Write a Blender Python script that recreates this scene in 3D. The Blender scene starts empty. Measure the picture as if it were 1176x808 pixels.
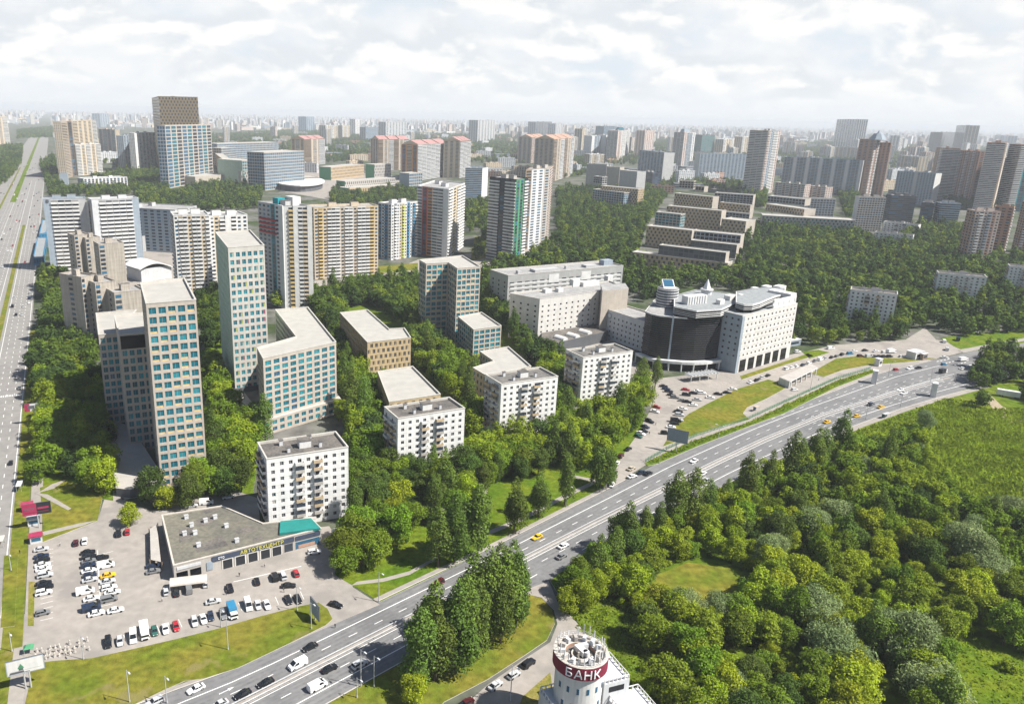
import bpy, math, random
import numpy as np
from mathutils import Vector, Matrix
rnd = random.Random(11)
S = bpy.context.scene
COL = S.collection
PI = math.pi
# ------------------------------------------------------------------ camera
CAMH, FPX, CX, CY, PW, PH = 140.0, 893.0, 490.0, 404.0, 1176.0, 808.0
ROLL, PITCH = math.radians(1.33), math.atan((404 - 133) / 893.0)
cF = Vector((0, math.cos(PITCH), -math.sin(PITCH)))
u0 = Vector((0, math.sin(PITCH), math.cos(PITCH)))
cR = math.cos(ROLL) * Vector((1, 0, 0)) + math.sin(ROLL) * u0
cU = -math.sin(ROLL) * Vector((1, 0, 0)) + math.cos(ROLL) * u0
cam = bpy.data.cameras.new('camera')
camo = bpy.data.objects.new('camera', cam); COL.objects.link(camo)
M3 = Matrix((cR, cU, -cF)).transposed()
camo.matrix_world = Matrix.Translation((0, 0, CAMH)) @ M3.to_4x4()
cam.sensor_fit = 'HORIZONTAL'; cam.sensor_width = 36.0
cam.lens = FPX / PW * 36.0
cam.shift_x = (PW / 2 - CX) / PW
cam.clip_start = 1.0; cam.clip_end = 60000.0
S.camera = camo

def G(px, py, z=0.0):
    """the place on the level z that shows at a point of the photograph (a surveyor's back-projection)"""
    d = cF + cR * ((px - CX) / FPX) - cU * ((py - CY) / FPX)
    t = (z - CAMH) / d.z
    return Vector((d.x * t, d.y * t))
def P(x, y, z):
    v = Vector((x, y, z - CAMH)); k = v.dot(cF)
    return CX + FPX * v.dot(cR) / k, CY - FPX * v.dot(cU) / k
def hgt(px, py, pt):
    g = G(px, py); lo, hi = 0.0, 400.0
    for _ in range(50):
        m = (lo + hi) / 2
        if P(g.x, g.y, m)[1] > pt: lo = m
        else: hi = m
    return lo
def GG(pts, z=0.0): return [G(x, y, z) for x, y in pts]

# ------------------------------------------------------------------ materials
MATS = {}
def lin(c): return tuple(c)
def mat(name, col, rough=0.8, var=0.15, scale=0.3, metal=0.0, spec=0.3, island=0.0, objvar=0.0, col2=None, seam=0.0, bump=0.0, trans=0.0, streak=0.0, patch=None, pscale=.05, pthr=.60):
    if name in MATS: return MATS[name]
    m = bpy.data.materials.new(name); m.use_nodes = True
    nt = m.node_tree; N = nt.nodes; L = nt.links
    b = N['Principled BSDF']
    b.inputs['Roughness'].default_value = rough
    b.inputs['Metallic'].default_value = metal
    b.inputs['Specular IOR Level'].default_value = spec
    geo = N.new('ShaderNodeNewGeometry')
    base = N.new('ShaderNodeRGB'); base.outputs[0].default_value = (*col, 1)
    cur = base.outputs[0]
    def mixv(cur, fac_socket, c2=None, mode='MIX', f=1.0):
        mx = N.new('ShaderNodeMix'); mx.data_type = 'RGBA'; mx.blend_type = mode
        if fac_socket is not None: L.new(fac_socket, mx.inputs[0])
        else: mx.inputs[0].default_value = f
        L.new(cur, mx.inputs[6])
        if isinstance(c2, tuple): mx.inputs[7].default_value = (*c2, 1)
        else: L.new(c2, mx.inputs[7])
        return mx.outputs[2]
    def noise(sc, det=4, vec=None):
        n = N.new('ShaderNodeTexNoise'); n.inputs['Scale'].default_value = sc; n.inputs['Detail'].default_value = det
        L.new(vec if vec is not None else geo.outputs['Position'], n.inputs['Vector']); return n.outputs['Fac']
    def ramp(s, a, b_, va=0.0, vb=1.0):
        r = N.new('ShaderNodeMapRange'); r.inputs['From Min'].default_value = a; r.inputs['From Max'].default_value = b_
        r.inputs['To Min'].default_value = va; r.inputs['To Max'].default_value = vb; L.new(s, r.inputs['Value']); return r.outputs[0]
    if col2 is not None:
        cur = mixv(cur, ramp(noise(scale, 5), 0.38, 0.62), col2)
    def scaleby(cur, s):
        c = N.new('ShaderNodeVectorMath'); c.operation = 'SCALE'; L.new(cur, c.inputs[0]); L.new(s, c.inputs['Scale']); return c.outputs[0]
    if var:
        cur = scaleby(cur, ramp(noise(scale * 2.3 if col2 is None else scale * 6, 6), 0.25, 0.75, 1 - var, 1 + var))
    if patch is not None:
        cur = mixv(cur, ramp(noise(pscale, 7), pthr, pthr + .06, 0, .85), patch)
    if streak:
        mp = N.new('ShaderNodeMapping'); mp.inputs['Scale'].default_value = (1.3, 1.3, 0.06); L.new(geo.outputs['Position'], mp.inputs[0])
        cur = scaleby(cur, ramp(noise(1.0, 4, mp.outputs[0]), 0.35, 0.7, 1.0, 1 - streak))
    if seam:
        sp = N.new('ShaderNodeSeparateXYZ'); L.new(geo.outputs['Position'], sp.inputs[0])
        q = N.new('ShaderNodeMath'); q.operation = 'FRACT'
        dv = N.new('ShaderNodeMath'); dv.operation = 'DIVIDE'; dv.inputs[1].default_value = seam; L.new(sp.outputs[2], dv.inputs[0]); L.new(dv.outputs[0], q.inputs[0])
        lt = N.new('ShaderNodeMath'); lt.operation = 'LESS_THAN'; lt.inputs[1].default_value = 0.045; L.new(q.outputs[0], lt.inputs[0])
        cur = scaleby(cur, ramp(lt.outputs[0], 0, 1, 1.0, 0.72))
    if island:
        cur = scaleby(cur, ramp(geo.outputs['Random Per Island'], 0, 1, 1 - island, 1 + island))
    if objvar:
        oi = N.new('ShaderNodeObjectInfo')
        hs = N.new('ShaderNodeHueSaturation'); L.new(cur, hs.inputs['Color'])
        L.new(ramp(oi.outputs['Random'], 0, 1, 0.5 - 0.035 * objvar, 0.5 + 0.02 * objvar), hs.inputs['Hue'])
        w = N.new('ShaderNodeMath'); w.operation = 'FRACT'; w2 = N.new('ShaderNodeMath'); w2.operation = 'MULTIPLY'; w2.inputs[1].default_value = 7.31
        L.new(oi.outputs['Random'], w2.inputs[0]); L.new(w2.outputs[0], w.inputs[0])
        L.new(ramp(w.outputs[0], 0, 1, 1 - 0.38 * objvar, 1 + 0.45 * objvar), hs.inputs['Value']); cur = hs.outputs[0]
    L.new(cur, b.inputs['Base Color'])
    if bump:
        bp = N.new('ShaderNodeBump'); bp.inputs['Strength'].default_value = bump; bp.inputs['Distance'].default_value = 0.3
        L.new(noise(2.2, 5), bp.inputs['Height']); L.new(bp.outputs[0], b.inputs['Normal'])
    if trans:
        t = N.new('ShaderNodeBsdfTranslucent'); L.new(cur, t.inputs['Color'])
        ms = N.new('ShaderNodeMixShader'); ms.inputs[0].default_value = trans
        L.new(b.outputs[0], ms.inputs[1]); L.new(t.outputs[0], ms.inputs[2]); L.new(ms.outputs[0], N['Material Output'].inputs['Surface'])
    MATS[name] = m; return m
def W_(name, c, **k): return mat(name, c, **{**dict(rough=0.85, var=0.10, scale=0.12, streak=0.12), **k})
def GL(name, c, rough=0.12, spec=0.5, island=0.35): return mat(name, c, rough=rough, spec=spec, var=0.0, island=island)
# walls
W_('white', (.62, .615, .60)); W_('panel_white', (.70, .695, .68), seam=2.8); W_('cream', (.54, .45, .33)); W_('yellow', (.55, .41, .18))
W_('beige', (.45, .38, .30)); W_('sand', (.43, .385, .33)); W_('pale_sand', (.47, .45, .41)); W_('grey', (.42, .42, .42)); W_('light_grey', (.55, .56, .57))
W_('dark_grey', (.10, .105, .115)); W_('blue_grey', (.28, .33, .38)); W_('brick', (.40, .245, .18)); W_('bronze', (.43, .31, .165)); W_('brown', (.25, .19, .135)); W_('tan', (.46, .35, .215))
W_('green', (.07, .26, .13)); W_('mint', (.40, .50, .40)); W_('red', (.42, .05, .05)); W_('teal', (.02, .26, .30)); W_('lime', (.45, .50, .08)); W_('orange', (.55, .25, .08))
W_('blue', (.04, .20, .36)); W_('pink_roof', (.36, .20, .19)); W_('black', (.022, .025, .03)); W_('concrete', (.43, .385, .33), seam=3.0, streak=0.35); W_('teal_roof', (.015, .20, .18))
W_('pinkish', (.52, .42, .37)); W_('warm_grey', (.40, .375, .345)); W_('navy', (.05, .065, .10)); W_('magenta', (.33, .03, .085)); W_('stone', (.50, .46, .41))
W_('ribbed_grey', (.36, .36, .355)); W_('institute', (.58, .565, .535)); W_('maroon', (.20, .02, .045)); W_('frame', (.62, .60, .57)); W_('dark_frame', (.12, .12, .12))
# roofs
mat('roof_pale', (.37, .355, .325), var=.10, scale=.1); mat('roof_grey', (.125, .12, .113), var=.3, scale=.2, col2=(.17, .16, .145)); mat('roof_tar', (.095, .088, .082), var=.35, scale=.2, col2=(.15, .135, .12))
mat('roof_light', (.33, .325, .315), var=.25, scale=.15, col2=(.26, .255, .25)); mat('roof_olive', (.165, .155, .12), var=.3, scale=.12, col2=(.125, .12, .10)); mat('roof_blue', (.25, .265, .27), var=.2, scale=.2)
# glass
GL('glass', (.03, .04, .055)); GL('glass_teal', (.010, .115, .155), spec=.3); GL('glass_teal_light', (.022, .20, .245), spec=.3); GL('glass_blue', (.03, .10, .17), spec=.35); GL('glass_dark', (.006, .007, .010), rough=.08, spec=.22)
GL('glass_grey', (.07, .075, .085)); GL('curtain', (.35, .33, .30), rough=.6, spec=.2); GL('curtain_grey', (.20, .20, .195), rough=.5, spec=.2); GL('glass_green', (.04, .14, .14))
# ground
mat('asphalt', (.160, .159, .160), rough=.9, var=.14, scale=.06, col2=(.182, .180, .178), patch=(.125, .124, .125), pscale=.035, pthr=.58); mat('avenue_asphalt', (.21, .20, .19), rough=.9, var=.14, scale=.05, col2=(.235, .225, .21)); mat('pavement', (.305, .275, .245), rough=.9, var=.14, scale=.06, col2=(.265, .243, .22), patch=(.225, .208, .19), pscale=.05, pthr=.57)
mat('asphalt_worn', (.138, .137, .138), rough=.8, var=.22, scale=.12, col2=(.165, .164, .165)); mat('path', (.29, .265, .235), rough=.95, var=.12, scale=.2); mat('kerb', (.46, .43, .39), var=.1); mat('paint', (.72, .72, .70), rough=.7, var=.15, scale=.8); mat('dirt', (.32, .26, .18), var=.2, scale=.2)
mat('lawn', (.105, .135, .014), rough=1, var=.4, scale=.07, col2=(.165, .150, .024), spec=.05, bump=.6, patch=(.19, .165, .06), pscale=.09, pthr=.61); mat('lawn_lush', (.070, .125, .009), rough=1, var=.4, scale=.09, col2=(.120, .155, .012), spec=.05, bump=.6, patch=(.14, .135, .03), pscale=.11, pthr=.62)
mat('meadow', (.085, .135, .010), rough=1, var=.5, scale=.05, col2=(.115, .145, .016), spec=.05, bump=.8); mat('dry_lawn', (.23, .19, .06), rough=1, var=.3, scale=.25, col2=(.15, .16, .025), spec=.05, bump=.4)
mat('city_ground', (.145, .14, .13), rough=1, var=.4, scale=.022, col2=(.045, .066, .024), spec=.05)
mat('white_paint', (.78, .78, .77), rough=.35, var=.04); mat('metal', (.42, .43, .44), rough=.4, var=.05, metal=.5); mat('pole', (.38, .39, .39), rough=.5, var=.05); mat('rubber', (.02, .02, .02), rough=.8, var=0)
mat('car_glass', (.012, .016, .02), rough=.06, var=0, spec=.6); mat('lamp_glass', (.7, .7, .65), rough=.2, var=0); mat('tail_red', (.35, .01, .01), rough=.3, var=0)
mat('bark', (.10, .075, .055), rough=1, var=.2); mat('skin', (.45, .30, .22), var=0); mat('cloth_dark', (.03, .035, .05), var=.1); mat('cloth_light', (.5, .48, .45), var=.1)
F_ = dict(rough=.75, spec=.15, var=.0, island=.38, trans=.25)
mat('leaf_green', (.135, .210, .014), objvar=.75, **F_); mat('leaf_bright', (.235, .305, .014), objvar=.5, **F_); mat('leaf_dark', (.072, .118, .018), objvar=.6, **F_)
mat('leaf_silver', (.205, .270, .105), objvar=.4, **F_); mat('leaf_poplar', (.108, .168, .025), objvar=.6, **F_)
for _n, _c in (('thicket_mid', (.120, .190, .014)), ('thicket_light', (.200, .265, .015)), ('wood_mid', (.088, .138, .018)), ('wood_light', (.150, .200, .018)), ('wood_dark', (.044, .078, .017))): mat(_n, _c, rough=.8, spec=.1, var=.3, scale=.03, island=.22, trans=.25)
mat('grass_blade', (.215, .285, .022), rough=.9, spec=.05, var=.4, scale=.04, island=.3, trans=.45)

# ------------------------------------------------------------------ mesh builder
class MB:
    def __init__(s): s.v = []; s.f = []; s.m = []; s.names = []
    def mi(s, n):
        if n not in s.names: s.names.append(n)
        return s.names.index(n)
    def face(s, pts, m):
        b = len(s.v); s.v.extend(tuple(p) for p in pts); s.f.append(tuple(range(b, b + len(pts)))); s.m.append(s.mi(m))
    def box(s, c, size, m, ang=0.0, taper=1.0, bottom=False):
        """box standing on c (x, y, z0)"""
        ca, sa = math.cos(ang), math.sin(ang); a, b2, h = size[0] / 2, size[1] / 2, size[2]
        lo = []; hi = []
        for x, y in ((-a, -b2), (a, -b2), (a, b2), (-a, b2)):
            lo.append((c[0] + x * ca - y * sa, c[1] + x * sa + y * ca, c[2]))
            x *= taper; y *= taper
            hi.append((c[0] + x * ca - y * sa, c[1] + x * sa + y * ca, c[2] + h))
        s.loft(lo, hi, m); s.face(hi, m)
        if bottom: s.face(lo[::-1], m)
    def loft(s, lo, hi, m):
        n = len(lo)
        for i in range(n):
            j = (i + 1) % n; s.face((lo[i], lo[j], hi[j], hi[i]), m)
    def prism(s, poly, z0, z1, m, top=None, bottom=False):
        lo = [(p[0], p[1], z0) for p in poly]; hi = [(p[0], p[1], z1) for p in poly]
        s.loft(lo, hi, m); s.face(hi, top or m)
        if bottom: s.face(lo[::-1], m)
    def cyl(s, c, r, h, m, n=10, r2=None, cap=True, top=None):
        r2 = r if r2 is None else r2
        lo = [(c[0] + r * math.cos(2 * PI * i / n), c[1] + r * math.sin(2 * PI * i / n), c[2]) for i in range(n)]
        hi = [(c[0] + r2 * math.cos(2 * PI * i / n), c[1] + r2 * math.sin(2 * PI * i / n), c[2] + h) for i in range(n)]
        s.loft(lo, hi, m)
        if cap: s.face(hi, top or m)
    def tube(s, a, b, r, m, n=6, r2=None):
        a = Vector(a); b = Vector(b); d = (b - a).normalized(); r2 = r if r2 is None else r2
        x = d.orthogonal().normalized(); y = d.cross(x)
        lo = [a + (x * math.cos(2 * PI * i / n) + y * math.sin(2 * PI * i / n)) * r for i in range(n)]
        hi = [b + (x * math.cos(2 * PI * i / n) + y * math.sin(2 * PI * i / n)) * r2 for i in range(n)]
        s.loft(lo, hi, m); s.face(hi, m)
    def add(s, data, mtx):
        b = len(s.v)
        for p in data.v: s.v.append(tuple(mtx @ Vector(p)))
        for f, k in zip(data.f, data.m): s.f.append(tuple(i + b for i in f)); s.m.append(s.mi(data.names[k]))
    def mesh(s, name, org=(0, 0, 0)):
        me = bpy.data.meshes.new(name)
        o = org; me.from_pydata([(p[0] - o[0], p[1] - o[1], p[2] - o[2]) for p in s.v], [], s.f)
        for n in s.names: me.materials.append(MATS[n])
        me.polygons.foreach_set('material_index', s.m); me.update(); return me
    def build(s, name, parent=None, org=None, kind=None):
        if not s.f: return None
        if org is None:
            q = parent
            while q is not None and '_o' not in q: q = q.parent
            org = q['_o'] if q is not None else (0, 0, 0)
        o = bpy.data.objects.new(name, s.mesh(name, org)); COL.objects.link(o)
        if parent is not None: o.parent = parent
        else: o.location = org
        if kind: o['kind'] = kind
        return o
def root(name, loc, label, cat, group=None, rz=0.0):
    o = bpy.data.objects.new(name, None); COL.objects.link(o); o.location = loc; o.rotation_euler.z = rz
    o['label'] = label; o['category'] = cat; o['_o'] = list(loc); o.empty_display_size = 0.1
    if group: o['group'] = group
    return o
def tag(o, label, cat, group=None):
    o['label'] = label; o['category'] = cat
    if group: o['group'] = group
    return o
def copy_thing(r, loc, rz=0.0, label=None, group=None, scale=None, mats=None):
    c = r.copy(); COL.objects.link(c); c.location = loc; c.rotation_euler.z = rz
    if scale: c.scale = scale
    if label: c['label'] = label
    if group: c['group'] = group
    for ch in KIDS.get(r.name) or r.children:
        d = ch.copy(); COL.objects.link(d); d.parent = c
        if mats and ch.name.split('.')[0] in mats: d.data = mats[ch.name.split('.')[0]]
    return c
KIDS = {}
def struct(mb, name): return mb.build(name, kind='structure')
def sheet(name, pts, m, z, px=True):
    mb = MB(); q = GG(pts) if px else pts
    mb.face([(p[0], p[1], z) for p in ccw(q)], m); return struct(mb, name)
def area(p): return sum(p[i][0] * p[(i + 1) % len(p)][1] - p[(i + 1) % len(p)][0] * p[i][1] for i in range(len(p))) / 2
def ccw(p):
    p = [Vector((q[0], q[1])) for q in p]
    return p if area(p) > 0 else p[::-1]
def inset(poly, d):
    n = len(poly); out = []
    for i in range(n):
        a, b, c = poly[i - 1], poly[i], poly[(i + 1) % n]
        e1 = (b - a).normalized(); e2 = (c - b).normalized()
        n1 = Vector((-e1.y, e1.x)); n2 = Vector((-e2.y, e2.x)); k = 1 + n1.dot(n2)
        out.append(b + (n1 + n2) * (d / max(k, 0.3)))
    return out
def inside(p, poly):
    c = False; n = len(poly); j = n - 1
    for i in range(n):
        a, b = poly[i], poly[j]
        if (a[1] > p[1]) != (b[1] > p[1]) and p[0] < (b[0] - a[0]) * (p[1] - a[1]) / (b[1] - a[1]) + a[0]: c = not c
        j = i
    return c
FOOT = []   # footprints, so that trees and distant blocks keep clear of buildings
# ------------------------------------------------------------------ building generator
WM = {}
ROOF = {}
def winmesh(w, h, pane, accent=None, frame='frame', fr=0.08):
    """a window: frame, pane, mullion and an optional coloured spandrel; x along the wall, y into it, centre at the origin"""
    key = (round(w, 2), round(h, 2), pane, accent, frame)
    if key in WM: return WM[key]
    d = MB(); a, b = w / 2, h / 2; y0, y1 = -0.05, 0.06
    def q(x0, x1, z0, z1, y, m): d.face(((x0, y, z0), (x1, y, z0), (x1, y, z1), (x0, y, z1)), m)
    zb = -b
    if accent:
        if accent[0] == '_': # coloured side strip
            q(a - w * .28, a, -b, b, -0.02, accent[1:]); aa = a - w * .28
        else:
            zb = -b + h * .26; q(-a, a, -b, zb, -0.02, accent); aa = a
    else: aa = a
    q(-a, aa, zb, b, y1, pane)
    for x0, x1 in ((-a, -a + fr), (aa - fr, aa), (-a + w * .42, -a + w * .42 + fr * .8)): q(x0, x1, zb, b, y0, frame)
    q(-a, aa, zb, zb + fr, y0 - .004, frame); q(-a, aa, b - fr, b, y0 - .004, frame)
    WM[key] = (d, d.mesh('window')); return WM[key]
def pick(wl):
    t = rnd.random() * sum(w for *_x, w in wl)
    for *x, w in wl:
        t -= w
        if t <= 0: return x
    return x
def facing(p0, p1):
    m = (p0 + p1) / 2; n = Vector((p1.y - p0.y, p0.x - p1.x)).normalized()
    return n.dot((-m).normalized())
def facade(mb, ops, p0, p1, z0, z1, st):
    """wall from p0 to p1 with recessed openings in a grid"""
    t = (p1 - p0); Ln = t.length; t = t / Ln; n = Vector((t.y, -t.x))
    base, top = st.get('base', 0.6), st.get('top', 1.0); wall = st['wall']
    def q(u0_, u1_, v0, v1, d=0.0, m=wall):
        a = p0 + t * u0_ + n * d; b = p0 + t * u1_ + n * d
        mb.face(((a.x, a.y, v0), (b.x, b.y, v0), (b.x, b.y, v1), (a.x, a.y, v1)), m)
    if Ln < 2.2 or facing(p0, p1) < -0.25: q(0, Ln, z0, z1); return
    mg = st.get('mg', 0.3)
    nc = st.get('nc') or max(1, round((Ln - 2 * mg) / st['cw'])); nr = st.get('nr') or max(1, round((z1 - z0 - base - top) / st['fh']))
    cw = (Ln - 2 * mg) / nc; fh = (z1 - z0 - base - top) / nr; ww, wh = cw * st.get('ww', .5), fh * st.get('wh', .5); rec = st.get('rec', .28)
    ang = math.atan2(t.y, t.x); zprev = z0; skip = st.get('skip', ())
    for r in range(nr):
        za = z0 + base + r * fh + (fh - wh) * st.get('vo', .5); zb = za + wh
        q(0, Ln, zprev, za); zprev = zb; uprev = 0.0
        offs = cw * .5 if (st.get('stag') and r % 2) else 0.0
        for c in range(nc):
            if c in skip: continue
            uc = mg + (c + .5) * cw + offs
            if st.get('stag'): uc -= cw * .25
            if uc + ww / 2 > Ln - .15: continue
            ua, ub = uc - ww / 2, uc + ww / 2
            if ua < .1: continue
            q(uprev, ua, za, zb); uprev = ub
            A, B = p0 + t * ua, p0 + t * ub; A2, B2 = A - n * rec, B - n * rec
            rm = st.get('reveal', wall)
            mb.face(((A.x, A.y, za), (A2.x, A2.y, za), (A2.x, A2.y, zb), (A.x, A.y, zb)), rm)
            mb.face(((B.x, B.y, zb), (B2.x, B2.y, zb), (B2.x, B2.y, za), (B.x, B.y, za)), rm)
            mb.face(((A.x, A.y, za), (B.x, B.y, za), (B2.x, B2.y, za), (A2.x, A2.y, za)), rm)
            mb.face(((A.x, A.y, zb), (A2.x, A2.y, zb), (B2.x, B2.y, zb), (B.x, B.y, zb)), rm)
            c0 = p0 + t * uc - n * (rec - .07)
            ops.append((Vector((c0.x, c0.y, (za + zb) / 2)), ang, ww, wh, pick(st['wins']), facing(p0, p1)))
        q(uprev, Ln, za, zb)
    q(0, Ln, zprev, z1)
def roof_on(r, poly, z, m='roof_pale', par=0.9, cop='pale_sand', name='roof'):
    """coping, inner parapet face and roof sheet"""
    mb = MB(); ins = inset(poly, .45); ins2 = inset(poly, -.12)
    n = len(poly)
    for i in range(n):
        j = (i + 1) % n
        mb.face(((ins2[i].x, ins2[i].y, z + .02), (ins2[j].x, ins2[j].y, z + .02), (ins[j].x, ins[j].y, z + .02), (ins[i].x, ins[i].y, z + .02)), cop)
        mb.face(((ins[j].x, ins[j].y, z - par), (ins[i].x, ins[i].y, z - par), (ins[i].x, ins[i].y, z + .02), (ins[j].x, ins[j].y, z + .02)), cop)
        mb.face(((ins2[i].x, ins2[i].y, z - .3), (ins2[j].x, ins2[j].y, z - .3), (ins2[j].x, ins2[j].y, z + .02), (ins2[i].x, ins2[i].y, z + .02)), cop)
    mb.face([(p.x, p.y, z - par) for p in ins], m)
    o = mb.build(name, r); ROOF[r.name] = o; return o
def place_windows(r, ops, cap=100, frame='frame'):
    """the openings that show largest get a window object each; the rest of this building's windows are one part"""
    o0 = Vector(r['_o'])
    ops.sort(key=lambda o: -(o[2] * o[3] * max(o[5], .02)) / ((o[0] - Vector((0, 0, CAMH))).length ** 2))
    rest = MB()
    for i, (c, ang, w, h, kind, fcng) in enumerate(ops):
        d, me = winmesh(w, h, kind[0], kind[1] if len(kind) > 1 else None, frame)
        if i < cap:
            o = bpy.data.objects.new('window', me); COL.objects.link(o); o.parent = r
            o.location = c - o0; o.rotation_euler.z = ang
        else: rest.add(d, Matrix.Translation(c) @ Matrix.Rotation(ang, 4, 'Z'))
    rest.build('window', r, kind='stuff')
def rect(L, R_, D, h):
    """footprint from two roof corners of the near facade and a third point or a depth"""
    a, b = G(*L, h), G(*R_, h); t = (b - a).normalized(); n = Vector((-t.y, t.x))
    return [a, b, b + n * D, a + n * D]
def solid(r, vols, cap=100, frame='frame'):
    """vols: (footprint, z0, z1, [style per edge or one], roof material)"""
    ops = []; mb = MB()
    for poly, z0, z1, st, rf in vols:
        if area(poly) < 0: poly = poly[::-1]
        for i in range(len(poly)):
            s = st[i % len(st)] if isinstance(st, list) else st
            if s.get('plain'):
                a, b = poly[i], poly[(i + 1) % len(poly)]
                mb.face(((a.x, a.y, z0), (b.x, b.y, z0), (b.x, b.y, z1), (a.x, a.y, z1)), s['wall'])
            else: facade(mb, ops, poly[i], poly[(i + 1) % len(poly)], z0, z1, s)
        if rf: roof_on(r, poly, z1, rf)
        if z0 < 1: FOOT.append(poly)
    mb.build('wall', r); place_windows(r, ops, cap, frame)
def centre(poly): return sum(poly, Vector((0, 0))) / len(poly)
def near(name, label, cat, poly, group=None):
    c = centre(poly); return root(name, (c.x, c.y, 0), label, cat, group)

# mid and far buildings: pattern facades
def facade2(mw, mg, mbal, p0, p1, z0, z1, pat, fh=3.0, rep=1):
    t = (p1 - p0); Ln = t.length
    if Ln < .5: return
    t = t / Ln; n = Vector((t.y, -t.x))
    cols = pat * rep; cw = Ln / len(cols); nr = max(1, int((z1 - z0 - 2.2) / fh)); fh = (z1 - z0 - 2.2) / nr; see = facing(p0, p1) > -.2
    def q(mb, u0_, u1_, v0, v1, d, m):
        a = p0 + t * u0_ + n * d; b = p0 + t * u1_ + n * d
        mb.face(((a.x, a.y, v0), (b.x, b.y, v0), (b.x, b.y, v1), (a.x, a.y, v1)), m)
    def bx(mb, u0_, u1_, v0, v1, d, m):
        q(mb, u0_, u1_, v0, v1, d, m); a, b = p0 + t * u0_, p0 + t * u1_; a2, b2 = a + n * d, b + n * d
        mb.face(((a.x, a.y, v1), (a2.x, a2.y, v1), (b2.x, b2.y, v1), (b.x, b.y, v1)), m)
        mb.face(((a.x, a.y, v0), (b.x, b.y, v0), (b2.x, b2.y, v0), (a2.x, a2.y, v0)), m)
        mb.face(((a.x, a.y, v0), (a2.x, a2.y, v0), (a2.x, a2.y, v1), (a.x, a.y, v1)), m)
        mb.face(((b.x, b.y, v1), (b2.x, b2.y, v1), (b2.x, b2.y, v0), (b.x, b.y, v0)), m)
    for c, tok in enumerate(cols):
        k, m = tok.split('.')[:2]; m2 = tok.split('.')[2] if tok.count('.') > 1 else None; u0_, u1_ = c * cw, (c + 1) * cw
        if k == 'R': bx(mw, u0_, u1_, z0, z1, .9, m)      # projecting rib
        else: q(mw, u0_, u1_, z0, z1, 0, m)
        if not see or k in 'nR': continue
        for r in range(nr):
            a = z0 + 1.2 + r * fh; g = rnd.choice(('glass', 'glass', 'glass_grey', 'glass_blue'))
            if k == 'w': q(mg, u0_ + cw * .24, u1_ - cw * .24, a + fh * .3, a + fh * .8, .05, g)
            elif k == 'W': q(mg, u0_ + cw * .12, u1_ - cw * .12, a + fh * .25, a + fh * .85, .05, g)
            elif k == 'r': q(mg, u0_, u1_, a + fh * .42, a + fh * .92, .05, g)
            elif k == 'v': q(mg, u0_ + cw * .2, u1_ - cw * .2, a, a + fh * .86, .05, g)
            elif k == 't': q(mg, u0_ + cw * .1, u1_ - cw * .1, a + fh * .14, a + fh * .88, .05, m2 or 'glass_teal')
            elif k == 'b':
                q(mg, u0_ + cw * .05, u1_ - cw * .05, a + fh * .40, a + fh * .86, .05, rnd.choice(('glass', 'glass_grey', 'glass_grey', 'curtain_grey')))
                bx(mbal, u0_ + cw * .03, u1_ - cw * .03, a - fh * .05, a + fh * .36, 1.1, m2 or m)
            elif k == 's':  # staggered windows
                o = cw * (.5 if r % 2 else 0); q(mg, u0_ + cw * .05 + o, u0_ + cw * .50 + o, a + fh * .16, a + fh * .84, .05, m2 or 'glass_grey')
def mid(name, label, cat, poly, h, pats, fh=3.0, rf='roof_grey', z0=0.0, huts=2, group=None, par=1.0, rep=None, crown=None, r=None, cop=None):
    if area(poly) < 0: poly = poly[::-1]
    new = r is None
    if new: r = near(name, label, cat, poly, group)
    mw, mg, mb = MB(), MB(), MB()
    for i in range(len(poly)):
        p = pats[i % len(pats)]; facade2(mw, mg, mb, poly[i], poly[(i + 1) % len(poly)], z0, h, p, fh)
    mw.build('wall', r); mg.build('window', r, kind='stuff'); mb.build('balcony', r, kind='stuff')
    first = pats[0][0].split('.')[1]
    roof_on(r, poly, h, rf, par, cop or first)
    if z0 < 1: FOOT.append(poly)
    c = centre(poly); e = poly[1] - poly[0]; ang = math.atan2(e.y, e.x)
    for i in range(huts):
        k = (i + .5) / huts; p = poly[0].lerp(poly[1], .15 + .7 * k).lerp(poly[3 % len(poly)].lerp(poly[2], .15 + .7 * k), .35 + .3 * rnd.random())
        b = MB(); hm_ = 'warm_grey' if first in ('yellow', 'orange', 'navy', 'black', 'brown') else first; b.box((p.x, p.y, h - par), (min(7, e.length * .28), 4.5, par + 2.6), hm_, ang); b.prism([Vector((p.x, p.y)) + Vector((math.cos(ang + q), math.sin(ang + q))) * min(4.2, e.length * .2) for q in (PI * .15, PI * .85, PI * 1.15, PI * 1.85)], h + 2.6, h + 2.9, 'roof_grey')
        b.build('roof_hut', ROOF.get(r.name, r))
    return r
def corner(cb, ty, Lp, Rp):
    """tower seen over its corner: base pixel of the near edge, its top row, then the roof corners to either side"""
    h = hgt(*cb, ty); c = G(*cb); a, b = G(*Lp, h), G(*Rp, h); return [a, c, b, a + b - c], h
def front(fb, ty, fr, depth):
    h = hgt(*fb, ty); a = G(*fb); b = G(*fr, h); t = (b - a).normalized(); n = Vector((-t.y, t.x))
    return [a, b, b + n * depth, a + n * depth], h
# ------------------------------------------------------------------ ground
def slab(name, pts, m, z1=.15, side='kerb', px=True):
    mb = MB(); q = ccw(GG(pts) if px else pts); mb.prism(q, -.02, z1, side, top=m); return struct(mb, name)
mb = MB(); R0 = 24000.0
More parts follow.
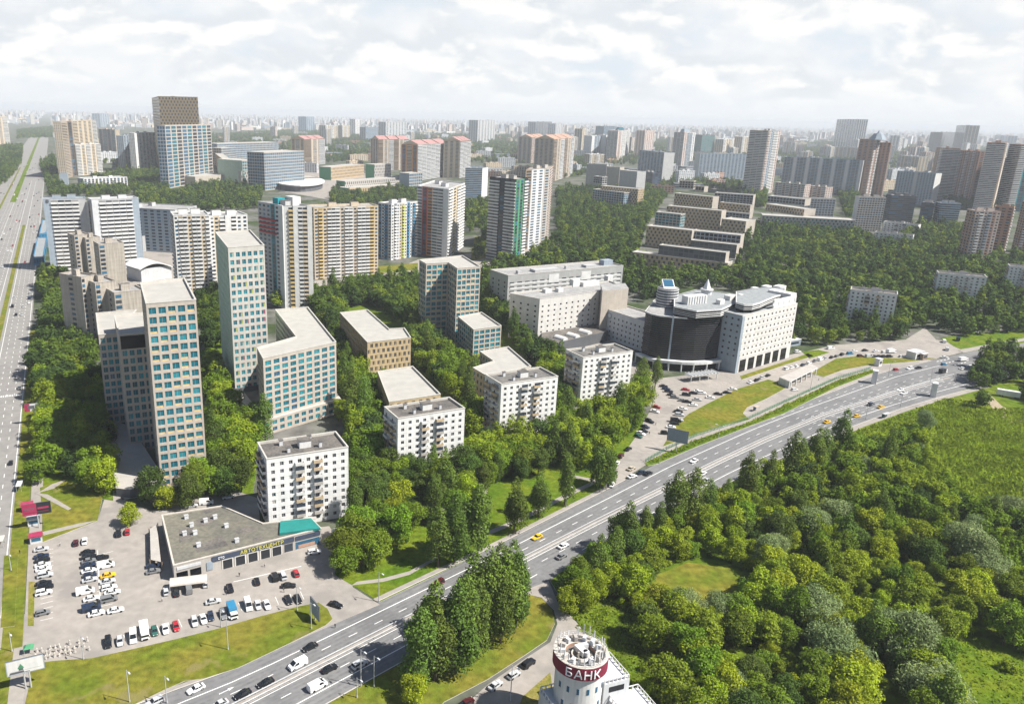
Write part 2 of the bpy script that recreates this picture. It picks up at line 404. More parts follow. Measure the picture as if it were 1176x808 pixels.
# one sheet to the horizon
mb.face([(-R0, -300, 0), (R0, -300, 0), (R0, R0, 0), (-R0, R0, 0)], 'city_ground'); struct(mb, 'ground')
O1 = G(300, 796.5); D1 = Vector((.75127, .65999)).normalized(); N1 = Vector((-D1.y, D1.x))
def interp(tab, s):
    for (a, b), (c, d) in zip(tab, tab[1:]):
        if s <= c: return b + (d - b) * max(0, (s - a)) / (c - a)
    return tab[-1][1]
HU = [(-160, 17), (-25, 16.2), (0, 12.3), (100, 12.2), (160, 13.9), (200, 15.6), (276, 13.7), (360, 7.7), (419, 4.0), (474, -7.0), (508, -13.5), (575, -30), (720, -66)]
HM = [(-160, 0), (0, 0), (65, 0), (134, .6), (220, 0), (262, -1), (317, -4.6), (386, -14.6), (442, -24.5), (575, -48), (720, -84)]
HL = [(-160, -13.6), (11, -13.1), (84, -12.6), (130, -12.4), (220, -13.4), (315, -19.9), (361, -25.8), (403, -33.5), (442, -42), (575, -66), (720, -102)]
def H(s, t, z=0.0):
    p = O1 + D1 * s + N1 * t; return (p.x, p.y, z)
def hway(s, f):  # f: +1 north-west kerb, 0 median, -1 south-east kerb
    m = interp(HM, s); return H(s, m + (interp(HU, s) - m) * f if f >= 0 else m + (m - interp(HL, s)) * f)
SS = list(range(-160, 721, 12))
mb = MB()
for a, b in zip(SS, SS[1:]):
    for f0, f1 in ((0, 1), (-1, 0)):
        p = [hway(a, f0), hway(b, f0), hway(b, f1), hway(a, f1)]; mb.face([(x, y, .06) for x, y, _ in p], 'asphalt')
struct(mb, 'highway')
def strip(mb, fn, a, b, w, z, m, step=12):
    s = a
    while s < b - .01:
        e = min(s + step, b); p = Vector(fn(s)[:2]); q = Vector(fn(e)[:2]); t = (q - p).normalized(); n = Vector((-t.y, t.x)) * w / 2
        mb.face([(p.x - n.x, p.y - n.y, z), (q.x - n.x, q.y - n.y, z), (q.x + n.x, q.y + n.y, z), (p.x + n.x, p.y + n.y, z)], m); s = e
def dashes(mb, fn, a, b, w, z, on=3.0, gap=6.0, m='paint'):
    s = a
    while s < b: strip(mb, fn, s, min(s + on, b), w, z, m); s += on + gap
mk = MB()
strip(mk, lambda s: hway(s, .66), -160, 470, .28, .075, 'paint'); strip(mk, lambda s: hway(s, -.66), -160, 95, .28, .075, 'paint'); strip(mk, lambda s: hway(s, -.66), 118, 440, .28, .075, 'paint')
dashes(mk, lambda s: hway(s, .36), -150, 460, .22, .075); dashes(mk, lambda s: hway(s, -.34), -150, 430, .22, .075)
dashes(mk, lambda s: hway(s, .80), 290, 460, .2, .075); dashes(mk, lambda s: hway(s, -.50), 300, 440, .2, .075); dashes(mk, lambda s: hway(s, -.18), 300, 440, .2, .075)
dashes(mk, lambda s: hway(s, .18), 300, 450, .2, .075)
strip(mk, lambda s: hway(s, .10), -160, 450, .2, .075, 'paint'); strip(mk, lambda s: hway(s, -.10), -160, 430, .2, .075, 'paint')
for s in (470, 474, 478, 482): # crossing bars
    for f in range(-9, 10, 2): strip(mk, lambda q, f=f: hway(q, f / 10), s, s + 2.2, .6, .078, 'paint')
def arrow(s, f, mbk):
    c = Vector(hway(s, f)[:2]); 
    def w(a, b): p = c + D1 * a + N1 * b; return (p.x, p.y, .077)
    mbk.face([w(-2.2, -.12), w(.4, -.12), w(.4, .12), w(-2.2, .12)], 'paint'); mbk.face([w(.4, -.45), w(2.0, 0), w(.4, .45)], 'paint')
wr = MB()
for f in (.18, .30, .43, .54, .75, .90, -.17, -.28, -.42, -.54, -.75, -.88):
    strip(wr, lambda s, f=f: hway(s, f), -160, 470, .75, .068, 'asphalt_worn')
struct(wr, 'road_wear')
arrow(-6, .5, mk); arrow(112, -.8, mk)
struct(mk, 'road_markings')
mb = MB(); strip(mb, lambda s: hway(s, 0), -160, 440, 1.9, .12, 'pavement'); struct(mb, 'median_strip')
# kerbs and the pavements along the highway
for nm, f, a, b, off, w, m in (('kerb', 1, -160, 20, .2, .35, 'kerb'), ('kerb', 1, 46, 175, .2, .35, 'kerb'), ('kerb', 1, 198, 470, .2, .35, 'kerb'), ('kerb', -1, -160, 80, -.2, .35, 'kerb'), ('kerb', -1, 132, 440, -.2, .35, 'kerb'),
        ('pavement', 1, 46, 176, 1.2, 1.6, 'pavement'), ('pavement', 1, 196, 470, 2.4, 4.0, 'pavement'), ('pavement', 1, -30, 22, 1.0, 1.2, 'pavement'), ('pavement', -1, 280, 440, -2.0, 3.2, 'pavement')):
    mb = MB(); zz = .16 if nm == 'kerb' else .15
    def fn(s, f=f, off=off):
        p = hway(s, f); q = Vector(p[:2]) + N1 * off; return (q.x, q.y)
    strip(mb, fn, a, b, w, zz, m); struct(mb, nm)
# the avenue at the left
O2 = Vector((-132, 216)); D2 = Vector((-2154, 4593)).normalized(); N2 = Vector((-D2.y, D2.x))
def AV(s, t): p = O2 + D2 * s + N2 * t; return (p.x, p.y, 0)
mb = MB(); strip(mb, lambda s: AV(s, 40), -220, 5400, 82, .045, 'avenue_asphalt', 300); struct(mb, 'avenue')
mk = MB()
for t in (4, 7.5, 11): dashes(mk, lambda s, t=t: AV(s, t), -120, 900, .22, .06, 3.5, 6.5)
for t in (.2, 14.2, 22, 38): strip(mk, lambda s, t=t: AV(s, t), -200, 1500, .25, .06, 'paint', 100)
for t in (25, 29, 33, 41, 45): dashes(mk, lambda s, t=t: AV(s, t), 100, 1300, .25, .06, 4, 8)
for t in range(1, 14): strip(mk, lambda s, t=t: AV(s, t), 170, 172.2, .5, .06, 'paint')
struct(mk, 'avenue_markings')
mb = MB(); strip(mb, lambda s: AV(s, 17.5), 120, 830, 3.2, .14, 'lawn', 60); strip(mb, lambda s: AV(s, 17.5), 40, 112, 3.2, .14, 'lawn', 60); strip(mb, lambda s: AV(s, 40), 1100, 4000, 8, .14, 'lawn_lush', 200); strip(mb, lambda s: AV(s, 54), 700, 1900, 3, .14, 'lawn', 200)
struct(mb, 'avenue_verge')
mb = MB(); strip(mb, lambda s: AV(s, -3.2), -60, 300, 5.2, .13, 'lawn', 60); struct(mb, 'roadside_lawn')
mb = MB(); strip(mb, lambda s: AV(s, -8), -90, 300, 4.0, .15, 'pavement', 60); struct(mb, 'avenue_pavement')
# car park and lawns by it
slab('car_park', [(34, 618), (84, 605), (112, 598), (124, 560), (150, 578), (176, 588), (262, 560), (296, 572), (300, 612), (378, 604), (402, 640), (405, 674), (436, 694), (384, 716), (330, 740), (200, 742), (105, 760), (30, 760), (-14, 782), (-14, 712), (34, 704)], 'pavement', .1)
slab('grass_bank', [(24, 830), (33, 790), (36, 763.5), (60, 759), (105, 756), (152, 745.5), (200, 734.5), (250, 722), (300, 707.5), (345, 696), (366, 692), (376, 699), (382, 711), (374, 718), (337, 736.5), (290, 759), (273, 767), (235, 779), (212, 782), (188, 792.5), (150, 811), (120, 830)], 'lawn', .2)
slab('grass_corner', [(-20, 748), (16, 745), (12, 800), (6, 830), (-20, 830)], 'lawn', .2)
slab('grass_strip', [(5, 638), (21, 637), (17, 719), (1, 721)], 'lawn', .22)
slab('grass_edge', [(33, 668), (40, 668), (39, 719), (32, 719)], 'dry_lawn', .2)
slab('footpath', [(16, 745), (33, 741), (24, 830), (6, 830)], 'path', .24)
slab('park_lawn', [(46, 560), (70, 552), (120, 560), (112, 598), (48, 623), (49, 600)], 'lawn', .2)
for i, p in enumerate(([(40, 566), (55, 568), (82, 584), (78, 586)], [(44, 566), (60, 556), (76, 551), (62, 561)], [(49, 611), (92, 601), (110, 598), (94, 604), (50, 615)])): slab('footpath', p, 'path', .26)
slab('tree_lawn', [(26, 465), (60, 380), (100, 380), (128, 500), (130, 575), (46, 562), (22, 560)], 'lawn_lush', .12)
slab('park_ground', [(384, 660), (400, 600), (430, 560), (440, 490), (540, 470), (560, 440), (640, 440), (660, 470), (742, 440), (738, 490), (700, 545), (694, 562), (649, 585), (593, 612), (530, 646), (470, 675), (436, 691), (408, 674)], 'lawn_lush', .14)
slab('footpath', [(404, 672), (410, 668), (440, 664), (470, 656), (500, 640), (500, 643), (470, 660), (440, 668)], 'path', .2)
slab('footpath', [(560, 610), (600, 593), (640, 572), (690, 548), (692, 551), (640, 577), (600, 598), (562, 614)], 'path', .2)
slab('footpath', [(655, 545), (690, 552), (690, 555), (655, 548)], 'path', .24)
slab('courtyard_path', [(395, 600), (480, 590), (560, 560), (560, 566), (480, 597), (395, 606)], 'path', .2)
# bank side
slab('bank_lawn', [(340, 850), (377, 808), (400, 795.5), (439, 774), (475, 755), (585, 695), (604, 682), (622, 687), (634, 700), (637, 716), (628, 735), (600, 754), (560, 780), (510, 806), (490, 830)], 'lawn', .2)
slab('bank_road', [(596, 680), (630, 667), (640, 690), (660, 712), (700, 760), (690, 830), (510, 830), (560, 786), (600, 758), (632, 737), (640, 716), (636, 700), (622, 686)], 'pavement', .09)
slab('bank_lawn', [(590, 830), (600, 800), (632, 772), (640, 830)], 'dry_lawn', .2)
slab('wild_ground', [(632, 667), (674, 632), (760, 588), (860, 545), (982, 490), (1036, 470), (1085, 455), (1130, 440), (1240, 425), (1300, 830), (700, 830), (700, 760), (662, 712), (646, 690)], 'meadow', .12)
slab('clearing', [(744, 664), (790, 646), (838, 652), (858, 680), (790, 706), (736, 696)], 'lawn', .18)
slab('meadow', [(1060, 500), (1110, 470), (1190, 470), (1230, 560), (1180, 600), (1080, 570)], 'lawn_lush', .17)
slab('meadow', [(1070, 735), (1130, 740), (1200, 770), (1200, 840), (1090, 840)], 'lawn_lush', .17)
slab('dirt_track', [(1126, 453), (1136, 452), (1150, 466), (1176, 480), (1240, 500), (1240, 530), (1176, 497), (1146, 476)], 'dirt', .2)
# east side lots and lawns
slab('east_car_park', [(697, 561), (716, 520), (748, 470), (736, 445), (728, 424), (760, 434), (845, 424), (905, 408), (960, 396), (1040, 390), (1062, 376), (1075, 390), (1110, 396), (1107, 404), (1077, 411), (1014, 424), (960, 443), (861, 483), (800, 508), (744, 532)], 'pavement', .1)
slab('east_lawn', [(761, 513), (768, 502), (776, 489), (790, 476), (812, 464), (846, 447), (882, 436), (896, 440), (902, 446), (880, 458), (858, 468), (853, 475), (861, 482), (838, 487), (800, 499)], 'lawn', .25)
slab('east_lawn', [(932, 429), (944, 421), (960, 412), (985, 409), (1008, 411), (1044, 412), (1056, 410), (1076, 412), (1040, 416), (1000, 419), (968, 425), (946, 433)], 'lawn', .25)
slab('hedge_strip', [(740, 532), (768, 519), (800, 505), (858, 486), (900, 466), (960, 438), (1000, 425), (1004, 428), (960, 445), (900, 475), (862, 489), (800, 513), (754, 533), (744, 535)], 'lawn_lush', .25)
slab('verge', [(850, 432), (905, 414), (928, 406), (934, 409), (905, 418), (852, 436)], 'lawn', .25)
slab('verge', [(921, 404), (940, 402), (953, 405), (930, 412)], 'lawn_lush', .25)
slab('park_lawn', [(1080, 388), (1110, 384), (1190, 378), (1190, 392), (1110, 404), (1096, 398)], 'lawn_lush', .25)
slab('footpath', [(1100, 402), (1190, 386), (1190, 389), (1106, 405)], 'path', .3)
slab('park_ground', [(338, 350), (480, 322), (610, 300), (606, 378), (600, 420), (560, 440), (440, 480), (396, 560), (404, 480), (380, 400)], 'lawn_lush', .06)
slab('park_ground', [(226, 345), (258, 345), (270, 420), (300, 512), (290, 568), (240, 560), (244, 480), (236, 405)], 'lawn_lush', .06)
# courtyards among the towers
slab('courtyard', [(345, 345), (362, 322), (434, 318), (480, 298), (530, 292), (604, 284), (640, 276), (640, 290), (604, 302), (560, 310), (480, 318), (440, 330), (370, 352)], 'pavement', .08)
slab('courtyard_lawn', [(432, 306), (480, 302), (480, 310), (436, 314)], 'lawn', .2)
slab('courtyard_lawn', [(545, 272), (600, 268), (560, 296), (540, 300)], 'lawn', .2)
slab('courtyard_lawn', [(360, 330), (380, 327), (384, 345), (362, 348)], 'lawn', .2)
slab('courtyard_lawn', [(236, 380), (262, 372), (264, 388), (238, 394)], 'lawn', .2)
slab('plaza', [(128, 500), (190, 548), (200, 562), (140, 574), (124, 540)], 'warm_grey', .1)
slab('plaza', [(258, 440), (280, 450), (312, 490), (300, 508), (280, 490)], 'warm_grey', .1)
slab('plaza', [(386, 402), (424, 440), (436, 436), (440, 450), (414, 440)], 'warm_grey', .1)
slab('plaza', [(478, 388), (545, 420), (530, 424), (492, 410)], 'warm_grey', .1)
slab('service_yard', [(585, 368), (600, 396), (622, 402), (700, 384), (736, 424), (728, 436), (640, 412), (600, 416)], 'pavement', .08)
slab('courtyard', [(60, 310), (200, 280), (222, 340), (190, 345), (90, 330)], 'pavement', .08)
slab('campus_ground', [(245, 205), (380, 230), (480, 205), (380, 195), (300, 190)], 'pavement', .08)
# ------------------------------------------------------------------ new towers, white blocks, institute, glass building
T4 = [('glass_teal', 5), ('glass_teal_light', 3), ('glass_blue', 1)]
TY = [('glass_teal', 5), ('glass_teal', 'yellow', 4), ('glass_teal_light', 'yellow', 2), ('glass_teal_light', 2)]
TB = [('glass_teal', 4), ('glass_teal_light', 3), ('glass_teal', '_lime', 1.2), ('glass_teal', '_magenta', .9), ('glass_teal_light', '_mint', 1.5)]
HC = [('glass_grey', '_yellow', 2), ('glass_grey', '_tan', 2), ('glass_grey', 2)]
sA = dict(wall='sand', cw=3.6, nc=5, nr=20, fh=3.6, ww=.76, wh=.68, wins=TY, base=.4, top=1.3)
sAl = dict(sA, nc=3, ww=.72); sAs = dict(sA, wall='sand', nc=8)
r = near('tower_block', 'tallest beige tower with teal and yellow windows, front wing of the three-part cluster', 'tower', GG([(167.4, 348), (225, 343.5), (212, 318.7), (161, 324)], 73.5))
# the three wings are one building
pA1 = ccw(GG([(167.4, 348), (225, 343.5), (212, 318.7), (161, 324)], 73.5))
pA2 = ccw(GG([(136.5, 384), (171, 381), (167, 358), (131, 362)], 52)); pA3 = ccw(GG([(113, 384), (136, 382), (157, 355), (110, 359)], 45.5))
r['label'] = 'beige tower cluster of three stepped wings with teal windows and yellow panels, nearest the avenue'
sA2 = dict(sA, nc=4, nr=13, wins=T4, top=6.5, ww=.72); sA3 = dict(sA, nc=3, nr=13, wins=T4)
solid(r, [(pA1, 0, 73.5, sA, 'roof_pale'), (pA2, 0, 52, sA2, 'roof_pale'), (pA3, 0, 45.5, sA3, 'roof_pale')], 100, 'sand')
b = MB(); e = (pA2[1] - pA2[0]); t = e.normalized(); n_ = Vector((t.y, -t.x))
q0, q1 = pA2[0] + n_ * .12 + t * .4, pA2[1] + n_ * .12 - t * .4
b.face([(q0.x, q0.y, 45.6), (q1.x, q1.y, 45.6), (q1.x, q1.y, 51.2), (q0.x, q0.y, 51.2)], 'glass_dark'); b.build('dark_band', r)  # plain dark strip across the top of the middle wing's front
b = MB(); b.prism(ccw(GG([(126, 492), (150, 496), (192, 562), (150, 572), (134, 570)])), .1, 3.6, 'dark_grey', top='warm_grey'); b.build('podium', r)
# B
sB = dict(wall='pale_sand', nc=6, nr=19, ww=.64, wh=.6, wins=TB, cw=3, fh=3.8, base=1, top=2.0)
pB = ccw(GG([(261.7, 284), (303.5, 281), (287, 263.4), (247, 266)], 76))
r = near('tower_block', 'slender pale tower with scattered teal, pink and lime windows', 'tower', pB)
sBs = dict(sB, wall='mint', nc=10, ww=.3, wins=[('mint', 3), ('glass_teal', 1), ('glass_green', 1)])
i0 = max(range(4), key=lambda i: facing(pB[i], pB[(i + 1) % 4]))
solid(r, [(pB, 0, 76, [sB if i == i0 else sBs for i in range(4)], 'roof_pale')], 100, 'pale_sand')
b = MB(); b.prism(inset(pB, -1.2), .1, 2.6, 'dark_grey'); b.build('podium', r)
# C
sC = dict(wall='sand', nc=9, nr=10, cw=4, fh=3.5, ww=.68, wh=.68, wins=T4, base=4.5, top=1.3); sCs = dict(sC, nc=0, cw=3.6)
pC = ccw(GG([(302, 411), (386, 392), (353.6, 352), (316, 355), (340, 386), (295, 398.6)], 36))
r = near('apartment_block', 'L-shaped beige block with a grid of teal windows and wide plinth', 'apartment block', pC)
solid(r, [(pC, 0, 36, [sC if (pC[(i + 1) % 6] - pC[i]).length > 38 and facing(pC[i], pC[(i + 1) % 6]) > .3 else sCs for i in range(6)], 'roof_pale')], 100, 'sand')
b = MB(); a_, b_, c_ = G(303, 470, 7.5), G(398, 449, 7.5), G(405, 462, 7.5)
pl = inset(pC, -1.8); b.prism(pl, .1, 7.2, 'sand', top='pale_sand'); b.build('podium', r)
ops = []; mbx = MB()
for i in range(6):
    if facing(pl[i], pl[(i + 1) % 6]) > 0:
        a2, b2 = pl[i], pl[(i + 1) % 6]; tt = (b2 - a2).normalized(); nn = Vector((tt.y, -tt.x)) * .32
        facade(mbx, ops, a2 + nn, b2 + nn, .1, 7.2, dict(wall='sand', cw=4.2, fh=3.2, ww=.6, wh=.6, wins=T4, base=.5, top=.3))
mbx.build('plinth_wall', r); place_windows(r, ops, 30, 'sand')
# D brown honeycomb
sD = dict(wall='tan', nc=9, nr=6, cw=2.9, fh=3.4, ww=.55, wh=.66, stag=1, wins=HC, base=.8, top=.8, reveal='yellow')
pD = ccw(GG([(422, 392.6), (472, 387), (464.5, 376), (447, 377), (422, 355), (390.3, 358.5)], 21.7))
r = near('office_block', 'low brown block with staggered windows and notched pale roof', 'office block', pD)
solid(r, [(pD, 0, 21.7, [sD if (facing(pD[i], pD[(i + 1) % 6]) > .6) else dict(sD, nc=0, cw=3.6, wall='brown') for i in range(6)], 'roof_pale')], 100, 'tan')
# E, G low pale roofed
pE = ccw(GG([(447, 461), (506, 452), (474, 420), (433.7, 426)], 17)); sE = dict(wall='tan', cw=3.4, fh=3.4, ww=.5, wh=.6, stag=1, wins=HC, base=.8, top=.8)
r = near('office_block', 'low block with plain pale roof tucked behind a white nine-storey block', 'office block', pE); solid(r, [(pE, 0, 17, sE, 'roof_pale')], 100, 'tan')
pGb = ccw(GG([(559, 431), (610, 420), (584, 397.5), (551, 403), (567, 414), (543, 421.6)], 19)); sG = dict(wall='cream', cw=3.4, fh=3.4, ww=.45, wh=.55, wins=T4, base=.8, top=.9)
r = near('office_block', 'low cream block with pale L-shaped roof and teal windows', 'office block', pGb); solid(r, [(pGb, 0, 19, sG, 'roof_pale')], 100, 'sand')
# F
sF = dict(wall='sand', cw=3.6, nr=14, fh=3.5, ww=.78, wh=.74, wins=TY, base=.6, top=1.0); sFg = dict(sF, wins=[('glass_green', 3), ('glass_teal', 2), ('glass_teal', 'yellow', 1)])
pF = ccw(GG([(489.4, 302.5), (515, 301), (525, 307.7), (552, 305.6), (531, 293), (481.6, 298)], 50)); pF2 = ccw(GG([(544, 378), (576, 373.6), (553, 358), (526, 363)], 22))
r = near('tower_block', 'beige angled tower of teal and yellow windows with a lower annex beside it', 'tower', pF)
solid(r, [(pF, 0, 50, sF, 'roof_pale'), (pF2, 0, 22, dict(sF, nr=7, wins=T4), 'roof_pale')], 100, 'sand')

# white nine-storey blocks
def white_block(L, R_, D, h, label, nfl=9, cap=100, bal=('tan', 'white', 'warm_grey'), rf='roof_tar', wallm='panel_white'):
    poly = rect(L, R_, D, h); r = near('apartment_block', label, 'apartment block', poly)
    wins = [('glass', 5), ('glass_dark', 3), ('glass_grey', 2), ('curtain', .6)]
    s = dict(wall=wallm, nc=9, nr=nfl, cw=3.2, fh=2.8, ww=.42, wh=.5, wins=wins, base=.9, top=1.2, mg=.5, rec=.22)
    sd = dict(s, nc=4, skip=(1, 3)) ; bk = dict(s, nc=9)
    solid(r, [(poly, 0, h, [s, sd, bk, sd], rf)], cap, 'white')
    def balc(p0, p1, uc, w, dep, fl):
        t = (p1 - p0).normalized(); n = Vector((t.y, -t.x)); fh = (h - 2.1) / nfl; z = .9 + fl * fh + .1
        c = p0 + t * uc; m = rnd.choice(bal); b = MB(); ang = math.atan2(t.y, t.x)
        cc = c + n * dep / 2; b.box((cc.x, cc.y, z - .12), (w, dep, .14), 'warm_grey', ang, bottom=True)
        ce = c + n * (dep - .05); b.box((ce.x, ce.y, z + .02), (w, .08, 1.0), m, ang)
        for sgn in (-1, 1):
            cs = c + t * sgn * (w / 2 - .05) + n * (dep / 2 - .05); b.box((cs.x, cs.y, z + .03), (.08, dep - .12, .98), m, ang)
        if rnd.random() < .4:
            cg = c + n * (dep - .09); b.box((cg.x, cg.y, z + 1.02), (w - .1, .05, 1.35), 'glass', ang)
        b.build('balcony', r)
    for fl in range(1, nfl):
        L0 = (poly[1] - poly[0]).length
        for u in (3.5, 5.5): balc(poly[0], poly[1], L0 * (u + .0) / 9 - L0 * .0, L0 / 9 * .98, 1.2, fl)
        W0 = (poly[0] - poly[3]).length
        for u in (.28, .72): balc(poly[3], poly[0], W0 * u, W0 * .3, 1.3, fl)
    t = (poly[1] - poly[0]).normalized(); n = Vector((-t.y, t.x)); ang = math.atan2(t.y, t.x)
    L0 = (poly[1] - poly[0]).length
    for u, v, sx, sy, sz in ((.52, .5, 4.2, 3.0, 2.2), (.3, .3, 1.0, 1.0, 1.5), (.26, .75, 1.2, 1.0, 1.6), (.7, .35, 1.0, 1.0, 1.6), (.62, .78, 1.2, 1.0, 1.5)):
        p = poly[0] + t * L0 * u + n * D * v; b = MB(); b.box((p.x, p.y, h - .9), (sx, sy, sz + .5), 'white' if sx > 2 else 'light_grey', ang)
        b.box((p.x, p.y, h - .4 + sz), (sx + .5, sy + .5, .15), 'roof_tar', ang, bottom=True); b.build('roof_hut' if sx > 2 else 'roof_vent', ROOF.get(r.name, r))
    b = MB(); p = poly[0] + t * L0 * .5 - n * 1.2; b.box((p.x, p.y, 2.6), (4, 2.2, .2), 'warm_grey', ang, bottom=True); b.build('porch', r)
    return r
white_block((306, 526.4), (400, 512.4), 15, 27.5, 'white nine-storey panel block standing right behind the car service centre')
white_block((457, 480), (534, 468), 14, 26.5, 'white nine-storey panel block in front of the low pale-roofed block')
white_block((576, 440.7), (641, 431.5), 15, 26.5, 'white nine-storey panel block joined to the low cream L-shaped roof', rf='roof_grey')
white_block((670, 410), (727, 402.5), 15, 26.5, 'white nine-storey panel block standing nearest the dark glass building', rf='roof_grey')
# white blocks deeper in the trees, bluish in the shade
for L, R_, D, h, lb in (((977, 332), (1031, 338), 13, 26.5, 'white nine-storey block alone in the woods beyond the white office slab'), ((1078, 313), (1134, 318), 13, 24, 'white block among trees between the lone woodland block and the cropped one'),
        ((1160, 305), (1205, 309), 13, 24, 'white block cropped by the edge of the view at the far end of the woods'), ((1005, 266), (1049, 270), 11, 15.5, 'small five-storey white block at the top of the woods'), ((1015, 254), (1055, 258), 11, 15.5, 'five-storey grey block partly hidden behind the small white one')):
    white_block(L, R_, D, h, lb, nfl=9 if h > 20 else 5, cap=0 if h < 20 else 60)

# car service centre
Z = 6.0
pP = ccw(GG([(197, 652), (372, 609), (362, 597), (301, 604), (262, 571), (185, 591)], Z))
pP = ccw(GG([(199, 648.5), (369, 606), (357, 594), (302, 600), (255, 580), (185.5, 590.5)], Z))
r = near('service_centre', 'flat-roofed car service centre with garage doors facing the car park', 'building', pP)
mb = MB()
for i in range(6):
    a, b_ = pP[i], pP[(i + 1) % 6]; mb.face([(a.x, a.y, 0), (b_.x, b_.y, 0), (b_.x, b_.y, Z), (a.x, a.y, Z)], 'warm_grey')
mb.build('wall', r); roof_on(r, pP, Z, 'roof_olive', .35, 'stone'); FOOT.append(pP)
k0 = max(range(6), key=lambda i: (pP[(i + 1) % 6] - pP[i]).length); fa, fb = pP[k0], pP[(k0 + 1) % 6]; ft = (fb - fa).normalized(); fn_ = Vector((ft.y, -ft.x)); FLn = (fb - fa).length; fang = math.atan2(ft.y, ft.x)
def onwall(mb, u0_, u1_, z0, z1, d, m, thick=None):
    a = fa + ft * (u0_ * FLn); b = fa + ft * (u1_ * FLn); c = (a + b) / 2 + fn_ * (d / 2 + .01); mb.box((c.x, c.y, z0), ((b - a).length, d, z1 - z0), m, fang, bottom=True)
for u in (.31, .395, .48, .565, .645):
    b = MB(); onwall(b, u, u + .062, .1, 3.3, .06, 'black'); onwall(b, u - .006, u, .1, 3.5, .16, 'frame'); onwall(b, u + .062, u + .068, .1, 3.5, .16, 'frame'); onwall(b, u - .006, u + .068, 3.3, 3.55, .17, 'frame'); b.build('garage_door', r)
for u in (.015, .10): 
    b = MB(); onwall(b, u, u + .07, .5, 3.0, .05, 'glass_dark'); b.build('shop_window', r)
b = MB(); onwall(b, .73, .79, .4, 3.2, .05, 'glass'); b.build('shop_window', r)
b = MB(); onwall(b, .81, .985, .5, 3.0, .05, 'glass_blue'); onwall(b, .83, .95, .6, 1.8, .08, 'brick'); b.build('shop_window', r)
b = MB(); onwall(b, .24, .80, 3.75, 5.4, .25, 'navy'); sg = b.build('sign_board', r)
b = MB(); onwall(b, .02, .17, 3.9, 4.9, .2, 'light_grey'); b.build('sign_board', r)
b = MB(); onwall(b, .205, .245, 1.2, 4.0, .22, 'blue_grey'); b.build('sign_board', r)
b = MB(); onwall(b, .81, .99, 3.75, 5.2, .25, 'navy'); b.build('sign_board', r)
def text(s, par, at, size, m, tdir, depth=.06, name='lettering', up=Vector((0, 0, 1)), sx=1.0):
    cu = bpy.data.curves.new('t', 'FONT'); cu.body = s; cu.size = size; cu.extrude = depth; cu.align_x = 'CENTER'; cu.align_y = 'CENTER'; cu.resolution_u = 2
    t = bpy.data.objects.new('t', cu); COL.objects.link(t); bpy.context.view_layer.update()
    me = bpy.data.meshes.new_from_object(t.evaluated_get(bpy.context.evaluated_depsgraph_get())); bpy.data.objects.remove(t); bpy.data.curves.remove(cu)
    me.materials.clear(); me.materials.append(MATS[m])
    o = bpy.data.objects.new(name, me); COL.objects.link(o)
    x = Vector((tdir[0], tdir[1], tdir[2] if len(tdir) > 2 else 0)).normalized(); zz = x.cross(up).normalized(); 
    R = Matrix((x * sx, up, zz)).transposed().to_4x4()
    q = par
    while '_o' not in q: q = q.parent
    o.parent = par; o.matrix_local = Matrix.Translation(Vector(at) - Vector(q['_o'])) @ R; return o
mat('sign_yellow', (.58, .52, .10), var=0); mat('sign_white', (.8, .8, .8), var=0); mat('sign_blue', (.05, .25, .5), var=0)
c = fa + ft * FLn * .575 + fn_ * .33; text('АВТОТЕХЦЕНТР', sg, (c.x, c.y, 4.55), 1.75, 'sign_yellow', (ft.x, ft.y), sx=1.05)
c = fa + ft * FLn * .30 + fn_ * .33; text('СТО', sg, (c.x, c.y, 4.5), 1.0, 'sign_white', (ft.x, ft.y))
b = MB(); q = ccw(GG([(321, 612), (368, 606), (357, 594.5), (322, 598)], Z + .5)); b.prism(q, Z - .2, Z + .55, 'teal_roof'); b.build('teal_roof', r)
for i, (x, y) in enumerate(((214, 594), (220, 603), (236, 598), (224, 612), (260, 604), (272, 621), (228, 626), (247, 594), (212, 613))):
    g = G(x, y, Z); b = MB(); b.box((g.x, g.y, Z - .35), (1.3, 1.0, 1.3), 'light_grey', fang); b.box((g.x, g.y, Z + .95), (1.5, 1.2, .1), 'grey', fang, bottom=True); b.build('roof_vent', ROOF.get(r.name, r))
for pts in (((205, 606), (222, 604), (218, 618), (206, 622)), ((268, 606), (290, 603), (296, 607), (274, 612)), ((232, 585), (250, 580), (254, 584), (236, 589)), ((224, 626), (255, 613), (262, 625), (238, 631), (226, 633)), ((222, 597), (246, 588), (250, 591), (240, 602), (226, 603)), ((290, 617), (300, 614), (303, 618), (291, 621))):
    b = MB(); b.face([(p.x, p.y, Z - .33) for p in ccw(GG(pts, Z))], 'roof_tar'); b.build('roof_patch', ROOF.get(r.name, r))
# open shed at its end
pS = ccw(GG([(172, 642), (186, 645), (181, 600), (171, 606)], 3)); r = near('lean_to_shed', 'cluttered lean-to yard against the end wall of the car service centre', 'shed', pS)
b = MB(); b.prism(inset(pS, .3), 2.6, 2.8, 'brown', top='warm_grey', bottom=True); b.build('canopy', r)
for p in pS: b = MB(); b.box((p.x, p.y, 0), (.25, .25, 2.9), 'brown'); b.build('post', r)
for i in range(6):
    p = pS[0].lerp(pS[2], .15 + .12 * i) ; b = MB(); b.box((p.x, p.y, .1), (1.6, 1.2, .8 + rnd.random()), rnd.choice(('tan', 'brown', 'cream', 'concrete')), rnd.random()); b.build('crate', r)
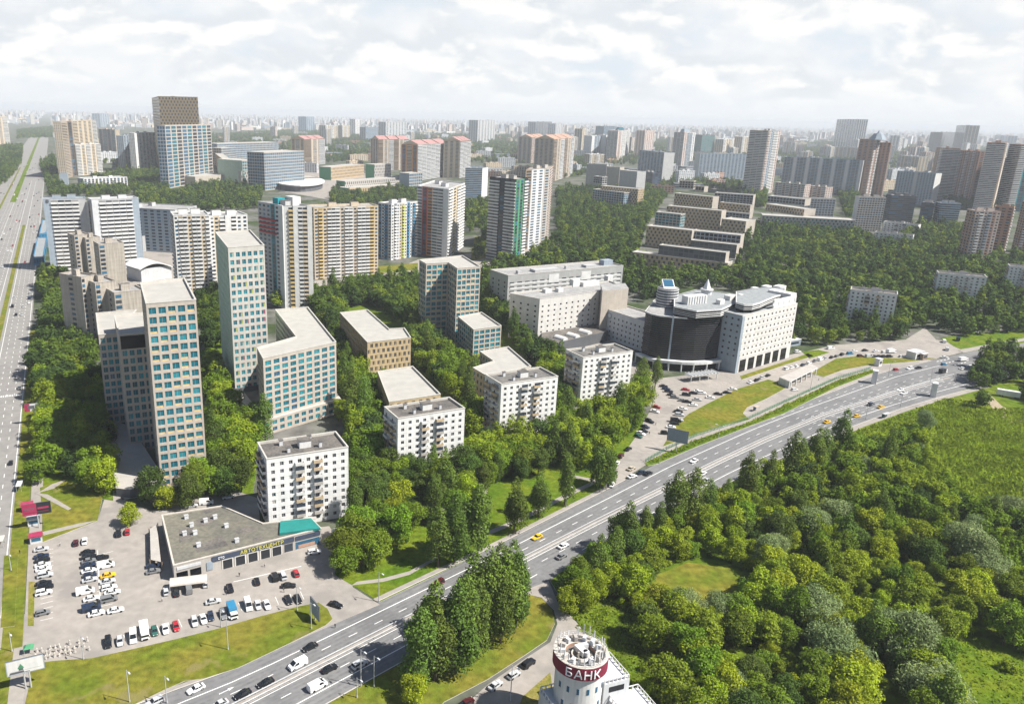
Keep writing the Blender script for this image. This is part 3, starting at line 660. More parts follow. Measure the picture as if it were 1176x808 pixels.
# awning
pW = GG([(195, 666), (238, 661)], 3.2); r = root('awning', (*((pW[0] + pW[1]) / 2), 0), 'cream arched awning in front of the car service shop', 'awning')
b = MB(); d_ = (pW[1] - pW[0]); nn = Vector((-d_.y, d_.x)).normalized()
for i in range(8):
    A0, A1 = PI * i / 8, PI * (i + 1) / 8; pr = []
    for A_ in (A0, A1): pr.append((nn * math.cos(A_) * 2.0, 2.2 + math.sin(A_) * 1.3))
    q = [(pW[0] + pr[0][0], pr[0][1]), (pW[1] + pr[0][0], pr[0][1]), (pW[1] + pr[1][0], pr[1][1]), (pW[0] + pr[1][0], pr[1][1])]
    b.face([(p.x, p.y, z) for p, z in q], 'stone')
b.build('canopy', r)
for p in (pW[0] + nn * 2, pW[0] - nn * 2, pW[1] + nn * 2, pW[1] - nn * 2): b = MB(); b.cyl((p.x, p.y, 0), .08, 2.3, 'pole', 6); b.build('post', r)

# grey institute
poly, h = front((585, 363), 316, (716, 304.6), 24)
r = near('institute', 'long grey institute slab with white window bands behind its angled front wing', 'institute', poly)
hI = 31.0; pI = rect((583.7, 316), (716, 304.6), 24, hI); pI2 = ccw(GG([(620, 343), (688, 334), (712, 327), (700, 322), (640, 330), (586, 336.5)], 30))
wI = [('glass', 3), ('glass_grey', 1)]; sI = dict(wall='ribbed_grey', nc=16, nr=8, cw=6, fh=3.4, ww=.62, wh=.42, wins=wI, base=.8, top=4.5, rec=.2); sIe = dict(sI, nc=3, nr=8, ww=.25)
sIf = dict(wall='institute', nc=10, nr=6, cw=4.4, fh=3.6, ww=.27, wh=.34, wins=[('glass_dark', 1)], base=6, top=3.6, rec=.3)
mbp = MB()
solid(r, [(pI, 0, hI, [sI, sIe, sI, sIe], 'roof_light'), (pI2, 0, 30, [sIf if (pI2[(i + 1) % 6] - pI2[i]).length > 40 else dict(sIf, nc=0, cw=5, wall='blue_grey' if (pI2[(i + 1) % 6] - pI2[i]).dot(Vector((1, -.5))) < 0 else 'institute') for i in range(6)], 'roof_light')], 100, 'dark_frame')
it = (pI[1] - pI[0]).normalized(); inn = Vector((it.y, -it.x)); iL = (pI[1] - pI[0]).length; ia = math.atan2(it.y, it.x)
for k in range(5): # white spandrel bands
    z = hI - 7.6 - k * 3.2; c = pI[0] + it * iL / 2 + inn * .06; b = MB(); b.box((c.x, c.y, z), (iL * .96, .14, 1.3), 'white', ia, bottom=True); b.build('white_band', r)
for u in (.38, .66): 
    c = pI[0] + it * iL * u + inn * .1; b = MB(); b.box((c.x, c.y, hI - 8.4), (iL * .085, .24, 6.2), 'white', ia, bottom=True); b.build('white_panel', r)
c = pI[0] + it * iL * .93 + Vector((-it.y, it.x)) * 12; b = MB(); b.box((c.x, c.y, hI - 1), (9, 6, 4), 'blue_grey', ia); b.build('roof_hut', ROOF.get(r.name, r))
for u, v, sx, sy, sz in ((.35, 8, 22, 7, 1.6), (.12, 6, 3, 3, 2.2), (.55, 9, 3, 2, 2), (.75, 9, 10, 6, 1.5)):
    c = pI[0] + it * iL * u + Vector((-it.y, it.x)) * v; b = MB(); b.box((c.x, c.y, hI - 1), (sx, sy, sz + .4), 'grey', ia); b.build('roof_hut', ROOF.get(r.name, r))
for x, y, sx, sy, sz in ((660, 327, 6, 4, 5), (676, 326, 14, 6, 3), (628, 334, 5, 4, 2.5), (642, 333, 4, 4, 2.5), (699, 321, 5, 4, 4)):
    g = G(x, y, 30); b = MB(); b.box((g.x, g.y, 29), (sx, sy, sz), 'white', ia); b.build('roof_hut', ROOF.get(r.name, r))
pIt = ccw(GG([(692, 334), (722, 331), (718, 325), (690, 327)], 33)); b = MB(); b.prism(pIt, 0, 33, 'sand', top='roof_light'); b.build('stair_tower', r); FOOT.append(pIt)
pIl = rect((695, 354), (748, 371), 20, 20); sL = dict(wall='light_grey', nc=11, nr=5, ww=.35, wh=.45, wins=wI, base=1, top=3, cw=4, fh=3.4)
ops = []; mbx = MB()
for i in range(4): facade(mbx, ops, pIl[i], pIl[(i + 1) % 4], 0, 20, dict(sL, nc=11 if i == 0 else 4))
mbx.build('wall', r); place_windows(r, ops, 0, 'frame'); roof_on(r, pIl, 20, 'roof_light'); FOOT.append(pIl)
g = G(707, 367, 15.5); lt = (pIl[1] - pIl[0]).normalized(); ln = Vector((lt.y, -lt.x)); c = pIl[0] + lt * 5 + ln * .1
b = MB(); b.tube((c.x, c.y, 16.2), (c.x + ln.x * .3, c.y + ln.y * .3, 16.2), 2.1, 'blue_grey', 20); b.tube((c.x, c.y, 16.2), (c.x + ln.x * .36, c.y + ln.y * .36, 16.2), 1.4, 'light_grey', 20); b.build('round_emblem', r)
pAn = ccw(GG([(622, 398), (698, 380), (690, 368), (622, 378)], 7)); r = near('annex', 'low dark-roofed annex with white vaulted rooflights at the foot of the institute', 'annex', pAn)
b = MB(); b.prism(pAn, 0, 7, 'dark_grey', top='roof_tar'); b.build('wall', r); FOOT.append(pAn)
for x, y in ((644, 389), (658, 386), (672, 382)):
    g = G(x, y, 7); dx = (pAn[1] - pAn[0]).normalized(); dy = Vector((-dx.y, dx.x)); b = MB()
    for i in range(6):
        A0, A1 = PI * i / 6, PI * (i + 1) / 6; q = []
        for A_, s_ in ((A0, -4), (A1, -4), (A1, 4), (A0, 4)): p = g + dx * (math.cos(A_) * 2.3) + dy * s_; q.append((p.x, p.y, 7 + 2 * math.sin(A_)))
        b.face(q, 'white')
    b.face([(*(g + dx * (math.cos(PI * i / 6) * 2.3) - dy * 4), 7 + 2 * math.sin(PI * i / 6)) for i in range(7)], 'light_grey'); b.build('rooflight', r)

# dark glass building with white office slab
hg = 31.5
gc = GG([(741.6, 358), (749, 361), (758, 363), (774, 364.5), (788, 365.5), (801, 366), (815, 365.5), (828, 364), (837, 361), (843, 358), (846, 355)], hg)
pGl = ccw(gc + [G(842, 346, hg), G(790, 341, hg), G(752, 345, hg)])
r = near('glass_building', 'dark curved glass office building with white slab wing and rooftop turret', 'office building', pGl)
FOOT.append(pGl)
b = MB(); b.prism(pGl, 0, hg, 'glass_dark', top='roof_light'); b.build('wall', r)
mat('fin_grey', (.075, .078, .085), rough=.5, var=.05); fins = MB(); gi = [p for p in pGl if any((p - q).length < .01 for q in gc)]
if (gi[0] - gc[0]).length > 1: gi = gi[::-1]
co = inset(pGl, -.35); cmap = {i: co[i] for i in range(len(pGl))}
for k in range(1, 21):
    z = 5.2 + k * 1.28
    for i in range(len(pGl)):
        j = (i + 1) % len(pGl)
        if pGl[i] in gi and pGl[j] in gi:
            a, b_, a2, b2 = pGl[i], pGl[j], co[i], co[j]
            fins.face([(a2.x, a2.y, z), (b2.x, b2.y, z), (b2.x, b2.y, z + .16), (a2.x, a2.y, z + .16)], 'fin_grey'); fins.face([(a.x, a.y, z + .16), (a2.x, a2.y, z + .16), (b2.x, b2.y, z + .16), (b_.x, b_.y, z + .16)], 'fin_grey')
fins.build('sunshade', r)
b = MB(); rim = inset(pGl, -.5)
for i in range(len(pGl)):
    j = (i + 1) % len(pGl); b.face([(rim[i].x, rim[i].y, hg - .2), (rim[j].x, rim[j].y, hg - .2), (rim[j].x, rim[j].y, hg + .5), (rim[i].x, rim[i].y, hg + .5)], 'light_grey'); b.face([(rim[i].x, rim[i].y, hg + .5), (rim[j].x, rim[j].y, hg + .5), (pGl[j].x, pGl[j].y, hg + .5), (pGl[i].x, pGl[i].y, hg + .5)], 'white')
b.build('roof_edge', r)
for i in (3,): # bright glazed lift strip
    a = gc[i] + (gc[i] - centre(pGl)).normalized() * .7; b = MB(); dd = (gc[i + 1] - gc[i]).normalized(); b.box((a.x, a.y, 2), (1.0, .4, hg - 1), 'blue_grey', math.atan2(dd.y, dd.x)); b.build('lift_strip', r)
# canopy ring and columns
ring = inset(pGl, -3.4); b = MB()
for i in range(len(pGl)):
    j = (i + 1) % len(pGl)
    if pGl[i] in gi and pGl[j] in gi:
        o1, o2, i1, i2 = ring[i], ring[j], pGl[i], pGl[j]
        b.face([(o1.x, o1.y, 4.6), (o2.x, o2.y, 4.6), (o2.x, o2.y, 6.2), (o1.x, o1.y, 6.2)], 'white'); b.face([(o1.x, o1.y, 6.2), (o2.x, o2.y, 6.2), (i2.x, i2.y, 6.2), (i1.x, i1.y, 6.2)], 'white'); b.face([(i1.x, i1.y, 4.6), (i2.x, i2.y, 4.6), (o2.x, o2.y, 4.6), (o1.x, o1.y, 4.6)], 'light_grey')
b.build('canopy', r)
for i in range(len(pGl)):
    if pGl[i] in gi: p = ring[i].lerp(pGl[i], .15); b = MB(); b.cyl((p.x, p.y, .1), .45, 4.5, 'white', 8, cap=False); b.build('column', r)
b = MB(); c = G(805, 436); tt = (G(835, 432) - G(770, 440)).normalized(); an = math.atan2(tt.y, tt.x)
b.box((c.x, c.y, 3.6), (20, 5, .5), 'light_grey', an, bottom=True)
for k in range(9): p = c + tt * (k * 2.3 - 9.2) ; b.box((p.x, p.y, 4.1), (.3, 6.5, .5), 'white', an)
for k in (-9, -3, 3, 9): p = c + tt * k - Vector((-tt.y, tt.x)) * 2.2; b.cyl((p.x, p.y, .1), .25, 3.6, 'white', 6)
b.build('entrance_canopy', r)
for x, y in ():
    g = G(x, y, 6); b = MB(); b.box((g.x, g.y, 4.6), (5.5, 3.0, 2.6), 'white', an + .5, taper=.55); b.build('entrance_wedge', r)
# recessed upper floor, turret, skylight, spire
up = ccw(GG([(775, 352), (800, 357), (828, 355), (846, 347), (846, 338), (800, 333), (775, 340)], 37)); b = MB(); b.prism(up, hg, 37, 'glass_dark', top='roof_blue')
rm = inset(up, -.5)
for i in range(len(up)):
    j = (i + 1) % len(up)
    for z, hh in ((36.4, .9), (34, .25), (33, .25), (35, .25)): b.face([(rm[i].x, rm[i].y, z), (rm[j].x, rm[j].y, z), (rm[j].x, rm[j].y, z + hh), (rm[i].x, rm[i].y, z + hh)], 'light_grey'); b.face([(rm[i].x, rm[i].y, z + hh), (rm[j].x, rm[j].y, z + hh), (up[j].x, up[j].y, z + hh), (up[i].x, up[i].y, z + hh)], 'white')
b.build('upper_floor', r)
c = G(765, 351, hg); b = MB(); b.cyl((c.x, c.y, hg - 2), 6.2, 13.5, 'dark_grey', 24, top='roof_light')
for k in range(7): b.cyl((c.x, c.y, hg + .6 + k * 1.65), 6.5, .55, 'light_grey', 24)
b.build('turret', r)
b = MB(); zt = hg + 11.5
def tri_(dx, dy, z): return (c.x + dx, c.y + dy, z)
A_ = [tri_(-3.5, -3, zt), tri_(3.5, -3, zt), tri_(3.5, 3.4, zt), tri_(-3.5, 3.4, zt)]; B_ = [tri_(-3.5, -2.2, zt + .6), tri_(3.5, -2.2, zt + .6), tri_(3.5, 3.4, zt + 4.4), tri_(-3.5, 3.4, zt + 4.4)]
b.loft(A_, B_, 'white'); b.face(B_, 'white'); b.face([tri_(-2.9, -1.9, zt + .95), tri_(2.9, -1.9, zt + .95), tri_(2.9, 3.0, zt + 4.28), tri_(-2.9, 3.0, zt + 4.28)], 'glass_blue'); b.build('skylight', r)
c2 = G(811, 338, 37); b = MB(); b.cyl((c2.x, c2.y, 36), 3.2, 4, 'light_grey', 12); b.cyl((c2.x, c2.y, 40), 4.0, .6, 'white', 12); b.box((c2.x, c2.y, 40.6), (3.6, 3.6, 6), 'light_grey', .5, taper=.1); b.build('spire', r)
c3 = G(797, 348, 37); b = MB(); b.box((c3.x, c3.y, 36.9), (15, 5, 5), 'white', .45)
for k in range(7):
    p = c3 + Vector((math.cos(.45), math.sin(.45))) * (k * 2 - 6) - Vector((-math.sin(.45), math.cos(.45))) * 2.6; b.box((p.x, p.y, 37), (.5, .5, 4.8), 'light_grey', .45)
b.build('plant_room', r)
for x, y, s_ in ((827, 347, 3), (838, 342, 4), (866, 333, 3), (880, 331, 4), (895, 331, 5), (850, 341, 2)):
    g = G(x, y, 38); b = MB(); b.box((g.x, g.y, 36.8), (s_ * 1.6, s_, 3), 'white', .7); b.build('roof_hut', ROOF.get(r.name, r))
# white slab wing
pw = rect((853, 362), (916, 348), 20, 35); sw = dict(wall='institute', nc=14, nr=7, ww=.34, wh=.33, wins=[('glass', 2), ('glass_grey', 1)], base=8.5, top=1.2, cw=4, fh=3.5)
FOOT.append(pw); ops = []; mbx = MB()
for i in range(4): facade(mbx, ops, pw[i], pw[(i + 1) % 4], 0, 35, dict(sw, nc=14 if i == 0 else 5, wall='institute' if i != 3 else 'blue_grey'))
mbx.build('wall', r); place_windows(r, ops, 98, 'dark_frame'); roof_on(r, pw, 35, 'roof_blue', .6, 'institute')
wt = (pw[1] - pw[0]).normalized(); wn = Vector((wt.y, -wt.x)); wL = (pw[1] - pw[0]).length; wa = math.atan2(wt.y, wt.x)
for k in range(7):
    z = 8.2 + k * (35 - 9.7) / 7; c = pw[0] + wt * wL / 2 + wn * .06; b = MB(); b.box((c.x, c.y, z), (wL, .1, .22), 'grey', wa, bottom=True); b.build('wall_seam', r)
for k in range(6):
    c = pw[0] + wt * wL * (.12 + .15 * k) + wn * .1; b = MB(); b.box((c.x, c.y, .2), (wL * .10, .22, 7.2), 'glass_dark', wa); b.build('arcade_window', r)
b = MB(); c = pw[0] + wt * 1.2 + wn * .12; b.box((c.x, c.y, .1), (2.4, .24, 34), 'blue_grey', wa); b.build('corner_strip', r)
# raised S-curved roof storey behind, stair tower
up2 = ccw(GG([(846, 347), (855, 349.5), (864, 349.5), (873, 347), (882, 343), (891, 339.5), (901, 337.5), (901, 331), (880, 330), (862, 332), (846, 335)], 39.5)); b = MB(); b.prism(up2, 30, 39.5, 'glass_dark', top='roof_blue'); rm = inset(up2, -.4)
for i in range(len(up2)):
    j = (i + 1) % len(up2)
    for z, hh in ((38.6, 1.1), (36.4, .3), (37.4, .3)): b.face([(rm[i].x, rm[i].y, z), (rm[j].x, rm[j].y, z), (rm[j].x, rm[j].y, z + hh), (rm[i].x, rm[i].y, z + hh)], 'white'); b.face([(rm[i].x, rm[i].y, z + hh), (rm[j].x, rm[j].y, z + hh), (up2[j].x, up2[j].y, z + hh), (up2[i].x, up2[i].y, z + hh)], 'white')
b.build('upper_floor', r)
c = pw[1] - wt * 3.2 - wn * 9; b = MB(); b.box((c.x, c.y, 0), (6.5, 15, 41), 'white', wa); b.build('stair_tower', r)
c = pw[0] + wt * wL * .76 - wn * .8; b = MB(); b.box((c.x, c.y, 35), (wL * .42, 1.0, 5.0), 'white', wa)
for k in range(5): p = c + wt * (k * 6 - 13) + wn * .56; b.box((p.x, p.y, 36.5), (1.6, .12, 1.8), 'light_grey', wa)
b.build('parapet_wall', r)

# bank tower
bc = G(667.5, 744, 22); bx_, by_ = bc
r = root('bank_tower', (bx_, by_, 0), 'round white bank tower with maroon sign band and cluttered antenna roof', 'bank')
FOOT.append([Vector((bx_ + 13 * math.cos(i * PI / 4), by_ + 13 * math.sin(i * PI / 4))) for i in range(8)])
RB = 5.6
b = MB(); b.cyl((bx_, by_, 0), RB, 17.6, 'white', 40, top='light_grey'); b.build('wall', r)
b = MB(); b.cyl((bx_, by_, 17.5), RB - .1, .6, 'maroon', 40, r2=RB + .8, cap=False); b.cyl((bx_, by_, 18.1), RB + .8, 3.2, 'maroon', 40, cap=False); sband = b.build('sign_band', r)
b = MB(); n = 40
def ringf(mb, r0, r1, z, m):
    for i in range(n):
        a, c = 2 * PI * i / n, 2 * PI * (i + 1) / n; mb.face([(bx_ + r0 * math.cos(a), by_ + r0 * math.sin(a), z), (bx_ + r1 * math.cos(a), by_ + r1 * math.sin(a), z), (bx_ + r1 * math.cos(c), by_ + r1 * math.sin(c), z), (bx_ + r0 * math.cos(c), by_ + r0 * math.sin(c), z)], m)
def wallf(mb, r_, z0, z1, m):
    for i in range(n):
        a, c = 2 * PI * i / n, 2 * PI * (i + 1) / n; mb.face([(bx_ + r_ * math.cos(a), by_ + r_ * math.sin(a), z0), (bx_ + r_ * math.cos(c), by_ + r_ * math.sin(c), z0), (bx_ + r_ * math.cos(c), by_ + r_ * math.sin(c), z1), (bx_ + r_ * math.cos(a), by_ + r_ * math.sin(a), z1)], m)
ringf(b, RB - .1, RB + .8, 21.4, 'stone'); ringf(b, 3.6, RB - .1, 20.9, 'stone'); wallf(b, RB - .1, 20.9, 21.4, 'stone'); wallf(b, 3.6, 19.4, 20.9, 'brick'); ringf(b, 2.2, 3.6, 20.0, 'roof_grey'); wallf(b, 2.2, 18.5, 20.6, 'stone'); ringf(b, 1.9, 2.2, 20.6, 'stone'); wallf(b, 1.9, 18.5, 20.6, 'stone'); ringf(b, 0, 1.9, 18.6, 'roof_tar'); brf = b.build('roof', r)
b = MB()
for i in range(20):
    a = 2 * PI * i / 20; p = (bx_ + (RB + .5) * math.cos(a), by_ + (RB + .5) * math.sin(a)); b.tube((*p, 21.4), (*p, 22.4), .05, 'light_grey', 5)
for zz in (21.9, 22.4):
    for i in range(n):
        a, c = 2 * PI * i / n, 2 * PI * (i + 1) / n; b.tube((bx_ + (RB + .5) * math.cos(a), by_ + (RB + .5) * math.sin(a), zz), (bx_ + (RB + .5) * math.cos(c), by_ + (RB + .5) * math.sin(c), zz), .035, 'light_grey', 4)
b.build('railing', r)
for i in range(26):  # panel antennas and boxes round the rim
    a = 2 * PI * (i + .3) / 26; rr = RB - .5 + .5 * rnd.random(); p = (bx_ + rr * math.cos(a), by_ + rr * math.sin(a)); b = MB()
    hgt_ = rnd.choice((1.4, 2.2, 3.0, 3.6)); b.cyl((*p, 20.9), .06, hgt_ + .3, 'pole', 6); b.box((*p, 21.3 + hgt_ * .3), (.28, .16, hgt_ * .6), 'white', a + PI / 2, bottom=True); b.build('antenna', brf)
for i in range(13):
    a = 2 * PI * (i + .5) / 13; p = (bx_ + 4.4 * math.cos(a), by_ + 4.4 * math.sin(a)); b = MB(); b.box((*p, 20.9), (1.3, .8, .9 + .7 * rnd.random()), rnd.choice(('light_grey', 'stone', 'warm_grey')), a); b.build('equipment_box', brf)
b = MB(); b.box((bx_ + .2, by_ + .9, 20.2), (1.6, 3.2, 1.3), 'white', .5); b.cyl((bx_ + 1.2, by_ - .3, 20.3), .75, 1.2, 'light_grey', 12); b.build('air_unit', brf)
b = MB(); b.tube((bx_ + .2, by_ - 2.8, 20.5), (bx_ + 2.6, by_ - 1.0, 20.5), .3, 'light_grey', 8); b.build('pipe', brf)
b = MB(); b.box((bx_ - .8, by_ - 1.4, 18.6), (.3, .3, 3.4), 'stone'); b.box((bx_ + 1.3, by_ + 2.6, 20.0), (1.8, 1.0, 1.4), 'light_grey', .3); b.build('duct', brf)
# letters round the band: each plate faces outward
for k, ch in enumerate('БАНК'):
    a = math.radians(-122 + k * 19.5 - 2); td = Vector((-math.sin(a), math.cos(a))); p = (bx_ + (RB + .95) * math.cos(a), by_ + (RB + .95) * math.sin(a), 19.6)
    text(ch, sband, p, 3.0, 'sign_white', (td.x, td.y), .08, 'letter')
for zz, off in ((13.6, 0), (9.2, .2), (5, 0)):
    for k in range(6):
        a = math.radians(-150 + k * 24) + off; p = Vector((bx_ + (RB + .02) * math.cos(a), by_ + (RB + .02) * math.sin(a))); b = MB(); b.box((p.x, p.y, zz), (.6, .12, 1.5), 'glass_blue', a + PI / 2, bottom=True); b.build('window', r)
# side wings with balustrades
for px_, py_, hh, sx, sy in ((697, 768, 12.5, 7, 9), (725, 806, 8, 9, 8), (648, 800, 9, 9, 8)):
    g = G(px_, py_, hh); b = MB(); an = .35; b.box((g.x, g.y, 0), (sx, sy, hh), 'light_grey', an)
    ca, sa = math.cos(an), math.sin(an)
    for e0, e1, k in (((-1, -1), (1, -1), 6), ((1, -1), (1, 1), 6), ((1, 1), (-1, 1), 6), ((-1, 1), (-1, -1), 6)):
        for q_ in range(k):
            f = q_ / k; x = (e0[0] + (e1[0] - e0[0]) * f) * (sx / 2 - .2); y = (e0[1] + (e1[1] - e0[1]) * f) * (sy / 2 - .2); b.box((g.x + x * ca - y * sa, g.y + x * sa + y * ca, hh), (.25, .25, 1.0), 'white', an)
        xs = [(e[0] * (sx / 2 - .2), e[1] * (sy / 2 - .2)) for e in (e0, e1)]; w = [(g.x + x * ca - y * sa, g.y + x * sa + y * ca, hh + 1.05) for x, y in xs]; b.tube(w[0], w[1], .14, 'white', 5)
    b.build('side_wing', r)
    b = MB(); b.box((g.x, g.y, hh - 2.6), (sx * .6, sy + .1, 1.5), 'glass_dark', an, bottom=True); b.build('window', r)
g1, g2 = G(690, 800, 6), G(700, 780, 12); b = MB()
for k in range(12):
    p = g1.lerp(g2, k / 11); b.box((p.x, p.y, 0), (2.2, 1.2, 5.5 + k * .55), 'white', .35)
b.build('stair', r)
# ------------------------------------------------------------------ stepped brown campus, honeycomb blocks
HCs = lambda w, a: ['s.%s.%s' % (w, a)]
def slabs(name, label, cat, items, group=None):
    big = name.startswith('campus')
    """one building of several boxes: (left roof corner, right roof corner, z1, depth, z0, pattern token, bay width, roof)"""
    r = None
    for L, R_, z1, D, z0, tok, cw, rf in items:
        if isinstance(z1, tuple): z1 = hgt(L[0], z1[0], L[1]); z0 = hgt(L[0], z0[0], z0[1]) - 1 if isinstance(z0, tuple) else z0
        p = rect(L, R_, D, z1)
        if r is None: r = near(name, label, cat, p, group)
        cw *= 1.6 if big else 1.4; nf = max(2, round((p[1] - p[0]).length / cw)); ns = max(2, round(D / cw)); k = tok.split('/') ; front_, side_ = k[0], k[-1]
        mid(None, None, None, p, z1, [[front_] * nf, [side_] * ns, [front_.replace('s.', 'n.').replace('t.', 'n.')] * 2, [side_] * ns], fh=5.4 if big else 3.5, rf=rf, z0=z0, huts=0, r=r, par=.7, cop='pale_sand')
    return r
B1, B2, B3 = 's.tan.glass_grey', 't.dark_grey.glass_grey', 't.blue_grey.glass_dark'
slabs('terraced_block', 'nearest brown terrace of the stepped campus with staggered windows and grey top storey', 'office block', [((726, 289), (836, 302), 14, 17, 0, B1 + '/n.sand', 3.6, 'roof_pale'), ((757, 281), (834, 290), 23, 11, 13, B2 + '/n.sand', 3.6, 'roof_pale')])
slabs('terraced_block', 'second terrace of the stepped campus, brown at one end and dark glass at the other', 'office block', [((743, 259), (795, 264.5), 24, 16, 0, B1 + '/n.sand', 3.6, 'roof_pale'), ((795, 264.5), (851, 270), 23, 16, 0, B3 + '/n.sand', 3.6, 'roof_pale'), ((793.6, 275.5), (846.5, 281), 15, 12, 0, B2 + '/n.sand', 3.6, 'roof_pale')])
slabs('terraced_block', 'third terrace of the stepped campus with a teal windowed corner cube', 'office block', [((766, 236), (829, 242), 30, 16, 0, B1 + '/n.sand', 3.6, 'roof_pale'), ((753, 243), (782, 246), 24, 14, 0, 't.sand.glass_teal/t.sand.glass_teal', 3.6, 'roof_pale'), ((829, 251), (857, 254), 22, 30, 0, B1 + '/n.sand', 3.6, 'roof_pale')])
slabs('terraced_block', 'topmost terrace of the stepped campus crowned by two small cubes', 'office block', [((775, 221.5), (819, 226), 36, 16, 0, B1 + '/n.sand', 3.6, 'roof_pale'), ((780.6, 207), (797, 208), 48, 14, 35, 't.sand.glass_dark/t.sand.glass_dark', 3.6, 'roof_pale'), ((799, 213), (809, 214), 44, 10, 35, 't.sand.glass_dark/n.sand', 3.6, 'roof_pale')])
slabs('terraced_block', 'dark glass end terrace of the stepped campus with a brown lower tier', 'office block', [((821, 221), (865.5, 224), 34, 18, 0, B3 + '/n.sand', 3.6, 'roof_pale'), ((826.5, 232), (862, 235.5), 27, 12, 0, B1 + '/n.sand', 3.6, 'roof_pale'), ((830, 242.5), (861, 245.5), 20, 10, 0, B3 + '/n.sand', 3.6, 'roof_pale')])
slabs('honeycomb_block', 'grey honeycomb block with tan and dark upper tiers above the woods', 'office block', [((876, 247), (982, 253), 20, 30, 0, 's.warm_grey.glass_green/n.sand', 3.4, 'roof_pale'), ((880, 234), (924, 240), 29, 22, 19, B1 + '/n.sand', 3.4, 'roof_pale'), ((882, 224.5), (925, 228.5), 38, 18, 28, B3 + '/n.sand', 3.4, 'roof_pale')])
slabs('apartment_block', 'plain blue-grey panel block beside the honeycomb block', 'apartment block', [((925, 227.5), (960, 228.5), 34, 14, 0, 't.blue_grey.glass_grey', 3.2, 'roof_grey')])
slabs('half_timbered_block', 'sand block with staggered windows and blank grey walls rising behind it', 'office block', [((681, 217), (717, 221), 28, 24, 0, 't.sand.glass_blue', 3.6, 'roof_pale'), ((690, 213), (733, 217), 34, 18, 0, B1, 3.6, 'roof_pale'), ((682, 202), (692, 203), 46, 12, 33, 't.grey.glass_dark', 4, 'roof_pale')])
slabs('blank_block', 'blank grey walled block without windows behind the sand block', 'building', [((674, 188), (697, 189), 52, 14, 0, 'n.warm_grey', 6, 'roof_pale'), ((697, 191), (712, 192), 50, 18, 0, 'n.sand', 6, 'roof_pale'), ((712, 195), (732, 197), 50, 22, 0, 'n.grey', 6, 'roof_pale')])
bpy.data.objects[[o.name for o in bpy.data.objects if o.name.startswith('half_timbered')][0]].name = 'office_block'
# campus at the upper left
slabs('campus_block', 'long low blue glass campus block farthest back', 'office block', [((249, 165), (320, 163), (186,), 40, 0, 't.sand.glass_blue', 4.2, 'roof_pale'), ((254, 170), (270, 169), (190,), 30, 0, 't.sand.glass_blue', 4.2, 'roof_pale')])
slabs('campus_block', 'two-tone campus block, teal glass above grey honeycomb', 'office block', [((278, 184.5), (300, 183.5), (213,), 70, 0, 't.sand.glass_teal/n.mint', 3.8, 'roof_pale'), ((277, 196.5), (303, 195.5), (213,), 76, 0, 's.warm_grey.glass_grey/n.warm_grey', 3.4, 'roof_pale')])
slabs('campus_block', 'tallest campus cube with regular blue windows', 'office block', [((303, 175), (349, 173), (219,), 40, 0, 't.sand.glass_blue/t.sand.glass_blue', 3.8, 'roof_pale')])
slabs('campus_block', 'low brown campus wing with row of tan windows', 'office block', [((247, 176), (263, 188), (190,), 20, 0, B1, 3.4, 'roof_pale')])
slabs('campus_block', 'small brown campus pavilion between the blue cube and the curved roof', 'office block', [((338, 204), (366, 203), (213,), 30, 0, 's.brown.glass_teal/n.brown', 4, 'roof_pale')])
slabs('campus_block', 'tan honeycomb campus block with green end wall', 'office block', [((380, 192), (418, 188.5), (207,), 30, 0, B1 + '/n.green', 3.6, 'roof_pale')])
slabs('campus_block', 'grey honeycomb campus cube with green end wall', 'office block', [((430, 189), (449, 188), (207,), 26, 0, 's.warm_grey.glass_grey/n.green', 3.4, 'roof_pale')])
slabs('campus_block', 'longest campus block, grey upper tier set on a tan honeycomb base', 'office block', [((400, 216), (478, 211), (224,), 30, 0, B1 + '/n.green', 3.6, 'roof_pale'), ((396, 208), (454, 204), (222,), 22, 0, 's.warm_grey.glass_grey/n.green', 3.4, 'roof_pale')])
slabs('campus_block', 'small blue glass campus cube with pale roof at the end of the row', 'office block', [((470, 199), (485, 198), (221,), 24, 0, 't.sand.glass_blue/n.blue_grey', 3.6, 'roof_pale')])
slabs('campus_hall', 'low windowless pale campus hall in front of the grid-fronted tower', 'hall', [((224, 203), (262, 200), (214,), 60, 0, 'n.sand', 8, 'roof_pale')])
pr = GG([(330 + 28 * math.cos(a) + 15, 208 + 5.2 * math.sin(a)) for a in [2 * PI * i / 24 for i in range(24)]], 12)
r = near('campus_hall', 'campus hall under a big white oval roof', 'hall', pr); b = MB(); b.prism(ccw(pr), 10.5, 12.4, 'white', top='white', bottom=True); b.build('roof', r); b = MB(); b.prism(inset(ccw(pr), 4), 0, 10.6, 'dark_grey'); b.build('wall', r); FOOT.append(ccw(pr))

# ------------------------------------------------------------------ towers of the middle distance
def tower(label, poly_h, pats, name='apartment_tower', cat='apartment tower', **k):
    return mid(name, label, cat, poly_h[0], poly_h[1], pats, **k)
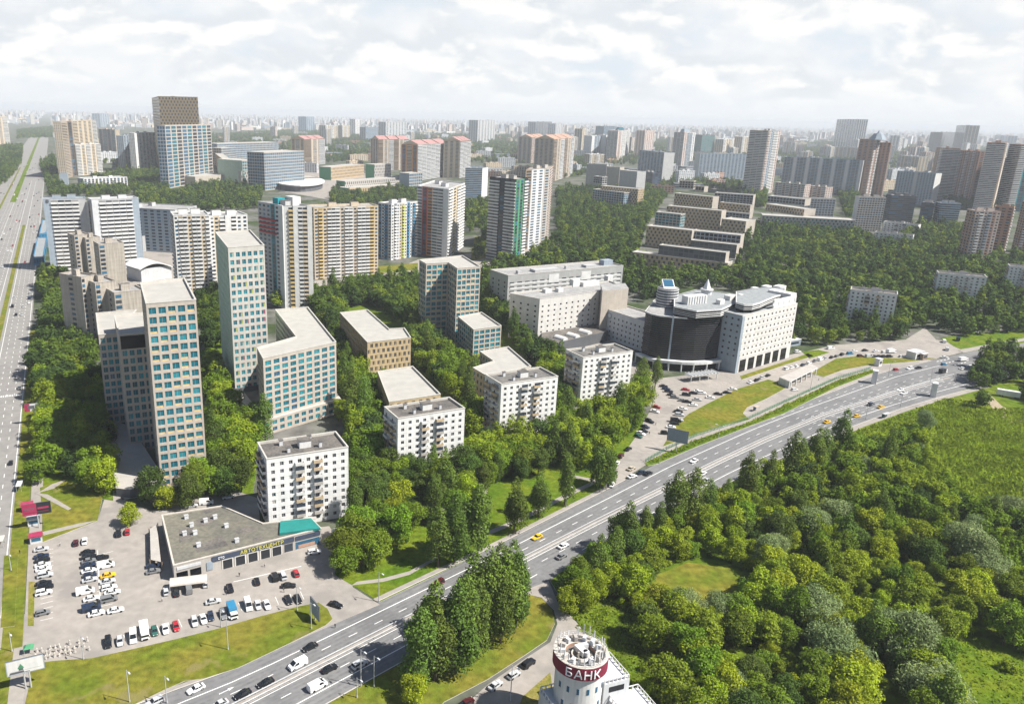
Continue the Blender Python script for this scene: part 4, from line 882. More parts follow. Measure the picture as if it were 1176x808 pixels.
# twin slab, concrete stack
pk, hk = front((59, 312), 228.5, (98, 227.5), 16); wb = ['n.blue_grey', 'b.grey.white', 'b.grey.white', 'b.grey.white', 'b.grey.white', 'n.grey']
r = tower('grey double slab with white balcony bands and a round roof emblem, beside the avenue', (pk, hk), [wb, ['n.light_grey'] * 2, wb, ['n.light_grey'] * 2], rf='roof_light', name='slab_tower', cat='office tower', fh=3.4)
pk2 = rect((105, 229), (159, 227), 16, hk); mid(None, None, None, pk2, hk, [['n.light_grey', 'b.grey.white', 'b.grey.white', 'b.grey.white', 'b.grey.white', 'b.grey.white', 'n.blue_grey'], ['n.light_grey'] * 2], r=r, fh=3.4, rf='roof_light')
pk3 = [pk[1], pk2[0], pk2[3], pk[2]]; mid(None, None, None, pk3, hk - 3, [['n.grey', 'v.brown', 'n.grey']], r=r, huts=0, rf='roof_light')
kt = (pk[1] - pk[0]).normalized(); kn = Vector((kt.y, -kt.x)); c = pk[0] + kt * 12 + kn * .3
b = MB(); b.tube((*(pk[0] + kt * 3.2 + kn * .1), hk - 2), (*(pk[0] + kt * 3.2 + kn * .4), hk - 2), 1.4, 'dark_grey', 14); b.build('round_emblem', r)
hl = 40
con = [['W.concrete', 'n.concrete', 'n.concrete', 'n.concrete'], ['n.concrete', 'w.concrete', 'n.concrete']]
r = None
for L, R_, z1, D in (((85, 270), (103, 268.5), 46, 14), ((98, 273), (115, 271.5), 44, 14), ((113, 280), (142, 278), 44, 16), ((93, 318), (109, 315), 45, 20), ((109, 325), (133, 322), 42, 18), ((131, 336), (166, 332), 38, 16)):
    p = rect(L, R_, D, z1)
    if r is None: r = near('concrete_block', 'weathered stepped concrete block with almost windowless walls, behind the three-part tower cluster', 'building', p)
    mid(None, None, None, p, z1, con, r=r, rf='roof_light', huts=1)
# M, N, O, P, Q, R, S
white_b = 'b.white.white'
pM = rect((199, 247), (240, 246), 26, 64)
r = tower('broad white apartment tower of stacked balconies with cream lower bays', (pM, 64), [['w.white', 'b.cream.white', 'b.white.white', 'w.cream', 'b.white.white', 'b.white.white', 'w.cream', 'b.white.white'], ['b.white.white'] * 4, ['w.white'] * 4, ['b.white.white', 'w.cream'] * 2], rf='roof_light')
pM2 = rect((238, 248), (284, 246), 24, 62); mid(None, None, None, pM2, 62, [['b.white.white', 'w.cream', 'b.white.white', 'R.white', 'b.white.white', 'w.white', 'w.white'], ['w.white'] * 4], r=r, rf='roof_light')
N_ = corner((329, 355), 236, (296, 231), (358, 236))
r = tower('white tower with red balcony rows above a teal window stripe', N_, [['w.grey', 'w.grey', 'w.grey', 'v.teal', 'w.light_grey', 'R.white'], ['n.white', 'b.white.yellow', 'R.white', 'b.white.white', 'b.white.cream', 'R.white']], rf='roof_light')
p_, h_ = N_; t = (p_[1] - p_[0]); b = MB(); tl = t.normalized(); nn = Vector((tl.y, -tl.x)); an = math.atan2(tl.y, tl.x)
for k in range(4):
    c = p_[0] + t * .4 + nn * .7; b.box((c.x, c.y, h_ - 12.5 - k * 3.2), (t.length * .66, 1.2, 1.3), 'red', an, bottom=True)
b.build('red_balcony', r)
b = MB(); c = p_[0].lerp(p_[2], .5); b.box((c.x - 4, c.y, h_ - 1), (7, 6, 5), 'teal', an); b.box((c.x + 6, c.y + 2, h_ - 1), (10, 7, 6), 'white', an); b.build('roof_hut', r)
tower('wide pale apartment tower with yellow side bays and many white balconies', front((361.7, 321), 238, (434.5, 236), 20), [['w.cream', 'b.yellow.yellow', 'w.cream', 'b.cream.white', 'b.white.white', 'b.white.white', 'w.beige', 'b.white.white', 'b.white.white', 'w.beige', 'b.white.white', 'b.white.white', 'b.cream.white', 'b.yellow.yellow', 'w.cream'], ['w.cream'] * 4], rf='roof_light')
tower('slim tower with blue and lime striped balconies', front((449, 299), 234, (479.6, 231), 18), [['w.white', 'b.navy.white', 'w.light_grey', 'w.cream', 'b.cream.lime', 'w.white', 'b.blue.blue', 'w.white', 'b.white.blue', 'b.white.white'], ['b.white.blue', 'w.white'] * 2], rf='roof_light')
tower('white tower with one red window column and grey ribbon windows', corner((513, 298), 217, (479.6, 213), (534, 210)), [['b.white.white', 'v.red', 'W.orange', 'b.grey.white', 'b.grey.white', 'n.light_grey'], ['b.white.white', 'w.cream', 'b.cream.white', 'b.white.white']], rf='roof_light')
R_t = corner((588, 303), 206, (562.5, 203), (606.7, 204))
r = tower('black and white striped tower with a bright green corner', R_t, [['b.black.white', 'b.black.white', 'W.black', 'b.black.white', 'b.black.white'], ['v.green', 'v.green', 'b.black.white']], rf='roof_light')
r = tower('pale tower with dark window rows directly behind the striped green tower', corner((626, 282), 193, (604, 195), (635.6, 190)), [['W.brown', 'w.light_grey', 'w.light_grey', 'w.warm_grey'], ['W.pinkish', 'w.pinkish', 'W.pinkish']], rf='roof_light')
tower('white-ended slab with pale blue window bands below the gabled towers', corner((552.5, 232), 193, (534.5, 192.6), (560.7, 192)), [['r.blue_grey'] * 4, ['n.white'] * 2], rf='roof_light')
U_ = corner((196, 190), 114, (174.2, 112.5), (226, 111)); Uh = U_[1]
tower('tallest brown lattice tower on the skyline behind the grid-fronted tower', corner((217, 190), 113.5, (174.2, 112.7), (227, 111.5)), [['s.bronze.glass_grey'] * 12, ['s.bronze.glass_grey'] * 6], fh=6.5, rf='roof_grey', name='office_tower', cat='office tower', huts=1)
tower('grid-fronted tower with blue-green windows below the brown lattice tower', front((194.5, 216.6), 144, (242, 143), 16), [['t.sand.glass_blue', 't.sand.glass_teal', 't.sand.glass'] * 3, ['t.grey.glass_blue'] * 3], fh=6.2, rf='roof_pale', name='office_tower', cat='office tower', huts=0)
r = tower('cream paired towers with a lower front block by the avenue', front((77, 205), 139.4, (110, 138), 15), [['b.beige.beige', 'v.brown', 'b.white.cream', 'w.cream', 'w.cream', 'w.cream', 'b.white.white'], ['w.cream'] * 4], rf='roof_light')
pw_, hw_ = front((90, 202), 166, (115, 165), 10); mid(None, None, None, pw_, hw_, [['b.white.white', 'w.cream', 'b.white.white', 'w.cream', 'b.white.white'], ['w.cream'] * 4], r=r, rf='roof_light')
tower('pinkish cream tower half hidden behind the cream paired towers', front((116, 182), 148, (132, 149), 14), [['w.pinkish', 'b.cream.white', 'w.pinkish', 'b.cream.white'], ['w.cream'] * 4], rf='roof_light')
tower('blue-grey and white slab office tower with one dark gap between its halves', front((145, 197), 156, (154, 155), 16), [['w.blue_grey'] * 4, ['w.blue_grey'] * 4], rf='roof_light', name='office_tower', cat='office tower')
tower('white office slab with even small windows next to the brown lattice tower', front((158, 199), 153, (178, 152), 14), [['n.white', 'w.white', 'w.white', 'w.white', 'w.white', 'w.white'], ['w.white'] * 4], rf='roof_light', name='office_tower', cat='office tower')
mid('office_block', 'low white block with arched window rows beside the avenue', 'office block', *front((97, 217), 205, (146, 203), 26), [['v.white'] * 12, ['v.white'] * 4], rf='roof_blue')
tower('thin blue-grey kiosk tower beside the avenue junction', front((70, 212), 199, (77, 199), 14), [['n.blue_grey'] * 2], rf='roof_light', name='kiosk_tower', cat='building', huts=0)
mid('institute_block', 'long grey institute block seen end-on behind the broad white tower', 'institute', rect((201, 241), (226, 236), 90, 44), 44, [['w.grey'] * 3, ['w.white'] * 12, ['n.grey'], ['w.blue_grey'] * 12], rf='roof_light')
# curved white roofed hall
p = rect((160, 306), (200, 301), 30, 14); r = near('sports_hall', 'sports hall with wavy white roof below the broad white tower', 'hall', p); b = MB(); b.prism(inset(p, 2), 0, 11, 'light_grey'); b.build('wall', r)
b = MB(); t = p[1] - p[0]
for i in range(10):
    f0, f1 = i / 10, (i + 1) / 10; z = lambda f: 11.5 + 4.0 * math.sin(f * 3.6)
    q = [(p[0] + t * f0, z(f0)), (p[0] + t * f1, z(f1)), (p[3] + t * f1, z(f1)), (p[3] + t * f0, z(f0))]; b.face([(v.x, v.y, k) for v, k in q], 'white'); b.face([(v.x, v.y, k - .8) for v, k in q][::-1], 'white'); b.face([(q[0][0].x, q[0][0].y, q[0][1] - .8), (q[1][0].x, q[1][0].y, q[1][1] - .8), (q[1][0].x, q[1][0].y, q[1][1]), (q[0][0].x, q[0][0].y, q[0][1])], 'white')
b.build('roof', r); FOOT.append(p)
mid('low_building', 'dark-roofed low building behind the wavy-roofed sports hall', 'building', rect((163, 271), (196, 268), 30, 16), 16, [['n.grey', 'w.grey', 'n.grey']], rf='roof_tar', huts=1)
mid('market_pavilion', 'blue glass roadside pavilion on the avenue edge', 'pavilion', GG([(38, 296), (50, 294.5), (54, 272), (43, 272)], 7), 7, [['t.blue.glass_blue'] * 4], rf='roof_blue', huts=0)
mid('market_pavilion', 'smaller blue pavilion farther up the avenue edge', 'pavilion', GG([(45, 268), (53, 267), (57, 252), (49, 252)], 6), 6, [['t.blue.glass_blue'] * 3], rf='roof_blue', huts=0)

# gabled brown towers
def gabled(label, fb, ty, fr, D, pats, roof_m='pink_roof'):
    p, h = front(fb, ty, fr, D); r = mid('gabled_tower', label, 'apartment tower', p, h, pats, rf='roof_grey', huts=0)
    e = p[1] - p[0]; k = 3
    for i in range(k):
        a, b_ = p[0] + e * (i / k + .02), p[0] + e * ((i + 1) / k - .02); c_, d_ = p[3] + e * ((i + 1) / k - .02), p[3] + e * (i / k + .02); m1, m2 = (a + d_) / 2, (b_ + c_) / 2; mb = MB(); z = h + .1; zt = h + 9
        def v(q, zz): return (q.x, q.y, zz)
        mb.face([v(a, z), v(b_, z), v(m2, zt), v(m1, zt)], roof_m); mb.face([v(c_, z), v(d_, z), v(m1, zt), v(m2, zt)], roof_m); mb.face([v(b_, z), v(c_, z), v(m2, zt)], 'cream'); mb.face([v(d_, z), v(a, z), v(m1, zt)], 'cream'); mb.build('gable_roof', r)
    return r
bb = ['b.brown.brown', 'w.beige', 'b.brown.light_grey']
gabled('brown tower with a steep pink gable alone behind the campus cube', (350, 191), 160, (373, 159), 40, [bb, ['w.cream', 'b.cream.white', 'w.cream']])
gabled('brown gabled twin slab, first of the gabled row by the campus', (434, 196), 160, (470, 160), 34, [bb * 2, ['w.beige'] * 3])
gabled('big grey-brown gabled slab with orange end wall in the middle of the gabled row', (479, 208), 166, (515, 164), 40, [['b.warm_grey.light_grey'] * 7, ['v.orange', 'b.orange.cream', 'v.orange']])
gabled('dark gabled slab closing the gabled row beside the white-ended slab', (527, 205), 162, (541, 161), 40, [['b.brown.light_grey'] * 3, ['w.cream'] * 3])
gabled('largest gabled slab, brown and many-balconied, behind the pale towers', (633, 209), 160, (660, 158), 44, [['b.brown.brown', 'w.beige', 'b.warm_grey.light_grey'] * 2, ['w.beige'] * 4], 'brick')
gabled('slightly lower brown gabled slab adjoining the largest one', (609, 188), 158, (627, 157), 44, [['b.brown.pinkish', 'w.beige'] * 2, ['w.beige'] * 3], 'brick')
# named towers, farther and to the east: (label, base left, top row, top right, depth, patterns)
def far(label, fb, ty, fr, D=34, pats=None, name='apartment_tower', cat='apartment tower', **k):
    return mid(name, label, cat, *front(fb, ty, fr, D), pats or [['w.light_grey'] * 6, ['w.light_grey'] * 4], rf=k.pop('rf', 'roof_light'), **k)
c1 = ['b.white.white', 'w.cream', 'b.white.cream'] * 2; g1 = ['r.blue_grey'] * 3; b1 = ['b.brick.cream', 'w.brick', 'b.brick.white'] * 2
far('curved-topped white tower with a coloured glass crown', (707, 184.6), 150, (724, 149), 36, [['w.pinkish', 'b.white.white', 'b.white.white'], ['b.white.white'] * 3])
far('round-shouldered pale blue tower rising above the brown blocks', (782, 191), 152, (799, 152), 36, [['w.pinkish', 'b.white.blue_grey', 'b.white.blue_grey', 'w.white'], ['b.white.white'] * 3])
far('dark green glass office block among beige towers', (804, 178), 155, (821.7, 155), 36, [['t.dark_grey.glass_green'] * 5, ['t.dark_grey.glass_green'] * 4], name='office_tower', cat='office tower')
far('beige tower pair beside the green glass block', (829, 178), 160, (848, 159), 36, [c1, ['w.cream'] * 4])
far('beige tower cut off by the dark tower in front of it', (850, 178), 157, (869, 157), 36, [c1, ['w.cream'] * 4])
far('long grey panel slab with a white end wall', (801, 205), 176, (861, 177), 30, [['w.blue_grey'] * 14, ['n.white'] * 2])
far('tall grey-brown tower with stacked loggias near the honeycomb block', (872, 224), 150, (897, 150), 36, [['b.warm_grey.pinkish', 'w.blue_grey', 'b.blue_grey.white', 'b.blue_grey.white', 'w.pinkish'], ['b.pinkish.white'] * 3], fh=3.2)
far('very long blue-grey panel slab behind the teal-roofed houses', (895, 220), 180, (992, 184), 26, [['w.blue_grey', 'r.blue_grey', 'w.blue_grey', 'n.light_grey'] * 6, ['n.white'] * 2])
far('pale concave-sided tower standing above the haze', (956, 169), 137, (985, 137), 60, [['v.white'] * 8, ['v.white'] * 5], name='office_tower', cat='office tower', fh=6)
far('white stepped apartment row under the pale tower', (940, 182), 168, (996, 170), 36, [c1 * 2, ['w.white'] * 4])
far('brown tower with a pale blue faceted crown', (993, 226), 160, (1011, 160), 30, [['b.brick.white', 'w.brick', 'b.brown.white'], ['w.brick'] * 3], fh=3.1)
far('brown wing of the blue-crowned tower facing the woods', (1012, 226), 164, (1025, 164), 24, [['w.brick', 'v.blue_grey', 'w.brick'], ['w.brick'] * 3], fh=3.1)
far('white balcony slab behind the blue-grey slab pair', (1028, 198), 178, (1056, 180), 30, [c1, ['w.cream'] * 3])
far('blue-grey slab pair in front of the brick terrace', (1024, 232), 196, (1075, 199), 22, [['w.blue_grey'] * 6 + ['n.grey'] + ['w.blue_grey'] * 6, ['n.white'] * 2])
far('sunlit end tower of the brick terrace with yellow-white strips', (1064, 226), 169, (1083, 170), 30, [['w.brick', 'w.brick', 'b.cream.white'], ['b.brick.white'] * 3])
far('long brick terrace of tall apartments with white balcony columns', (1084, 229), 172, (1126, 174), 30, [['b.brick.white', 'w.brick', 'w.brick'] * 4, ['w.brick'] * 3])
far('lower brick wing at the end of the long brick terrace', (1126, 231), 178, (1144, 180), 30, [['b.brick.white', 'w.brick'] * 2, ['w.brick'] * 3])
far('dark twin-topped glass office tower on the skyline above the brick terrace', (1078, 176), 152, (1100, 152), 60, [['t.dark_grey.glass_grey'] * 6, ['t.dark_grey.glass_grey'] * 4], name='office_tower', cat='office tower', fh=5)
far('taller half of the dark twin-topped office tower', (1092, 176), 144, (1110, 144), 60, [['t.dark_grey.glass_grey'] * 5, ['t.cream.glass_grey'] * 4], name='office_tower', cat='office tower', fh=5)
far('dark brown tower of deep balconies at the edge of the view', (1137, 243), 164, (1158, 163), 26, [['b.brick.brown', 'v.navy', 'b.brick.cream', 'b.brick.white'], ['b.brick.white'] * 4], fh=3.1)
far('brick tower with teal glazing cropped by the edge of the view', (1155, 243), 166, (1215, 167), 30, [['b.brick.white', 'v.teal', 'b.brick.cream', 'v.teal', 'w.brick'], ['b.brick.white'] * 4], fh=3.1)
far('brick and grey panel house in the shade, stepped at one end', (1108, 300), 242, (1150, 243), 18, [['w.pinkish', 'b.pinkish.white', 'w.pinkish', 'b.pinkish.blue_grey', 'w.brick', 'w.pinkish'], ['w.brick'] * 3])
far('red-brown end tower attached to the shaded panel house', (1151, 296), 238, (1166, 237), 18, [['w.brick', 'b.brick.white', 'w.brick'], ['w.brick'] * 3])
far('cropped brick house with white loggias at the edge of the woods', (1168, 290), 232, (1205, 233), 18, [['b.brick.white', 'w.brick'] * 3, ['w.brick'] * 3])
far('grey panel slab with broad windows above the small white block', (980, 266), 226, (1018, 227), 14, [['W.warm_grey'] * 10, ['n.light_grey'] * 2])
far('dark office block with a teal pitched roof', (1019, 256), 224, (1053, 225), 24, [['r.dark_grey'] * 4, ['r.dark_grey'] * 3], name='office_block', cat='office block')
far('dark low wing beside the teal-roofed office block', (1053, 260), 232, (1073, 233), 22, [['r.navy'] * 3, ['r.navy'] * 3], name='office_block', cat='office block')
far('blue-grey office wing under the trees next to the shaded panel house', (1075, 262), 233, (1104, 234), 22, [['r.blue_grey'] * 4, ['r.blue_grey'] * 3], name='office_block', cat='office block')
far('pinkish house with a long teal roof behind the honeycomb block', (887, 232), 209, (925, 212), 18, [['w.pinkish', 'b.pinkish.white'] * 4, ['w.pinkish'] * 3], rf='teal_roof', name='apartment_block', cat='apartment block')
far('lower pinkish house with a short teal roof next to the long one', (926, 234), 213, (949, 215), 18, [['w.pinkish', 'b.pinkish.white'] * 2, ['w.pinkish'] * 3], rf='teal_roof', name='apartment_block', cat='apartment block')
far('grey slab with a white end wall behind the sand block', (731, 206), 172, (763, 175), 26, [['w.blue_grey'] * 8, ['n.white'] * 2])
far('hazy pinkish tower above the grey white-ended slab', (738, 182), 150, (752, 150), 36, [['w.pinkish'] * 5, ['w.pinkish'] * 3])
far('dark office block joined to blank grey walls', (733, 213), 196, (750, 198), 20, [['r.navy'] * 3, ['r.navy'] * 3], name='office_block', cat='office block')
far('grey skyline slab left of the gabled towers', (548, 165), 138, (569, 138), 50, [['w.grey'] * 6, ['w.grey'] * 4], fh=5)
far('dark grey skyline slab behind the largest gabled slab', (614, 162), 140, (634, 140), 50, [['w.dark_grey'] * 6, ['w.grey'] * 4], fh=5)
far('second grey skyline slab with a pale end behind the largest gabled slab', (637, 162), 142, (646, 142), 50, [['w.grey'] * 4, ['w.white'] * 4], fh=5)
far('white and beige tower beside the largest gabled slab', (667, 176), 148, (675, 148), 36, [['w.cream', 'b.white.white'], ['w.cream'] * 3])
far('beige panel block before the white slabs', (676, 192), 177, (694, 177), 26, [c1, ['w.cream'] * 3])
far('white slab group with blue-grey bays', (678, 182), 156, (692, 156), 36, [['n.white', 'w.blue_grey', 'w.blue_grey', 'w.blue_grey'], ['n.white'] * 2])
far('second white slab with blue-grey bays, next to the curved-topped tower', (694, 182), 155, (704, 155), 36, [['n.white', 'w.blue_grey', 'w.blue_grey'], ['n.white'] * 2])
far('dark glazed block behind the curved-topped tower', (692, 166), 145, (706, 145), 50, [['t.dark_grey.glass_blue'] * 5, ['t.dark_grey.glass_blue'] * 4], fh=5)
far('slender glass skyline tower behind the brown pink-gabled tower', (352, 152), 134, (361, 134), 60, [['t.blue_grey.glass_blue'] * 4, ['t.blue_grey.glass_blue'] * 4], fh=6, name='office_tower', cat='office tower')
far('grey flat-topped skyline block beyond the cream towers', (116, 146), 130.5, (125, 130.5), 60, [['w.blue_grey'] * 4, ['w.blue_grey'] * 3], fh=6)
far('slim white skyline tower above the low roofs', (408, 156), 137, (413, 137), 40, [['w.white'] * 3, ['w.white'] * 3], fh=5)
far('beige skyline tower pair, nearer one', (374, 162), 144, (388, 144), 40, [c1, ['w.cream'] * 3], fh=4)
far('beige skyline tower pair, farther one', (393, 160), 144, (402, 144), 40, [c1, ['w.cream'] * 3], fh=4)
far('broad grey skyline slab between the gabled rows', (443, 158), 140, (467, 140), 50, [['w.grey'] * 7, ['w.grey'] * 3], fh=5)
far('cream tower at the very edge of the view beyond the avenue', (-6, 170), 134, (8, 134), 36, [['b.white.white', 'w.cream', 'b.cream.white'], ['w.cream'] * 4], fh=3.4)
far('low grey wide block above the white skyline tower', (420, 162), 146, (434, 146), 40, [['r.blue_grey'] * 4, ['w.grey'] * 3], fh=4)
far('white panel tower beside the dark twin-topped office tower', (1114, 172), 156, (1122, 156), 50, [['w.white'] * 3, ['w.white'] * 3], fh=5)
far('blue-grey dome-shouldered skyline block near the edge of the view', (1140, 168), 155, (1158, 156), 60, [['w.blue_grey'] * 5, ['w.blue_grey'] * 3], fh=5)
far('hazy white tower group by the blue-crowned tower', (1030, 176), 156, (1038, 156), 50, [['b.white.white'] * 3, ['w.white'] * 3], fh=4)
# crown of the blue-topped tower, teal pitched roof
g = G(1009, 160, hgt(1000, 226, 160)); hh = hgt(1000, 226, 160); rr = [o for o in bpy.data.objects if o.get('label') == 'brown tower with a pale blue faceted crown'][0]
b = MB(); b.cyl((g.x + 6, g.y + 14, hh - 1), 17, 12, 'blue_grey', 8, r2=9, top='roof_blue'); b.cyl((g.x + 6, g.y + 14, hh + 11), 4, 6, 'blue_grey', 6, r2=.5); b.build('crown', rr)
for lb, tf, tr in (('curved-topped white tower with a coloured glass crown', (708, 150), (723, 149)), ('round-shouldered pale blue tower rising above the brown blocks', (783, 152), (798, 152))):
    rr = [o for o in bpy.data.objects if o.get('label') == lb][0]; x, y, _ = rr['_o']; hh = hgt(*P(x, y, 0), (tf[1] + tr[1]) / 2); b = MB(); b.box((x, y, hh - .5), (26, 24, 11), 'glass_teal' if 'curved' in lb else 'blue_grey', .3, taper=.62); b.build('crown', rr)

# ------------------------------------------------------------------ the hazy city: nameless blocks, then the mass near the horizon
def clear_of(p, m=10):
    q = p - O2; t = q.dot(N2)
    if -20 < t < 95: return False
    for f in FOOT:
        c = f[0]
        if abs(c.x - p.x) < 260 and abs(c.y - p.y) < 260:
            if inside(p, f): return False
            for i in range(len(f)):
                a, b = f[i], f[(i + 1) % len(f)]; e = b - a
                if e.length < .01: continue
                k = max(0, min(1, (p - a).dot(e) / e.length_squared))
                if (a + e * k - p).length < m: return False
    return True
fb_kinds = [('hazy pale apartment slab in the low-rise districts', 'apartment slab', [['w.light_grey'] * 8, ['w.light_grey'] * 2], (50, 14), (16, 30), 'pale apartment slabs'),
            ('hazy cream apartment slab in the low-rise districts', 'apartment slab', [['w.cream'] * 8, ['w.cream'] * 2], (50, 14), (16, 30), 'cream apartment slabs'),
            ('hazy grey flat-roofed hall far behind the towers', 'hall', [['r.blue_grey'] * 5, ['r.grey'] * 3], (60, 36), (9, 14), 'grey far halls'),
            ('hazy white point tower far behind the campus', 'apartment tower', [['b.white.white', 'w.cream', 'b.white.white'], ['w.white'] * 3], (24, 24), (48, 78), 'white far towers'),
            ('hazy pinkish brick tower far behind the campus', 'apartment tower', [['w.pinkish', 'b.brick.white', 'w.pinkish'], ['w.pinkish'] * 3], (26, 24), (45, 75), 'pinkish far towers'),
            ('hazy low brick house among far trees', 'house block', [['w.brick'] * 7, ['w.brick'] * 2], (45, 14), (13, 19), 'brick far houses')]
protos = {}
cnt = 0; tries = 0; KC = {}
while cnt < 400 and tries < 16000:
    tries += 1
    px = rnd.uniform(40, 1176); py = 146 + 62 * (rnd.random() ** 1.5) + (px - 500) * .022
    g = G(px, py)
    k = rnd.choices(range(6), (3, 2.5, 2, 2.2, 1.2, 2) if px < 540 else (3, 2.5, .8, 6, 3.5, 2))[0]
    if px > 600 and py > 204 + (px - 500) * .022: continue
    lb, cat, pats, (sx, sy), (h0, h1), grp = fb_kinds[k]
    if k in (3, 4) and py > (172 if px < 540 else 184) + (px - 500) * .022: continue
    if py < 160: sx *= 1.2; sy *= 1.2
    if not clear_of(g, max(sx, sy) * .55 + 4): continue
    KC[k] = KC.get(k, 0) + 1
    if KC[k] > 130: continue
    v = rnd.randrange(3)
    if (k, v) not in protos:
        h = h0 + (h1 - h0) * (v + .5) / 3; poly = [Vector((-sx / 2, -sy / 2)), Vector((sx / 2, -sy / 2)), Vector((sx / 2, sy / 2)), Vector((-sx / 2, sy / 2))]
        off = Vector((0, 3000)); poly = [q + off for q in poly]; f0 = len(FOOT); r = mid('far_block', lb, cat, poly, h, pats, fh=3.2, huts=2 if k != 2 else 0); del FOOT[f0:]
        # bake the parts into one mesh: it is a few pixels wide
        big = MB(); bpy.context.view_layer.update()
        vs = []; fs = []; ms = []; names = []
        for ch in list(r.children_recursive):
            me = ch.data; o_ = len(vs); vs += [tuple(q.co) for q in me.vertices]
            for p_ in me.polygons: fs.append(tuple(i + o_ for i in p_.vertices)); nm = me.materials[p_.material_index].name; ms.append(big.mi(nm))
            bpy.data.objects.remove(ch)
        bpy.data.objects.remove(r); big.v = vs; big.f = fs; big.m = ms; protos[(k, v)] = big.mesh('far_block')
    o = bpy.data.objects.new({'apartment slab': 'apartment_slab', 'hall': 'hall', 'apartment tower': 'point_tower', 'house block': 'house_block'}[cat], protos[(k, v)]); COL.objects.link(o)
    o.location = (g.x, g.y, 0); o.rotation_euler.z = rnd.choice((.46, .46, .46 + PI / 2, .1, .9, -.2)); tag(o, lb, cat, grp); cnt += 1
    a = o.rotation_euler.z; FOOT.append([g + Vector((math.cos(a) * x * sx / 2 - math.sin(a) * y * sy / 2, math.sin(a) * x * sx / 2 + math.cos(a) * y * sy / 2)) for x, y in ((-1, -1), (1, -1), (1, 1), (-1, 1))])
n2 = 0
for _ in range(1500):
    px = rnd.uniform(560, 1180); py = rnd.uniform(172, 216) + (px - 500) * .022; g = G(px, py); k = rnd.choices((0, 1, 2, 5), (3, 3, 1.5, 3))[0]; lb, cat, pats, (sx, sy), hh_, grp = fb_kinds[k]
    me_ = protos.get((k, rnd.randrange(3)))
    if me_ is None or n2 >= 70 or not clear_of(g, 32): continue
    o = bpy.data.objects.new({'apartment slab': 'apartment_slab', 'hall': 'hall', 'house block': 'house_block'}[cat], me_); COL.objects.link(o); o.location = (g.x, g.y, 0); a = rnd.choice((.46, .46, .1, -.2, .8)); o.rotation_euler.z = a; tag(o, lb, cat, grp); n2 += 1
    FOOT.append([g + Vector((math.cos(a) * x * sx / 2 - math.sin(a) * y * sy / 2, math.sin(a) * x * sx / 2 + math.cos(a) * y * sy / 2)) for x, y in ((-1, -1), (1, -1), (1, 1), (-1, 1))])
mb = MB()
for i in range(6500):
    px = rnd.uniform(-10, 1190); hz = 133 + (px - 490) * .0232; py = hz + 5.6 + 16 * rnd.random() ** 2.0
    g = G(px, py)
    q = g - O2
    if -40 < q.dot(N2) < 110: continue
    d = g.length; tall = rnd.random() < .3
    h = rnd.uniform(35, 80) if tall else rnd.uniform(9, 30); sx = rnd.uniform(20, 34) if tall else rnd.uniform(40, 110); sy = rnd.uniform(18, 30)
    mb.box((g.x, g.y, 0), (sx, sy, h), rnd.choice(('white', 'light_grey', 'cream', 'pinkish', 'blue_grey', 'warm_grey', 'grey', 'pale_sand', 'white')), rnd.uniform(0, PI))
o = mb.build('distant_city', kind='stuff'); o['label'] = 'hazy mass of far city blocks along the horizon'
